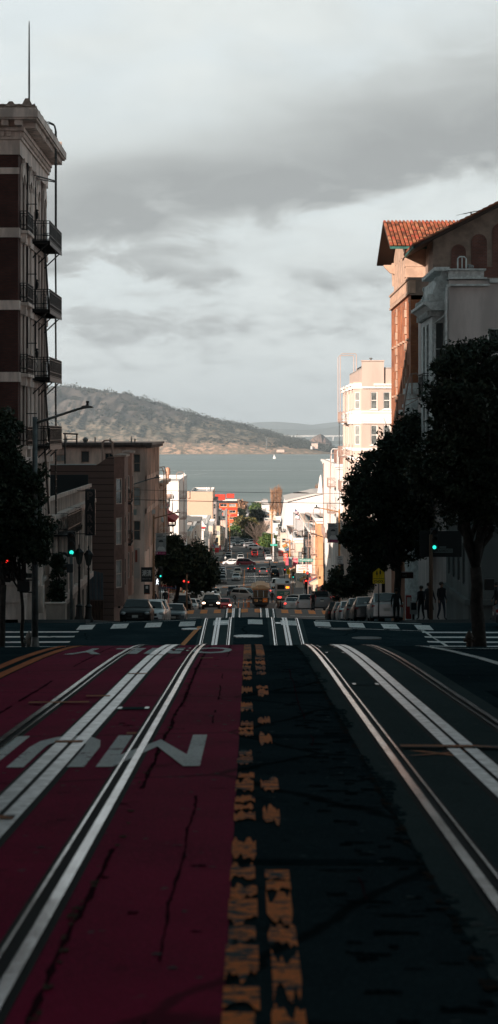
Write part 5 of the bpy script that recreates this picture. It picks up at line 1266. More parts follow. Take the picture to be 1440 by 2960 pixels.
PAINT = {'black': mat('car_paint_black',(.004,.005,.006),.4,spec=.15), 'silver': paint('silver',(.58,.59,.60),.35), 'white': paint('white',(.70,.70,.69),0), 'grey': paint('grey',(.22,.23,.24),.3),
 'dark': paint('dark_grey',(.045,.05,.055)), 'red': paint('red',(.62,.02,.02),.1), 'maroon': paint('maroon',(.20,.012,.02),.2), 'blue': paint('blue_grey',(.10,.13,.17)), 'tan': paint('beige',(.52,.46,.38),.2), 'brown': paint('brown',(.14,.09,.07))}
# type: length, width, height, side outline (y,z) of body top from front to rear, cabin outline (y,z): windscreen base, roof front, roof rear, rear base
TYPES = {
 'sedan': dict(L=4.7, W=1.84, body=[(-2.35,.42),(-2.30,.66),(-2.1,.78),(-1.2,.95),(-.9,.98),(1.4,1.0),(2.1,1.02),(2.32,.92),(2.35,.45)], cab=[(-1.05,.96),(-.25,1.42),(.75,1.45),(1.75,1.02)]),
 'hatch': dict(L=4.2, W=1.75, body=[(-2.1,.42),(-2.06,.68),(-1.85,.82),(-1.15,.98),(-.9,1.0),(1.9,1.05),(2.08,.95),(2.1,.45)], cab=[(-1.2,.97),(-.35,1.48),(1.0,1.5),(1.98,1.04)]),
 'suv': dict(L=4.7, W=1.9, body=[(-2.35,.5),(-2.32,.85),(-2.15,1.0),(-1.2,1.12),(-1.0,1.14),(2.15,1.16),(2.33,1.0),(2.35,.55)], cab=[(-1.15,1.1),(-.45,1.66),(1.6,1.70),(2.25,1.15)]),
 'minivan': dict(L=4.95, W=1.95, body=[(-2.47,.45),(-2.4,.75),(-2.2,.9),(-1.55,1.05),(-1.4,1.07),(2.3,1.1),(2.45,.95),(2.47,.5)], cab=[(-1.7,1.04),(-.6,1.70),(1.9,1.75),(2.42,1.1)]),
 'van': dict(L=5.4, W=2.0, body=[(-2.7,.5),(-2.65,.95),(-2.5,1.1),(-1.9,1.25),(-1.8,1.27),(2.65,1.25),(2.68,1.2),(2.7,.5)], cab=[(-2.0,1.22),(-1.3,2.0),(2.5,2.08),(2.68,1.22)]),
 'pickup': dict(L=5.6, W=2.0, body=[(-2.8,.55),(-2.75,.95),(-2.6,1.1),(-1.4,1.2),(-1.3,1.22),(.9,1.22),(2.75,1.25),(2.79,1.2),(2.8,.6)], cab=[(-1.35,1.18),(-.6,1.80),(.75,1.83),(1.05,1.2)]),
}
MESH = {}
def mk(key, fn, mtl, smooth='auto'):
    if key in MESH: return MESH[key]
    m = M(); fn(m); me = bpy.data.meshes.new(key); me.from_pydata(m.v, [], m.f); me.materials.append(mtl)
    bm = bmesh.new(); bm.from_mesh(me); bmesh.ops.remove_doubles(bm, verts=bm.verts, dist=.0005); bmesh.ops.recalc_face_normals(bm, faces=bm.faces); bm.to_mesh(me); bm.free()
    if smooth:
        me.polygons.foreach_set('use_smooth', [True]*len(me.polygons)); me.set_sharp_from_angle(angle=math.radians(42))
    MESH[key] = me; return me
def body_mesh(m, T):
    W = T['W']/2; bd = T['body']; L0, L1 = bd[0][0], bd[-1][0]
    yss = sorted(set([p[0] for p in bd]+[L0+.02, L1-.02]+list(np.linspace(L0+.3, L1-.3, 9))))
    # wheel arches: raise the bottom near the axles
    wy = (L0+.88, L1-.92); rw = .36; secs = []
    for y in list(np.linspace(wy[0]-.36, wy[0]+.36, 7))+list(np.linspace(wy[1]-.36, wy[1]+.36, 7)): yss.append(float(y))
    yss = sorted(set(round(y, 3) for y in yss))
    for y in yss:
        zt = float(np.interp(y, [p[0] for p in bd], [p[1] for p in bd]))
        e = min(y-L0, L1-y); w = W*(1-.17*max(0, 1-e/.5)**2)
        zb = .24 if e > .05 else .32
        za = zb
        for c in wy:
            if abs(y-c) < .37: za = max(za, math.sqrt(max(0, .37**2-(y-c)**2))*.98+.33)
        za = min(za, zt-.12)
        mid = (za+zt)/2 if za > .5 else .55
        mid = min(max(mid, za+.03), zt-.06)
        secs.append([(0,zb),(w*.72,zb),(w*.72,min(za,zt-.1)),(w*.97,za),(w,mid),(w*.985,zt-.14 if zt-.14 > mid else mid+.02),(w*.93,zt-.03),(w*.60,zt+.015),(0,zt+.03)])
    n = len(secs[0]); vs = []; fs = []
    for y, s in zip(yss, secs):
        for x, z in s: vs.append((x,y,z))
        for x, z in s: vs.append((-x,y,z))
    st = 2*n
    for i in range(len(yss)-1):
        for side in (0, n):
            for k in range(n-1): fs.append((i*st+side+k, i*st+side+k+1, (i+1)*st+side+k+1, (i+1)*st+side+k))
    for i in (0, len(yss)-1):
        fs.append(tuple(i*st+k for k in range(n))); fs.append(tuple(i*st+n+k for k in range(n)))
    m.add(vs, fs)
def cabin(m, T, inset=0.0, full=True):
    W = T['W']/2; c = T['cab']; zb = c[0][1]-.02
    wb, wt = W*.90-inset, W*.70-inset
    (y0,z0),(y1,z1),(y2,z2),(y3,z3) = c
    ring = [(y0,z0,wb*.93),(y1,z1,wt),((y1+y2)/2,max(z1,z2)+.035,wt*1.02),(y2,z2,wt),(y3,z3,wb*.9)]
    vs = []
    for y, z, w in ring: vs += [(-w,y,z),(-w*.5,y,z+.03),(w*.5,y,z+.03),(w,y,z)]
    fs = []
    for i in range(4):
        for k in range(3): fs.append((i*4+k, i*4+k+1, (i+1)*4+k+1, (i+1)*4+k))
    # sides down to the belt
    b0 = len(vs)
    for y in (y0, y1, (y1+y2)/2, y2, y3): vs += [(-wb,y,zb-.05),(wb,y,zb-.05)]
    for i in range(4):
        fs.append((i*4, (i+1)*4, b0+(i+1)*2, b0+i*2)); fs.append((i*4+3, (i+1)*4+3, b0+(i+1)*2+1, b0+i*2+1))
    fs.append((0,1,2,3,b0+1,b0)); fs.append((16,17,18,19,b0+9,b0+8))
    m.add(vs, fs)
def glassq(m, T, which):
    W = T['W']/2; c = T['cab']; wb, wt = W*.90, W*.70; (y0,z0),(y1,z1),(y2,z2),(y3,z3) = c
    def lerp(a, b, f): return tuple(a[i]+(b[i]-a[i])*f for i in range(3))
    if which == 'front': A, B, C_, D = (-wb*.93,y0,z0),(wb*.93,y0,z0),(wt,y1,z1),(-wt,y1,z1); nn = (0,-.016,.016)
    elif which == 'rear': A, B, C_, D = (-wb*.9,y3,z3),(wb*.9,y3,z3),(wt,y2,z2),(-wt,y2,z2); nn = (0,.016,.016)
    else:
        s = -1 if which == 'left' else 1
        ym = y0+.35*(y1-y0)
        panes = [((s*wb,y0+.32,z0+.05),(s*wb,(y1+y2)/2-.04,z0+.05),(s*wt*1.02,(y1+y2)/2-.04,z1+.0),(s*wt,y1+.06,z1-.03)),
                 ((s*wb,(y1+y2)/2+.04,z0+.05),(s*wb,y3-.22,z0+.07),(s*wt,y2-.02,z2-.05),(s*wt*1.02,(y1+y2)/2+.04,z2-.02))]
        for A, B, C_, D in panes:
            q = [(p[0]+s*.022, p[1], p[2]) for p in (A, B, C_, D)]
            q = [(q[0]),(q[1]),(q[2][0],q[2][1],q[2][2]-.05),(q[3][0],q[3][1],q[3][2]-.05)]
            m.quad(*q)
        return
    q = []
    cx = [sum(p[i] for p in (A,B,C_,D))/4 for i in range(3)]
    for p in (A,B,C_,D): q.append(tuple(cx[i]+(p[i]-cx[i])*.90+nn[i] for i in range(3)))
    mid1 = tuple((q[0][i]+q[1][i])/2+(nn[i] if i else 0) for i in range(3)); mid2 = tuple((q[2][i]+q[3][i])/2+(.018 if i == 2 else 0)+nn[i] for i in range(3))
    mid1 = (0, mid1[1]+nn[1], mid1[2]+.02)
    m.add([q[0],mid1,mid2,q[3],q[1],q[2]], [(0,1,2,3),(1,4,5,2)])
def car(label, typ, col, x, d, face='to', lit=False, rz=0, group=None, dz=0, plate=True, name=None, cat=None, simple=False):
    """face 'to' = nose towards us, 'away' = tail towards us"""
    T = TYPES[typ]; nm = name or {'van':'van','minivan':'minivan','pickup':'pickup_truck'}.get(typ, 'car')
    sl = (zr(x, d+1.5)-zr(x, d-1.5))/3
    th = thing(nm, label, cat or nm.replace('_',' '), (x, d, zr(x, d)+.01+dz), group=group)
    yaw = (0 if face == 'to' else math.pi)+math.radians(rz)
    th.rotation_mode = 'XYZ'
    pitch = math.atan(sl)
    mt = Matrix.Translation((x,d,zr(x,d)+.01+dz)) @ Matrix.Rotation(pitch if abs(math.sin(yaw)) < .5 else 0, 4, 'X') @ Matrix.Rotation(yaw, 4, 'Z')
    th.matrix_world = mt; th.rotation_euler = mt.to_euler()
    L0, L1 = T['body'][0][0], T['body'][-1][0]; W = T['W']/2
    P_ = PAINT[col]
    b = linked('body', mk(typ+'_body', lambda m: body_mesh(m, T), P_), th, mat=P_)
    linked('cabin', mk(typ+'_cabin', lambda m: cabin(m, T), P_), th, mat=P_)
    if not simple or face == 'to': linked('windscreen', mk(typ+'_ws', lambda m: glassq(m, T, 'front'), CGL), th)
    if not simple or face == 'away': linked('rear_window', mk(typ+'_rw', lambda m: glassq(m, T, 'rear'), CGL), th)
    if not (typ == 'van' and face != 'side'):
        linked('side_window', mk(typ+'_sl', lambda m: glassq(m, T, 'left'), CGL), th); linked('side_window', mk(typ+'_sr', lambda m: glassq(m, T, 'right'), CGL), th)
    r = .33 if typ not in ('suv','pickup','van') else .37
    def wheel(m): m.lathe([(r*.62,-.11),(r,-.09),(r,.09),(r*.62,.11)], (0,0,0), 18)
    def rim(m): m.lathe([(.01,.105),(r*.25,.115),(r*.62,.09),(r*.66,.112)], (0,0,0), 10); m.lathe([(.01,-.105),(r*.25,-.115),(r*.62,-.09),(r*.66,-.112)], (0,0,0), 10)
    wm = mk('wheel%.2f' % r, wheel, TYRE); rm = mk('rim%.2f' % r, rim, RIM)
    for s in (-1, 1):
        for y in (L0+.88, L1-.92):
            w_ = linked('wheel', wm, th, (s*(W-.13), y, r), (0, math.pi/2, 0))
            if not simple: linked('rim', rm, w_)
    zf = T['body'][1][1]; zrr = T['body'][-2][1]
    front = face == 'to' or face == 'side'
    def hl(m): m.add([(-.24,-.02,-.07),(.20,-.02,-.06),(.22,.10,.07),(-.20,-.0,.06),(.24,.12,-.05)], [(0,1,2,3),(1,4,2)])
    hw = W*.74
    if not simple or front:
        for s in (-1, 1): 
            linked('headlight', mk('headlight', lambda m: m.lathe([(.01,-.06),(.10,-.05),(.12,0),(.08,.05),(.01,.06)], (0,0,0), 10), LAMP), th, (s*hw, L0+.10, zf-.02), (math.pi/2,0,0), (1.5,.85,1.3), LAMPON if lit and face == 'to' else LAMP)
        linked('grille', mk('grille', lambda m: (m.box(-.42,.42,-.03,.03,-.09,.07), [m.box(-.40,.40,-.04,-.03,z,z+.012) for z in (-.05,-.01,.03)]), TRIM), th, (0, L0+.035, zf-.08))
        linked('bumper_vent', mk('vent', lambda m: m.box(-.5,.5,-.03,.03,-.06,.05), TRIM), th, (0, L0+.02, .36))
    if not simple or face != 'to':
        for s in (-1, 1):
            linked('tail_light', mk('tail_light', lambda m: m.lathe([(.01,-.05),(.10,-.04),(.11,0),(.09,.04),(.01,.05)], (0,0,0), 4), RLAMP), th, (s*W*.80, L1-.09, zrr-.10 if typ not in ('minivan','van') else zrr+.15), (math.pi/2,math.pi/4*0,0), (1.5,1.3 if typ in ('suv','pickup','van','minivan') else .9,1.6), RLAMPON if lit and face != 'to' else RLAMP)
    if plate:
        linked('number_plate', mk('plate', lambda m: m.box(-.17,.17,-.012,.012,-.075,.075), PLT), th, (0, (L0-.012) if face == 'to' else L1+.012, .47 if face == 'to' else zrr-.28))
    if not simple:
        for s in (-1, 1): linked('mirror', mk('mirror', lambda m: m.lathe([(.01,-.09),(.08,-.07),(.09,.04),(.02,.08)], (0,0,0), 8), P_), th, (s*(W+.09), T['cab'][0][0]+.42, T['cab'][0][1]+.06), (0,math.pi/2,0), (.75,.8,1), mat=P_)
        linked('handle', mk('handle', lambda m: m.box(-.015,.015,-.09,.09,-.015,.015), CHR), th, (W*.99, .1, T['cab'][0][1]-.14)); linked('handle', MESH['handle'], th, (-W*.99, .1, T['cab'][0][1]-.14))
    if typ == 'pickup':
        linked('cargo_bed', mk('bed', lambda m: m.box(-.82,.82,1.05,2.66,1.21,1.262), TRIM), th)
        def rack(m):
            for y in (1.15,): m.tube([(-.86,y,1.2),(-.80,y,1.85),(.80,y,1.85),(.86,y,1.2)], .03, 5)
        linked('roll_bar', mk('rack', rack, TRIM), th); linked('tailgate_handle', mk('tgh', lambda m: m.box(-.15,.15,0,.02,-.04,.04), TRIM), th, (0,2.8,1.05))
    if typ in ('suv','minivan') and not simple:
        def rails(m):
            for s in (-1,1): m.beam((s*W*.62,T['cab'][1][0]+.2,T['cab'][1][1]+.07),(s*W*.62,T['cab'][2][0]-.1,T['cab'][2][1]+.06),.035)
        linked('roof_rail', mk(typ+'_rails', rails, TRIM), th)
    return th
GL_ = 'cars parked along the left kerb'; GR_ = 'cars parked along the right kerb'; GT_ = 'cars driving in the street'
car('black sedan with bright number plate, nearest of the cars parked on the left', 'sedan', 'black', -6.55, 119.5, 'to', group=GL_, dz=-.1)
car('dark silver sedan parked directly behind the black sedan on the left', 'sedan', 'silver', -6.2, 130, 'to', group=GL_, dz=-.05)
car('white crossover third in the left parked row', 'suv', 'white', -6.3, 138, 'to', group=GL_, dz=-.1)
car('small dark sedan with warm glints, last before the second street on the left', 'sedan', 'dark', -5.5, 150.5, 'to', group=GL_)
car('black SUV with its plate lit, first across the second street on the left', 'suv', 'black', -7.0, 216, 'to', group=GL_)
car('silver car peeping out behind the black SUV across the second street', 'sedan', 'silver', -6.6, 228, 'to', group=GL_)
car('dark hatchback two cars behind the black SUV on the left', 'hatch', 'dark', -6.4, 241, 'to', group=GL_, simple=True)
car('black saloon driving up with both headlights on', 'sedan', 'black', -3.67, 199, 'to', lit=True, group=GT_)
car('bright red compact car driving up with both headlights on', 'hatch', 'red', -3.1, 262, 'to', lit=True, group=GT_, dz=.25)
car('grey minivan parked at the third street corner on the left', 'minivan', 'grey', -5.85, 322, 'to', group=GL_, simple=True)
car('beige SUV parked behind the grey minivan', 'suv', 'tan', -5.75, 352, 'to', group=GL_, simple=True)
car('dark crossover waiting in the oncoming lane with bright plate', 'suv', 'dark', -3.1, 372, 'to', group=GT_, lit=False)
car('brown SUV right behind the dark crossover in the oncoming lane', 'suv', 'brown', -2.75, 381, 'to', group=GT_, simple=True)
car('silver minivan turning at the third street beside the cable car', 'minivan', 'silver', -.6, 334, 'to', rz=55, group=GT_)
for i, (d, c, ty, lb) in enumerate(((424,'grey','suv','grey SUV first in the parked row of the fourth block on the left'),(436,'dark','suv','dark SUV second in the parked row of the fourth block on the left'),(448,'silver','minivan','silver minivan third in the parked row of the fourth block on the left'),
    (460,'silver','suv','silver SUV fourth in the parked row of the fourth block on the left'),(474,'brown','sedan','brown sedan last in the parked row of the fourth block on the left'))):
    car(lb, ty, c, -5.6-i*.15, d, 'to', group=GL_, simple=True)
car('silver sedan in the oncoming lane beside the orange centre line', 'sedan', 'silver', -2.75, 436, 'to', group=GT_, simple=True)
car('beige SUV following the silver sedan up the fourth block', 'suv', 'tan', -2.55, 458, 'to', group=GT_, simple=True)
car('white hatchback seen from its side crossing the fourth intersection', 'hatch', 'white', -4.55, 512, 'side', rz=90, group=GT_)
car('maroon wagon seen from its side right behind the white hatchback', 'minivan', 'maroon', -.75, 509, 'side', rz=-90, group=GT_)
for i, (d, c, ty, lb) in enumerate(((531,'dark','suv','dark SUV first in the long parked row past the white hatchback'),(542,'grey','sedan','grey sedan second in the long parked row past the white hatchback'),(553,'silver','suv','silver SUV third in the long parked row past the white hatchback'),
    (565,'dark','sedan','black sedan fourth in the long parked row past the white hatchback'),(578,'silver','minivan','silver minivan fifth in the long parked row past the white hatchback'),(592,'grey','suv','grey SUV last in the long parked row past the white hatchback'))):
    car(lb, ty, c, -5.4-i*.1, d, 'to', group=GL_, simple=True)
car('white SUV coming up just past the white hatchback', 'suv', 'white', -2.2, 532, 'to', group=GT_, simple=True)
car('beige SUV behind the white SUV just past the fourth intersection', 'suv', 'tan', -2.35, 548, 'to', group=GT_, simple=True)
car('dark sedan going down with red tail lights left of the white lane line', 'sedan', 'dark', .55, 478, 'away', lit=True, group=GT_, simple=True)
car('silver SUV going down with red tail lights right of the white lane line', 'suv', 'silver', 3.2, 462, 'away', lit=True, group=GT_, simple=True)
car('bright red hatchback going down in the fifth block', 'hatch', 'red', 1.6, 566, 'away', lit=True, group=GT_, simple=True)
car('red SUV right in front of the bright red hatchback', 'suv', 'red', 1.6, 584, 'away', lit=True, group=GT_, simple=True)
car('silver SUV seen side on crossing at the fifth intersection', 'suv', 'silver', 1.9, 624, 'side', rz=-90, group=GT_, simple=True)
car('grey SUV side on behind the silver one at the fifth intersection', 'suv', 'grey', .6, 634, 'side', rz=-90, group=GT_, simple=True)
car('white sedan parked first past the fourth intersection on the right', 'sedan', 'white', 5.2, 538, 'away', group=GR_, simple=True)
car('grey pickup parked ahead of the white sedan on the right', 'suv', 'grey', 5.1, 556, 'away', group=GR_, simple=True)
car('black pickup parked second ahead of the white sedan on the right', 'pickup', 'black', 5.0, 574, 'away', group=GR_, simple=True)
car('dark jeep parked at the end of the fifth block on the right', 'suv', 'dark', 5.0, 592, 'away', group=GR_, simple=True)
car('dark SUV parked right of the crossing pedestrian', 'suv', 'dark', 5.7, 474, 'away', group=GR_, simple=True)
car('grey sedan parked behind the dark SUV on the right', 'sedan', 'grey', 5.75, 462, 'away', group=GR_, simple=True)
car('black SUV parked ahead of the tall white delivery van', 'suv', 'black', 5.75, 450, 'away', group=GR_, simple=True)
car('tall white delivery van parked with an open looking rear', 'van', 'white', 5.25, 398, 'away', group=GR_, dz=.3)
car('silver crossover behind the tall white delivery van', 'suv', 'silver', 4.75, 376, 'away', lit=True, group=GR_, simple=True)
car('white panel van between the silver crossover and the bus', 'van', 'white', 5.6, 356, 'away', group=GR_)
car('white passenger van with two rear windows behind the bus', 'van', 'white', 5.35, 250, 'away', group=GR_, lit=False)
car('white sedan with red lit tail lights dipping over the hill crest', 'sedan', 'white', 4.65, 222, 'away', lit=True, group=GT_)
car('grey pickup truck with roll bar at the second street corner', 'pickup', 'grey', 6.95, 197, 'away', group=GR_)
car('small silver crossover left of the grey pickup truck', 'suv', 'silver', 5.9, 214, 'away', group=GR_)
for i, (x, d, c, ty, lb) in enumerate(((7.15,107.5,'silver','hatch','silver hatchback nearest of the cars parked on the right'),(6.85,118,'dark','sedan','dark sedan second from the crosswalk in the right parked row'),(6.8,127,'grey','hatch','grey hatchback third from the crosswalk in the right parked row'),
    (6.75,136,'silver','sedan','silver sedan fourth from the crosswalk in the right parked row'),(6.75,145,'dark','hatch','dark hatchback fifth from the crosswalk in the right parked row'),(6.9,158,'black','suv','black SUV last before the second street in the right parked row'))):
    car(lb, ty, c, x, d, 'away', group=GR_)
car('dark car nose just showing at the right edge behind the tree trunk', 'sedan', 'dark', 13.2, 90.5, 'side', rz=-90)
random.seed(5)
far = [(700,1500,'silver'),(706,1492,'white'),(712,1487,'white'),(698,1508,'dark'),(716,1497,'grey'),(722,1484,'silver'),(666,1545,'dark'),(660,1556,'grey'),(672,1562,'dark'),(688,1574,'dark'),(676,1571,'silver'),(700,1572,'white'),(712,1566,'dark'),(727,1571,'white'),(727,1578,'dark'),(664,1580,'silver'),(748,1575,'red'),(655,1588,'grey')]
DD = np.arange(620, 1800, 2.0); YY = np.array([1248-zc(d)/d*F for d in DD])
wordc = {'silver':'silver','white':'white','dark':'dark','grey':'grey','red':'red'}
pos = ['on the distant slope nearest the shore','left of the shoreline road','at the top of the distant slope','below the distant slope trees','on the right of the distant slope','at the far end of the visible road','under the dark left trees','left of the stop sign, under the trees','beside the round sign under the trees','crossing under the dark trees','in the far queue under the trees','crossing behind the bare tree','left of the bare tree trunk','right of the bare tree trunk','half hidden by the bare tree trunk','first in the far left parked row','beyond the green round tree shadow','near the fifth intersection on the left']
for (px, py, c), ps in zip(far, pos):
    d = float(DD[np.argmin(abs(YY-py-4))]); x = (px-720)/F*d
    car('tiny %s car %s' % (c, ps), 'suv' if px % 2 else 'sedan', c, x, d, 'to' if px < 705 else 'away', group='tiny cars far down the street', simple=True, plate=False, rz=0 if py > 1540 else 20)
# ---------------- bus
BU = thing('city_bus', 'grey city bus seen from behind with lit orange route sign and green advert', 'bus', (5.65, 338, zr(5.6,338)+.02))
BGR = mat('bus_grey', (.33,.34,.35), .5, .2)
def L_(fn, name, mtl, par=BU, **k): m = M(); fn(m); return m.build(name, mtl, par, local=True, **k)
L_(lambda m: m.prism([(-1.28,.45),(1.28,.45),(1.30,2.6),(1.15,3.05),(-1.15,3.05),(-1.30,2.6)], -6, 6, 'y'), 'body', BGR)
L_(lambda m: (m.box(-1.05,.15,-6.03,-6.003,2.15,2.85)), 'rear_window', CGL)
L_(lambda m: m.box(.30,.98,-6.04,-6.003,2.2,2.7), 'route_sign_case', TRIM)
rs_ = L_(lambda m: text_on(m, '30X', (.36,-6.05,2.3), (1,0,0), (0,0,1), .55, .3, .03), 'route_sign', mat('led_orange',(1,.3,.02),.5,emit=4,ecol=(1,.22,.01)))
L_(lambda m: m.box(-1.1,1.0,-6.03,-6.003,1.1,1.85), 'advert', mat('advert_green',(.04,.16,.14),.5))
L_(lambda m: (m.lathe([(.01,0),(.22,0),(.22,.01),(.01,.01)],(0,0,0),12)), 'advert_disc', WHITEP).location = (-.35,-6.05,1.48)
bpy.context.view_layer.update(); BU.children[-1].rotation_euler = (math.pi/2,0,0)
for i in range(3): L_(lambda m: m.box(.1,.85-.15*i,-6.045,-6.032,1.62-.17*i,1.68-.17*i), 'advert_line', WHITEP)
for x in (-.95,.55): L_(lambda m: m.box(x,x+.55,-6.04,-6.003,.72,.95), 'tail_light', RLAMPON)
L_(lambda m: m.box(-1.2,1.2,-6.12,-6.003,.42,.62), 'bumper', TRIM)
for s in (-1,1):
    for y in (-3.6,3.8):
        w_ = M().lathe([(.3,-.14),(.48,-.12),(.48,.12),(.3,.14)],(0,0,0),16).build('wheel', TYRE, BU, local=True); w_.location=(s*1.12,y,.48); w_.rotation_euler=(0,math.pi/2,0)
L_(lambda m: m.box(-1.32,-1.301,-5.6,5.4,1.5,2.5), 'side_window', CGL); L_(lambda m: m.box(1.301,1.32,-5.6,5.4,1.5,2.5), 'side_window', CGL)
L_(lambda m: m.lathe([(.3,0),(.36,.15),(.3,.3)],(.6,-4,3.05),8), 'roof_fan', TRIM)
# white box truck crossing on the left
TK = thing('box_truck', 'white truck with grille side standing across the third street on the left', 'truck', (-7.3, 291, zr(-7,291)+.02))
L_(lambda m: m.box(-2.6,2.3,-1.1,1.1,.8,2.55), 'cargo_box', PAINT['white'], TK)
L_(lambda m: (m.box(-1.5,.0,-1.13,-1.103,1.7,2.3),), 'vent_grille', TRIM, TK)
L_(lambda m: m.prism([(2.32,.6),(4.0,.6),(4.0,1.3),(3.4,1.5),(3.1,2.2),(2.32,2.2)], -1.0, 1.0, 'y'), 'cab', PAINT['white'], TK)
L_(lambda m: m.prism([(2.6,1.5),(3.3,1.5),(3.05,2.1),(2.6,2.1)], -1.02, -1.003, 'y'), 'side_window', CGL, TK)
L_(lambda m: m.box(-2.6,3.9,-.9,.9,.55,.79), 'chassis', TRIM, TK)
for x in (-1.6,3.2):
    for y in (-.95,.95):
        w_ = M().lathe([(.25,-.12),(.42,-.1),(.42,.1),(.25,.12)],(0,0,0),14).build('wheel', TYRE, TK, local=True); w_.location=(x,y,.42); w_.rotation_euler=(math.pi/2,0,0)
# ---------------- cable car
CC = thing('cable_car', 'brown wooden cable car with arched roof climbing the right hand track', 'cable car', (1.66, 296, zr(1.6,296)+.02))
WOOD = mat('cable_car_wood', (.75,.36,.15), .55, var=.2, vscale=3); WOODD = mat('cable_car_dark', (.02,.018,.02), .5); ROOFB = mat('cable_car_roof', (.50,.32,.19), .7)
L_(lambda m: m.prism([(-1.12,.55),(1.12,.55),(1.2,.75),(1.2,1.45),(-1.2,1.45),(-1.2,.75)], -4, 4, 'y'), 'lower_body', WOODD, CC)
def posts(m):
    for y in (-4,-2,0,2,3.9):
        for x in (-1.14,-.42,.42,1.14) if abs(y) > 3.5 else (-1.14,1.14): m.box(x-.05,x+.05,y,y+.1,1.452,2.72)
L_(posts, 'window_posts', WOOD, CC)
L_(lambda m: (m.box(-1.2,1.2,-4.02,-3.92,2.55,2.75), m.box(-1.2,1.2,3.92,4.02,2.55,2.75), m.box(-1.2,-1.1,-3.9,3.9,2.55,2.75), m.box(1.1,1.2,-3.9,3.9,2.55,2.75)), 'header', WOOD, CC)
L_(lambda m: m.prism([(-1.32,2.76),(1.32,2.76),(1.28,2.9),(1.0,3.02),(-1.0,3.02),(-1.28,2.9)], -4.4, 4.4, 'y'), 'roof', ROOFB, CC)
L_(lambda m: m.prism([(-.72,3.021),(.72,3.021),(.70,3.16),(.45,3.26),(0,3.30),(-.45,3.26),(-.70,3.16)], -4.1, 4.1, 'y'), 'clerestory', ROOFB, CC)
for x0_, x1_ in ((-1.05,-.48),(-.36,.36),(.48,1.05)):
    L_(lambda m: m.box(x0_,x1_,-3.95,-3.93,1.5,2.5), 'end_window', mat('cable_car_glass',(.10,.075,.05),.1,spec=.6), CC)
L_(lambda m: m.box(.30,.98,-4.04,-4.003,.82,1.38), 'square_sign', mat('sign_orange',(.85,.22,.02),.5), CC)
L_(lambda m: m.lathe([(.01,0),(.22,0),(.22,.02),(.01,.02)],(0,0,0),14), 'sign_disc', mat('sign_red_disc',(.75,.04,.02),.5), CC); CC.children[-1].location=(.64,-4.05,1.1); CC.children[-1].rotation_euler=(math.pi/2,0,0)
L_(lambda m: m.box(.47,.81,-4.085,-4.072,1.07,1.13), 'sign_bar', WHITEP, CC)
L_(lambda m: m.prism([(-.95,1.3),(-.4,1.3),(-.4,1.0),(-.68,.82),(-.95,1.0)], -4.03, -4.003, 'y'), 'shield', mat('gold_brown_shield',(.32,.16,.06),.5), CC)
L_(lambda m: text_on(m, '10', (-.14,-4.02,1.0), (1,0,0), (0,0,1), .28, .2, .02), 'number', mat('gold_letters',(.5,.33,.15),.5), CC)
L_(lambda m: (m.box(-1.1,1.1,-4.3,-4.003,.50,.60), m.box(-.9,.9,-3.6,3.6,.18,.54)), 'underframe', WOODD, CC)
for x in (-1.0,1.0): L_(lambda m: m.lathe([(.01,0),(.07,0),(.09,.08),(.01,.1)],(x,-4.05,2.3),8), 'marker_lamp', RLAMP, CC)
for x in (-.55,.55):
    for y in (-2.6,2.6):
        w_ = M().lathe([(.1,-.06),(.28,-.05),(.28,.05),(.1,.06)],(0,0,0),12).build('wheel', TYRE, CC, local=True); w_.location=(x,y,.28); w_.rotation_euler=(0,math.pi/2,0)
# orange delineators
DEL = mat('orange_plastic', (.80,.22,.05), .6); DELW = mat('white_band', (.8,.78,.75), .5); proto = None
for i, (px, tilt) in enumerate(((688,8),(704,0),(714,0),(719,3),(737-20,0))):
    d = 293; x = (px-720)/F*d+.02*i
    if proto is None:
        proto = thing('traffic_post', '', 'traffic post', group='orange plastic posts between the lanes'); WL[proto.name] = Vector((0,0,0))
        M().lathe([(.18,0),(.16,.04),(.06,.06),(.055,1.1),(.05,1.15)],(0,0,0),8).build('post', DEL, proto, local=True); M().lathe([(.058,.8),(.06,.8),(.06,.95),(.058,.95)],(0,0,0),8).build('band', DELW, proto, local=True); o = proto
    else: o = dup_tree(proto)
    o.location = (x, d, zr(x,d)+.01); o.rotation_euler = (0, math.radians(tilt), 0)
    o['label'] = ['leaning orange lane post right beside the crossing pedestrian','orange lane post second from the crossing pedestrian','orange lane post third from the crossing pedestrian','slightly tilted orange lane post left of the cable car','orange lane post nearest the cable car'][i]
# ================================================================== trees
LEAF = bpy.data.materials.new('tree_leaf'); LEAF.use_nodes = True; t = NT(LEAF.node_tree); b = t.n['Principled BSDF']; b.inputs['Roughness'].default_value = .55; b.inputs['Specular IOR Level'].default_value = .35
g_ = t.node('ShaderNodeNewGeometry'); t.l.new(t.ramp(g_.outputs['Random Per Island'], [(0,(.012,.022,.014)),(.5,(.024,.040,.020)),(.9,(.035,.05,.025)),(1,(.055,.065,.035))]), b.inputs['Base Color'])
def leafmat(name, stops):
    m = bpy.data.materials.new(name); m.use_nodes = True; t = NT(m.node_tree); b = t.n['Principled BSDF']; b.inputs['Roughness'].default_value = .6
    g_ = t.node('ShaderNodeNewGeometry'); t.l.new(t.ramp(g_.outputs['Random Per Island'], stops), b.inputs['Base Color']); return m
LEAFG = leafmat('tree_leaf_green', [(0,(.03,.07,.015)),(.5,(.06,.12,.025)),(1,(.13,.17,.04))]); LEAFO = leafmat('tree_leaf_olive', [(0,(.05,.07,.02)),(.5,(.10,.10,.03)),(1,(.26,.17,.06))])
LEAFR = leafmat('twig_rust', [(0,(.22,.11,.06)),(.5,(.34,.19,.11)),(1,(.45,.28,.18))])
BARK = mat('bark', (.035,.030,.027), .95, var=.4, vscale=5, bump=.6, bscale=12); BARKP = mat('pale_bark', (.62,.47,.38), .9, var=.3, vscale=3)
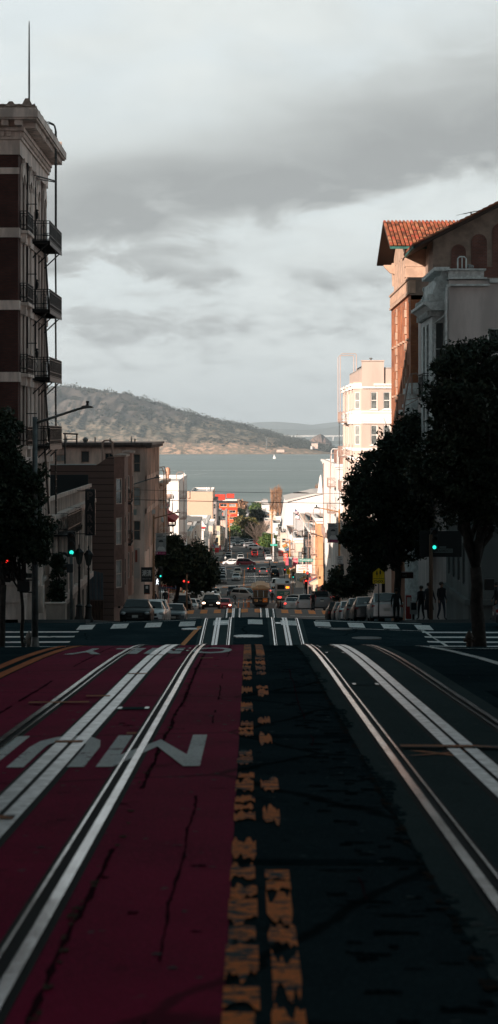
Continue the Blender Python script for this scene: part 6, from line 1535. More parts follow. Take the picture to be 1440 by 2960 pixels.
def clumps(ell, n, r, seed, flat=.0):
    """clump centres near the surface and inside of several ellipsoids (cx,cy,cz,rx,ry,rz)"""
    rs = np.random.RandomState(seed); out = []
    vol = [e[3]*e[4]*e[5] for e in ell]; tot = sum(vol)
    for e, v in zip(ell, vol):
        for k in range(max(3, int(n*v/tot))):
            a = rs.normal(size=3); a /= np.linalg.norm(a); q = rs.rand()**.33*.95
            out.append((e[0]+a[0]*q*e[3], e[1]+a[1]*q*e[4], e[2]+a[2]*q*e[5], r*(.6+.8*rs.rand())))
    return out
def limb(m, a, b, r0, r1, seed, bend=.12, n=5, k=7):
    rs = random.Random(seed); a = Vector(a); b = Vector(b); L = (b-a).length; pts = []
    for i in range(n+1):
        f = i/n; p = a+(b-a)*f
        if 0 < i < n: p += Vector((rs.uniform(-1,1), rs.uniform(-1,1), rs.uniform(-.4,.4)))*L*bend*.5
        pts.append(p)
    m.tube(pts, [r0+(r1-r0)*i/n for i in range(n+1)], k)
    return pts
def tree(name, label, base, ell, trunk_top, r, ncl, per, leaf, crl, seed, lm=None, bm=None, group=None, fork=None):
    th = thing(name, label, 'tree', base, group=group)
    cs_ = clumps(ell, ncl, crl, seed)
    m = M(); limb(m, (base[0],base[1],base[2]-.3), trunk_top, r, r*.72, seed, .03, 5, 10)
    m.build('trunk', bm or BARK, th, smooth=True)
    m = M(); rs = random.Random(seed)
    for e in ell:
        for k in range(3):
            tgt = (e[0]+rs.uniform(-.5,.5)*e[3], e[1]+rs.uniform(-.5,.5)*e[4], e[2]+rs.uniform(-.3,.6)*e[5])
            pts = limb(m, trunk_top, tgt, r*.5, r*.10, seed+k*7+int(e[0]*10), .12, 5, 6)
            for q in range(2): limb(m, pts[3], (tgt[0]+rs.uniform(-1,1)*e[3]*.6, tgt[1]+rs.uniform(-1,1)*e[4]*.6, tgt[2]+rs.uniform(-.2,.8)*e[5]*.6), r*.18, r*.05, seed+q+k, .15, 4, 5)
    m.build('branches', bm or BARK, th, smooth=True)
    leafcloud('crown', cs_, lm or LEAF, leaf, per, seed, parent=th)
    return th
def E(px0, px1, py0, py1, d, dy=None):
    a, b_ = P(px0,py0,d), P(px1,py1,d); rx = abs(b_.x-a.x)/2; rz = abs(a.z-b_.z)/2
    return ((a.x+b_.x)/2, d, (a.z+b_.z)/2, rx, dy or (rx+rz)/2*.9, rz)
# right hand big tree
zt = lambda x, d: zr(x, d)+.15
d = 80.5; x = P(1388,0,d).x
tree('street_tree', 'largest dark street tree with thick forked trunk standing at the right corner', (x,d,zt(x,d)), [E(1235,1470,975,1320,d,2.0),E(1180,1420,1230,1520,d,2.0),E(1330,1520,1180,1540,d,2.0),E(1290,1360,972,1100,d,1),E(1360,1480,968,1120,d,1)], (P(1375,1640,d).x,d,P(0,1640,d).z), .31, 520, 105, .085, .46, 11)
d = 92; x = P(1200,0,107).x
d = 118; x = P(1130,0,d).x
tree('street_tree', 'dark wide street tree behind the parked row on the right, reaching to the pink building', (x+.4,d,zt(x,d)), [E(1000,1130,1300,1640,d,2.2),E(1080,1260,1180,1560,d,2.2),E(985,1060,1450,1600,d,1.5),E(1120,1270,1250,1640,d,2.0),E(1140,1240,1190,1300,d,1.6)], (x+.4,d,P(0,1640,d).z), .24, 560, 100, .11, .52, 12)
d = 165; x = 9.0
tree('street_tree', 'small round dark tree left of the school sign', (x,d,zt(x,d)), [E(935,1030,1640,1735,d,1.3),E(1000,1080,1600,1740,d,1.5)], (x,d,P(0,1700,d).z), .12, 130, 90, .11, .40, 13)
d = 140; x = 9.2
tree('street_tree', 'dark narrow tree filling the gap above the school sign', (x,d,zt(x,d)), [E(1010,1120,1560,1700,d,1.6),E(1080,1200,1480,1660,d,1.6)], (x,d,P(0,1650,d).z), .15, 150, 90, .11, .42, 14)
# left hand trees
d = 79.5; x = P(66,0,d).x
tree('street_tree', 'dark street tree with slender forked trunk by the left signal', (x,d,zt(x,d)), [E(-40,110,1310,1560,d,1.8),E(20,160,1480,1640,d,1.6),E(-60,60,1180,1400,d,1.6),E(-50,40,1420,1650,d,1.5),E(20,130,1340,1480,d,1.3)], (P(62,1715,d).x,d,P(0,1715,d).z), .085, 330, 100, .085, .40, 15)
d = 78.5; x = P(5,0,d).x
tree('street_tree', 'dark thicker trunked street tree at the very left edge', (x,d,zt(x,d)), [E(-140,20,1150,1500,d,1.8),E(-120,10,1400,1640,d,1.6)], (P(12,1690,d).x,d,P(0,1690,d).z), .13, 160, 90, .085, .42, 16)
d = 206; x = P(500,0,d).x
tree('street_tree', 'dark spreading street tree in front of the shops on the left', (x,d,zt(x,d)), [E(450,560,1560,1700,d,3),E(520,625,1590,1715,d,3),E(470,520,1545,1620,d,2),E(580,632,1620,1700,d,2),E(545,600,1570,1640,d,2)], (x+.6,d,P(0,1695,d).z), .26, 420, 95, .17, .62, 17)
# potted cypress by the left building
d = 107; x = P(165,0,d).x
th = tree('potted_shrub', 'tall spindly dark shrub beside the cream wall on the left', (x,d,zt(x,d)), [E(148,185,1590,1680,d,.5),E(150,180,1660,1720,d,.5),E(140,188,1700,1745,d,.7)], (x,d,P(0,1640,d).z), .05, 60, 80, .07, .22, 18)
# far trees
d = 640; x = P(785,0,d).x
tree('round_tree', 'bright green round clipped tree at the fifth intersection', (x,d,zt(x,d)), [E(754,800,1543,1598,d),E(775,818,1550,1596,d)], (x,d,P(0,1590,d).z), .25, 160, 60, .42, 1.1, 21, LEAFG)
d = 730; x = P(720,0,d).x
tree('round_tree', 'olive and rust round tree behind the pale bare tree', (x,d,zt(x,d)), [E(697,752,1497,1548,d),E(700,745,1530,1585,d)], (x,d,P(0,1580,d).z), .3, 150, 60, .5, 1.3, 22, LEAFO)
for i, (px0, px1, py0, py1, d, lm, lb) in enumerate(((648,700,1535,1580,745,LEAF,'wide dark tree over the far parked cars on the left'),(662,690,1526,1556,760,LEAFG,'green sunlit tree top among the dark far trees'),(682,706,1500,1530,900,LEAFO,'rusty bush behind the small street lamp far down'),
    (683,700,1478,1512,1050,LEAF,'dark tree beside the distant road on its left'),(732,758,1478,1512,1000,LEAF,'dark tree at the right of the distant road'),(732,752,1462,1485,1400,LEAFG,'green tree in front of the shore on the right'),(700,745,1552,1590,720,LEAF,'dark tree mass in the shade behind the bare tree'),(687,704,1452,1475,1500,LEAFR,'leafless grey bush at the shore end of the orange block'))):
    x = P((px0+px1)/2,0,d).x
    tree('far_tree', lb, (x,d,zc(d)), [E(px0,px1,py0,py1,d)], (x,d,P(0,(py0+py1*3)/4,d).z), .3*d/700, 70, 60, .5*d/700, 1.5*d/700, 30+i, lm, group='trees far down the street')
def baretree(name, label, px, py0, py1, d, spread, seed, mtl, n=40, poplar=False, r=.28, cat='tree'):
    x = P(px,0,d).x; zb_ = min(zc(d), P(0,py1,d).z) if py1 > 1550 else P(0,py1,d).z; ztop = P(0,py0,d).z; H = ztop-zb_
    th = thing(name, label, cat, (x,d,zb_)); rs = random.Random(seed); m = M()
    zf = zb_+H*(.34 if not poplar else .1)
    limb(m, (x,d,zb_-.5), (x,d,zf if not poplar else ztop-1), r, r*.8 if not poplar else .05, seed, .01, 6, 7); m.build('trunk', mtl, th, smooth=True)
    m = M()
    for k in range(n):
        if poplar:
            z0_ = zb_+H*rs.uniform(.08,.9); a = rs.uniform(0,6.28); rr = spread*rs.uniform(.5,1)*(1-.5*(z0_-zb_)/H)
            b_ = (x+math.cos(a)*rr, d+math.sin(a)*rr, min(ztop, z0_+rs.uniform(2,5))); pts = limb(m, (x,d,z0_), b_, .07, .03, seed+k, .1, 4, 4)
        else:
            a = 6.28*k/n+rs.uniform(-.2,.2); el = rs.uniform(.1,1); rr = spread*(1-.35*el)
            b_ = (x+math.cos(a)*rr, d+math.sin(a)*rr, zf+(ztop-zf)*(.45+.55*el)); pts = limb(m, (x,d,zf), b_, r*.42, .05, seed+k, .12, 5, 5)
            for q in range(5):
                s_ = pts[rs.choice((2,3,4))]; limb(m, s_, (s_[0]+rs.uniform(-1,1)*spread*.4, s_[1]+rs.uniform(-1,1)*spread*.4, min(ztop, s_[2]+rs.uniform(.5,3))), .07, .03, seed+k*5+q, .2, 3, 4)
        if poplar:
            for q in range(3):
                s_ = pts[rs.choice((1,2,3))]; limb(m, s_, (s_[0]+rs.uniform(-.7,.7), s_[1]+rs.uniform(-.7,.7), s_[2]+rs.uniform(1,2.5)), .05, .025, seed+k*5+q, .2, 2, 3)
    m.build('branches', mtl, th)
    return th
baretree('bare_tree', 'pale leafless tree with fan of branches in front of the far trees', 742, 1508, 1592, 668, 4.6, 3, BARKP, 20, r=.55)
for i, (px, py0, d, lb) in enumerate(((788,1420,900,'left bare rust brown poplar above the roofs'),(799,1416,905,'middle bare rust brown poplar above the roofs'),(809,1412,900,'right and tallest bare rust brown poplar above the roofs'))):
    baretree('poplar_tree', lb, px, py0, 1500, d, 2.0, 40+i, LEAFR, 90, True, .2)
for i, px in enumerate((918,938)): baretree('poplar_tree', ['bare brown treetop just left of the white spire','bare brown treetop just right of the white spire'][i], px, 1414, 1450, 760, 1.6, 50+i, LEAFR, 50, True, .15)
baretree('bare_tree', 'pale tangled bare tree left of the tall utility pole', 766, 1506, 1560, 700, 2.4, 61, BARKP, 12, r=.2)
# shrub bed on the left corner
o = leafcloud('ground_cover', [(P(20+k*9,0,78).x,77.6,zr(-9,78)+.25,.22) for k in range(9)], LEAF, .05, 60, 5, kind='stuff'); tag(o, 'low dark plants in the bed at the foot of the left trees')
# ================================================================== street furniture
POLE = mat('dark_painted_pole', (.02,.024,.026), .6); POLEG = mat('galvanised_pole', (.16,.17,.17), .5, .4, var=.3, vscale=3); POLEB = mat('rust_brown_pole', (.30,.15,.08), .7, var=.2); POLEO = mat('orange_brown_pole', (.50,.24,.10), .7, var=.2)
TEAL = mat('signal_green_lit', (0,.7,.6), .4, emit=.75, ecol=(.03,.85,.66)); REDL = mat('signal_red_lit', (.8,0,0), .4, emit=2, ecol=(1,.03,.02)); OFFL = mat('signal_lens_off', (.03,.012,.010), .3)
WALKL = mat('walk_signal_lit', (1,1,1), .5, emit=1.2, ecol=(.9,.95,1)); SIGW = mat('sign_white', (.62,.60,.58), .6); SIGG = mat('sign_green', (.01,.22,.17), .5); SIGT = mat('sign_text_dark', (.02,.02,.02), .6)
def streetlight(label, px, d, py_top, px_head, py_head, mtl=POLEG, name='street_lamp', base=None, r=.11, two=False):
    x = P(px,0,d).x; zb_ = zt(x,d); ztop = P(0,py_top,d).z; h = P(px_head,py_head,d)
    th = thing(name, label, 'street lamp', (x,d,zb_))
    M().tube([(x,d,zb_),(x,d,ztop)], r, 10, r*.7).build('pole', mtl, th, smooth=True)
    M().lathe([(r*1.9,0),(r*1.9,.12),(r*1.4,.2),(r*1.05,.6)], (x,d,zb_), 10).build('pole_base', mtl, th)
    s = 1 if h.x > x else -1; L = abs(h.x-x)
    pts = [(x+s*L*f, d, ztop-.25+(h.z-ztop+.25)*g) for f, g in ((0,0),(.3,.35),(.55,.65),(.75,.88),(.88,.97),(.95,1.0))]
    M().tube(pts, .055, 7, .04).build('arm', mtl, th, smooth=True)
    m = M(); a = h.x-s*L*.10; m.prism([(a-s*.28,h.z-.05),(a-s*.2,h.z+.04),(a+s*.0,h.z+.07),(h.x-s*.05,h.z+.02),(h.x+s*.02,h.z-.02),(h.x-s*.1,h.z-.05)], d-.15, d+.15, 'y'); m.build('lamp_head', POLEG, th)
    M().lathe([(.05,0),(.05,.10),(.07,.12),(.06,.18)], (a,d,h.z+.05), 8).build('photocell', TRIM, th)
    return th
def signal(m_parent, px, py, d, lit, s=1.0, face=(0,-1), lens=True, name='signal_head'):
    """three lens head, centre px,py; faces the camera"""
    c = P(px,py,d); 
    h = M().box(c.x-.16*s, c.x+.16*s, d-.02, d+.20, c.z-.52*s, c.z+.52*s)
    for k in (-1,0,1):
        zc_ = c.z-k*.335*s
        pts = [(c.x+.14*s*math.cos(a), d-.02, zc_+.14*s*math.sin(a)) for a in [math.pi*(-.05+1.1*i/6) for i in range(7)]]
        for a, b_ in zip(pts[:-1], pts[1:]): h.quad(a, b_, (b_[0],d-.24,b_[2]), (a[0],d-.24,a[2]))
    hd = h.build(name, POLE, m_parent)
    for k, nm in ((-1,'green'),(0,'amber'),(1,'red')):
        zc_ = c.z+k*.335*s; l = M().lathe([(.01,0),(.085*s,0),(.085*s,.02),(.01,.03)], (0,0,0), 14).build('lens', TEAL if lit == nm else REDL if lit == nm == 'red' else OFFL, hd, local=True)
        if lit == 'red' and nm == 'red': l.data.materials[0] = REDL
        l.rotation_euler = (math.pi/2,0,0); w0 = WL[m_parent.name]; l.location = (c.x-w0.x, d-.03-w0.y, zc_-w0.z)
    return hd
def pole(name, label, cat, px, d, py_top, r=.08, mtl=POLE, py_bot=None):
    x = P(px,0,d).x; zb_ = zt(x,d) if py_bot is None else P(0,py_bot,d).z
    th = thing(name, label, cat, (x,d,zb_))
    M().tube([(x,d,zb_-.05),(x,d,P(0,py_top,d).z)], r, 10, r*.85).build('pole', mtl, th, smooth=True)
    return th
def board(par, name, px0, px1, py0, py1, d, mtl, th_=.03, lines=(), tm=None, k=0):
    """flat sign with lettering; lines = (text, fx0, fx1, fy0, fy1) in fractions from the upper left"""
    a, b_ = P(px0,py1,d), P(px1,py0,d); W, H = b_.x-a.x, b_.z-a.z
    o = M().box(a.x, b_.x, d, d+th_, a.z, b_.z).build(name, mtl, par)
    for ln in lines:
        tx, fx0, fx1, fy0, fy1 = ln[:5]
        m = M(); text_on(m, tx, (a.x+W*fx0, d-.006, b_.z-H*fy1), (1,0,0), (0,0,1), W*(fx1-fx0), H*(fy1-fy0), .015); m.build('lettering', ln[5] if len(ln) > 5 else (tm or SIGT), o if par is not None else o)
    return o
# left corner
streetlight('tall dark street lamp at the left corner with long arm over the street', 101, 79, 1205, 270, 1176, POLEG, r=.13)
bpy.data.objects['street_lamp']
SG = thing('traffic_signal', 'red traffic signal hanging between the left tree trunks', 'traffic signal', (P(17,0,80).x,80,zt(-9,80)))
M().tube([(P(3,0,80.2).x,80.2,zt(-9,80)),(P(3,0,80.2).x,80.2,P(0,1500,80).z)], .07, 8).build('pole', POLE, SG)
signal(SG, 18, 1645, 80, 'red', 1.0); signal(SG, 34, 1645, 80.1, 'none', .9)
PSG = thing('pedestrian_signal', 'dark back of a square pedestrian signal on the left lamp pole', 'pedestrian signal', (P(67,0,79).x,79,P(0,1712,79).z))
a, b_ = P(49,1710,79.1), P(85,1680,79.1); M().box(a.x,b_.x,79.1,79.4,a.z,b_.z).build('housing', POLE, PSG, bevel=.03)
m = M(); m.beam((a.x+.1,79.25,a.z-.03),(P(98,0,79).x,79.1,a.z-.03),.05); m.beam((a.x+.2,79.25,b_.z+.04),(P(98,0,79).x,79.1,b_.z+.04),.05); m.build('bracket', POLE, PSG)
SS = thing('street_sign', 'dim SACRAMENTO street name sign among the left tree branches', 'street sign', (P(60,0,79.6).x,79.6,P(0,1670,79.6).z))
board(SS, 'panel', 30, 92, 1657, 1671, 79.6, mat('dim_sign_plate',(.10,.13,.13),.7), lines=[('SACRAMENTO',.03,.97,.18,.82)]); board(SS, 'small_panel', 45, 66, 1648, 1655, 79.6, MATS['dim_sign_plate'])
# green signal on the far left corner, oval sign
TS = pole('traffic_signal', 'green traffic signal on a pole beside the two ornate lamps', 'traffic signal', 206, 95.5, 1600, .075, POLEG)
signal(TS, 207, 1573, 95.5, 'green', 1.15); m = M(); a, b_ = P(193,1655,95.3), P(211,1630,95.3); m.box(a.x,b_.x,95.2,95.5,a.z,b_.z); m.build('pedestrian_box', POLE, TS, bevel=.03)
OS = thing('hanging_sign', 'dark arched hanging sign with white building emblem near the green signal', 'sign', (P(184,0,108).x,108,P(0,1640,108).z))
a, b_ = P(171,1648,108), P(198,1595,108); mx = (a.x+b_.x)/2; rr = (b_.x-a.x)/2
def arch(m, s, y0_, y1_): m.prism([(mx-rr*s,a.z+rr*(1-s)),(mx+rr*s,a.z+rr*(1-s))]+[(mx+rr*s*math.cos(math.pi*k/10), b_.z-rr+rr*s*math.sin(math.pi*k/10)) for k in range(11)], y0_, y1_, 'y')
m = M(); arch(m, 1, 108, 108.1); m.build('border', mat('sign_border_grey',(.25,.25,.25),.6), OS); m = M(); arch(m, .9, 107.96, 107.995); m.build('panel', mat('sign_black',(.012,.014,.016),.6), OS)
m = M(); m.prism([(mx-.22,b_.z-.30),(mx+.22,b_.z-.30),(mx,b_.z-.14)], 107.93, 107.955, 'y'); 
for k in range(4): m.box(mx-.2+k*.11,mx-.13+k*.11,107.93,107.955,b_.z-.50,b_.z-.32)
m.box(mx-.22,mx+.22,107.93,107.955,b_.z-.55,b_.z-.51); m.build('emblem', SIGW, OS)
for k in range(3): M().box(mx-.19,mx+.19-.05*k,107.935,107.958,a.z+.36-.08*k,a.z+.40-.08*k).build('text_line', MATS['sign_border_grey'], OS)
M().box(mx-.2,mx+.2,107.935,107.958,a.z+.06,a.z+.12).build('orange_strip', mat('dull_orange',(.3,.08,.03),.6), OS)
M().beam((bx,108.05,b_.z-.1),(a.x+.03,108.05,b_.z-.1),.04).build('bracket', IRON, OS)
def ornate(label, px, d):
    x = P(px,0,d).x; z0_ = zt(x,d)-.1; th = thing('ornate_street_lamp', label, 'street lamp', (x,d,z0_), group='ornate lantern lamps on the left pavement')
    M().lathe([(.24,0),(.24,.12),(.17,.3),(.14,.7),(.18,.75),(.08,.85),(.06,1.3),(.05,2.5),(.075,2.55),(.045,2.6),(.04,2.72)], (x,d,z0_), 10).build('post', IRON, th, smooth='auto')
    M().lathe([(.07,2.70),(.10,2.74),(.21,3.22),(.20,3.24)], (x,d,z0_), 6).build('lantern', mat('lantern_glass',(.05,.055,.05),.2), th)
    m = M(); 
    for k in range(6):
        a = 2*math.pi*(k+.5)/6; m.beam((x+.105*math.cos(a),d+.105*math.sin(a),z0_+2.74),(x+.215*math.cos(a),d+.215*math.sin(a),z0_+3.22),.02)
    m.lathe([(.25,3.22),(.25,3.27),(.16,3.36),(.12,3.42),(.05,3.45),(.03,3.52),(.05,3.56),(.01,3.68)], (x,d,z0_), 6); m.build('lantern_cap', IRON, th)
ornate('ornate iron lantern lamp right beside the green signal pole', 229, 95.6); ornate('ornate iron lantern lamp in front of the rusty fence', 256, 98)
PK = thing('vertical_sign', 'tall dark vertical PARK sign sticking out from the cream building', 'sign', (P(260,0,126).x,126,P(0,1548,126).z))
a, b_ = P(246,1548,126), P(275,1414,126); M().box(a.x,b_.x,126,126.25,a.z,b_.z).build('panel', mat('dark_sign_face',(.008,.011,.014),.5), PK)
NEON = mat('neon_tube_off', (.32,.22,.20), .4)
for k, ch in enumerate('PARK'):
    v, f = text_geo(ch, .30, .46); m = M(); ed = {}
    for q in f:
        for i in range(len(q)): e = tuple(sorted((q[i], q[(i+1) % len(q)]))); ed[e] = ed.get(e, 0)+1
    ox, oz = a.x+.16, b_.z-.32-k*.70-.32
    for (i, j), c_ in ed.items():
        if c_ == 1: m.beam((ox+v[i][0],125.97,oz+v[i][1]),(ox+v[j][0],125.97,oz+v[j][1]),.018)
    m.build('letter', NEON, PK)
m = M(); m.beam((bx,126.1,b_.z-.1),(a.x,126.1,b_.z-.1),.05); m.beam((bx,126.1,a.z+.1),(a.x,126.1,a.z+.1),.05); m.build('bracket', IRON, PK)
# mid left: signal pole with street signs, lamp
SL = streetlight('grey street lamp in front of the angled bays with curved arm', 356, 164, 1400, 465, 1380, POLEG)
TS2 = pole('signal_pole', 'grey pole with two blank sign backs and dark signal boxes before the brown building', 'signal pole', 357, 160, 1465, .09, POLEG)
for a_, b__ in ((314,352),(359,395)): board(TS2, 'sign_back', a_, b__, 1472, 1489, 159.8, mat('sign_back_green',(.22,.28,.27),.6))
for py in (1590, 1626): a, b_ = P(350,py+11,159.8), P(360,py-10,159.8); M().box(a.x,b_.x,159.6,159.9,a.z,b_.z).build('signal_box', POLE, TS2)
M().box(P(350,0,159).x,P(359,0,159).x,159.3,159.7,P(0,1420,159).z,P(0,1352,159).z).build('tall_box', mat('tall_sign_side',(.10,.13,.14),.6), TS2)
NP = pole('parking_sign', 'green and white parking notice on the pole below the brown bays', 'sign', 341, 150, 1665, .03, POLEG); board(NP, 'panel', 333, 352, 1664, 1689, 149.9, SIGW, lines=[('NO',.2,.8,.45,.7,SIGG)]); board(NP, 'top_panel', 333, 352, 1664, 1671, 149.87, SIGG)
# street lamp with banner, left
def banner(th, px0, px1, py0, py1, d):
    a, b_ = P(px0,py1,d), P(px1,py0,d); W, H = b_.x-a.x, b_.z-a.z; y = d
    o = M().box(a.x,b_.x,y,y+.03,a.z+H*.14,b_.z).build('banner', mat('banner_pale',(.50,.50,.50),.8), th)
    o2 = M().box(a.x,b_.x,y,y+.03,a.z,a.z+H*.137).build('banner_foot', mat('banner_magenta',(.36,.01,.11),.8), th)
    for tx, f0, f1 in (('CHINESE',.90,.955),('AMERICAN',.83,.885)): m = M(); text_on(m, tx, (a.x+W*.08,y-.008,a.z+H*f0), (1,0,0), (0,0,1), W*.84 if tx[0] == 'A' else W*.62, H*(f1-f0), .03); m.build('lettering', SIGT, o)
    m = M(); m.box(a.x+W*.08,a.x+W*.75,y-.008,y-.004,a.z+H*.79,a.z+H*.805); m.box(a.x+W*.08,a.x+W*.5,y-.008,y-.004,a.z+H*.17,a.z+H*.18); m.build('small_text', SIGT, o)
    cx_, cz_ = a.x+W*.52, a.z+H*.53
    def ell(m, x, z, rx, rz, k, a0=0, a1=360): m.add([(x+rx*math.cos(math.radians(a0+(a1-a0)*i/16)), y-k, z+rz*math.sin(math.radians(a0+(a1-a0)*i/16))) for i in range(17)], [tuple(range(17))])
    m = M(); m.box(a.x+W*.02,b_.x-W*.02,y-.003,y-.001,a.z+H*.19,a.z+H*.76); m.build('photo_ground', mat('banner_grey',(.30,.31,.31),.8), o)
    m = M(); m.add([(cx_-W*.38,y-.006,a.z+H*.19),(cx_+W*.42,y-.006,a.z+H*.19),(cx_+W*.34,y-.006,a.z+H*.33),(cx_+W*.1,y-.006,a.z+H*.40),(cx_-W*.12,y-.006,a.z+H*.40),(cx_-W*.32,y-.006,a.z+H*.32)], [(0,1,2,3,4,5)]); m.build('photo_shoulders', mat('banner_light',(.60,.60,.59),.8), o)
    m = M(); m.box(cx_-W*.09,cx_+W*.09,y-.0075,y-.0065,a.z+H*.36,a.z+H*.5); ell(m, cx_, cz_, W*.20, H*.135, .009); m.build('photo_face', mat('banner_face',(.40,.39,.38),.8), o)
    m = M(); ell(m, cx_, cz_+H*.055, W*.24, H*.11, .012, 0, 180); m.build('photo_hair', mat('banner_dark',(.04,.045,.05),.8), o)
    m = M(); ell(m, a.x+W*.14, a.z+H*.07, W*.07, H*.035, .006); m.build('logo', SIGW, o2)
    m = M(); m.box(a.x+W*.3,a.x+W*.55,y-.006,y-.003,a.z+H*.06,a.z+H*.075); m.box(a.x+W*.62,a.x+W*.92,y-.006,y-.003,a.z+H*.06,a.z+H*.075); m.build('foot_text', SIGW, o2)
    M().beam((a.x-.05,y+.05,b_.z),(b_.x+.3,y+.05,b_.z),.04).build('banner_arm', POLEG, th); M().beam((a.x-.05,y+.05,a.z),(b_.x+.3,y+.05,a.z),.04).build('banner_arm', POLEG, th)
B1_ = streetlight('brown street lamp carrying the left portrait banner', 444, 172, 1490, 522, 1481, POLEB)
banner(B1_, 450, 480, 1542, 1603, 171.7)
board(B1_, 'pole_plate', 439, 449, 1473, 1485, 171.7, SIGW)
m = M(); c = P(470,1503,171.8); m.lathe([(.03,.25),(.10,.2),(.13,-.05),(.1,-.18),(.02,-.2)], (c.x,171.8,c.z), 8); m.build('camera_globe', SIGW, B1_)
B2_ = streetlight('orange brown street lamp carrying the right portrait banner', 981, 176, 1472, 908, 1467, POLEO)
banner(B2_, 948, 977, 1513, 1568, 175.7)
NT_ = board(B2_, 'no_turn_panel', 973, 992, 1607, 1632, 175.6, SIGW, lines=[('NO',.25,.75,.08,.27),('TURN',.15,.85,.33,.48),('ON',.35,.65,.54,.69),('RED',.25,.75,.76,.92)])
signal(B2_, 989, 1646, 175.5, 'green', .92)
m = M(); a, b_ = P(980,1682,175.7), P(987,1668,175.7); m.box(a.x,b_.x,175.6,175.9,a.z,b_.z); m.build('control_box', SIGW, B2_)
# signs and signals at the second street, left side
CS = thing('shop_sign', 'dark shop sign with two pale chinese characters', 'sign', (P(424,0,186).x,186.2,P(0,1680,186).z))
board(CS, 'panel', 408, 441, 1640, 1682, 186.2, mat('sign_black',(.012,.014,.016),.6), .2, lines=[('潮清',.08,.9,.18,.62,SIGW),('BEAUTY',.12,.62,.74,.84,MATS['sign_border_grey']),('BAR',.68,.9,.74,.84,MATS['sign_border_grey'])])
HS = thing('hanging_sign', 'small dark arched hanging sign below the chinese shop sign', 'sign', (P(424,0,184).x,184,P(0,1715,184).z))
o = board(HS, 'panel', 416, 433, 1690, 1718, 184, mat('sign_black',(0,0,0))); a, b_ = P(421,1702,183.9), P(428,1694,183.9); M().box(a.x,b_.x,183.95,183.98,a.z,b_.z).build('emblem', SIGW, HS); M().box(P(418,0,184).x,P(431,0,184).x,183.95,183.98,P(0,1717,184).z,P(0,1715,184).z).build('orange_strip', MATS['dull_orange'], HS)
VS = thing('vertical_sign', 'pale vertical shop sign with painted script beside the chinese sign', 'sign', (P(392,0,186).x,186,P(0,1670,186).z))
board(VS, 'panel', 388, 404, 1585, 1672, 187.2, mat('sign_cream',(.45,.36,.32),.7)); board(VS, 'letters', 391, 397, 1590, 1625, 187.1, mat('sign_redbrown',(.25,.05,.03),.7))
SGB = pole('traffic_signal', 'green signal with a lit walking figure at the second street on the left', 'traffic signal', 463, 173, 1640, .07, POLE)
signal(SGB, 464.5, 1655, 172.8, 'green', .9); a, b_ = P(449,1690,172.8), P(462,1672,172.8); M().box(a.x,b_.x,172.7,173,a.z,b_.z).build('walk_box', POLE, SGB)
m = M(); c = P(455,1681,172.6); m.lathe([(.01,-.06),(.05,-.04),(.05,.04),(.01,.06)], (c.x,172.62,c.z+.17), 8)
for p0, p1 in (((0,.12),(-.02,-.05)),((-.02,-.05),(-.10,-.26)),((-.02,-.05),(.09,-.24)),((0,.10),(.10,-.02)),((0,.10),(-.10,0))): m.beam((c.x+p0[0],172.66,c.z+p0[1]),(c.x+p1[0],172.66,c.z+p1[1]),.045)
m.build('walking_figure', WALKL, SGB)
SGC = pole('traffic_signal', 'red traffic signals on the brown pole behind the dark left tree', 'traffic signal', 540, 185.5, 1660, .08, POLEB)
signal(SGC, 532, 1690, 185.3, 'red', .95); signal(SGC, 545, 1690, 185.6, 'red', .7)
# right corner near
TSR = pole('traffic_signal', 'green signal in front of a dark backboard at the right corner', 'traffic signal', 1246, 95.5, 1545, .10, mat('dim_brown_pole',(.09,.05,.03),.8))
a, b_ = P(1214,1610,95.9), P(1335,1535,95.9); M().box(a.x,b_.x,95.9,96.0,a.z,b_.z).build('backboard', mat('dark_backboard',(.008,.010,.012),.8), TSR)
signal(TSR, 1256, 1560, 95.5, 'green', 1.05); 
SSR = thing('street_sign', 'dim SACRAMENTO street name sign beside the right green signal', 'street sign', (P(1281,0,95.6).x,95.6,P(0,1598,95.6).z))
board(SSR, 'panel', 1253, 1309, 1586, 1598, 95.6, MATS['dim_sign_plate'], lines=[('SACRAMENTO',.04,.95,.2,.8,)]); board(SSR, 'small_panel', 1271, 1290, 1579, 1585, 95.6, MATS['dim_sign_plate'])
PSR = thing('pedestrian_signal', 'dark back of a pedestrian signal right of the big tree trunk', 'pedestrian signal', (P(1417,0,80).x,80,P(0,1700,80).z))
a, b_ = P(1402,1706,80), P(1430,1673,80); M().box(a.x,b_.x,80,80.3,a.z,b_.z).build('housing', POLE, PSR, bevel=.03); M().beam((b_.x,80.2,a.z+.1),(P(1440,0,80).x,80.2,a.z+.1),.05).build('bracket', POLE, PSR)
# school sign
SC = pole('school_sign', 'yellow pentagon SCHOOL crossing sign with two walking figures', 'road sign', 1095, 104, 1642, .035, POLEG)
SCY = mat('school_yellow', (1,.68,.01), .55); d_ = 103.9; a, b_ = P(1078,1673,d_), P(1112,1641,d_); mx = (a.x+b_.x)/2
m = M(); m.prism([(a.x,a.z),(b_.x,a.z),(b_.x,a.z+.32),(mx,b_.z),(a.x,a.z+.32)], d_, d_+.02, 'y'); pn = m.build('panel', SCY, SC)
m = M()
for pA, pB in (((a.x,a.z),(b_.x,a.z)),((b_.x,a.z),(b_.x,a.z+.32)),((b_.x,a.z+.32),(mx,b_.z)),((mx,b_.z),(a.x,a.z+.32)),((a.x,a.z+.32),(a.x,a.z))): m.beam((pA[0]*.96+mx*.04,d_-.004,pA[1]*.96+(a.z+.28)*.04),(pB[0]*.96+mx*.04,d_-.004,pB[1]*.96+(a.z+.28)*.04),.008,.008)
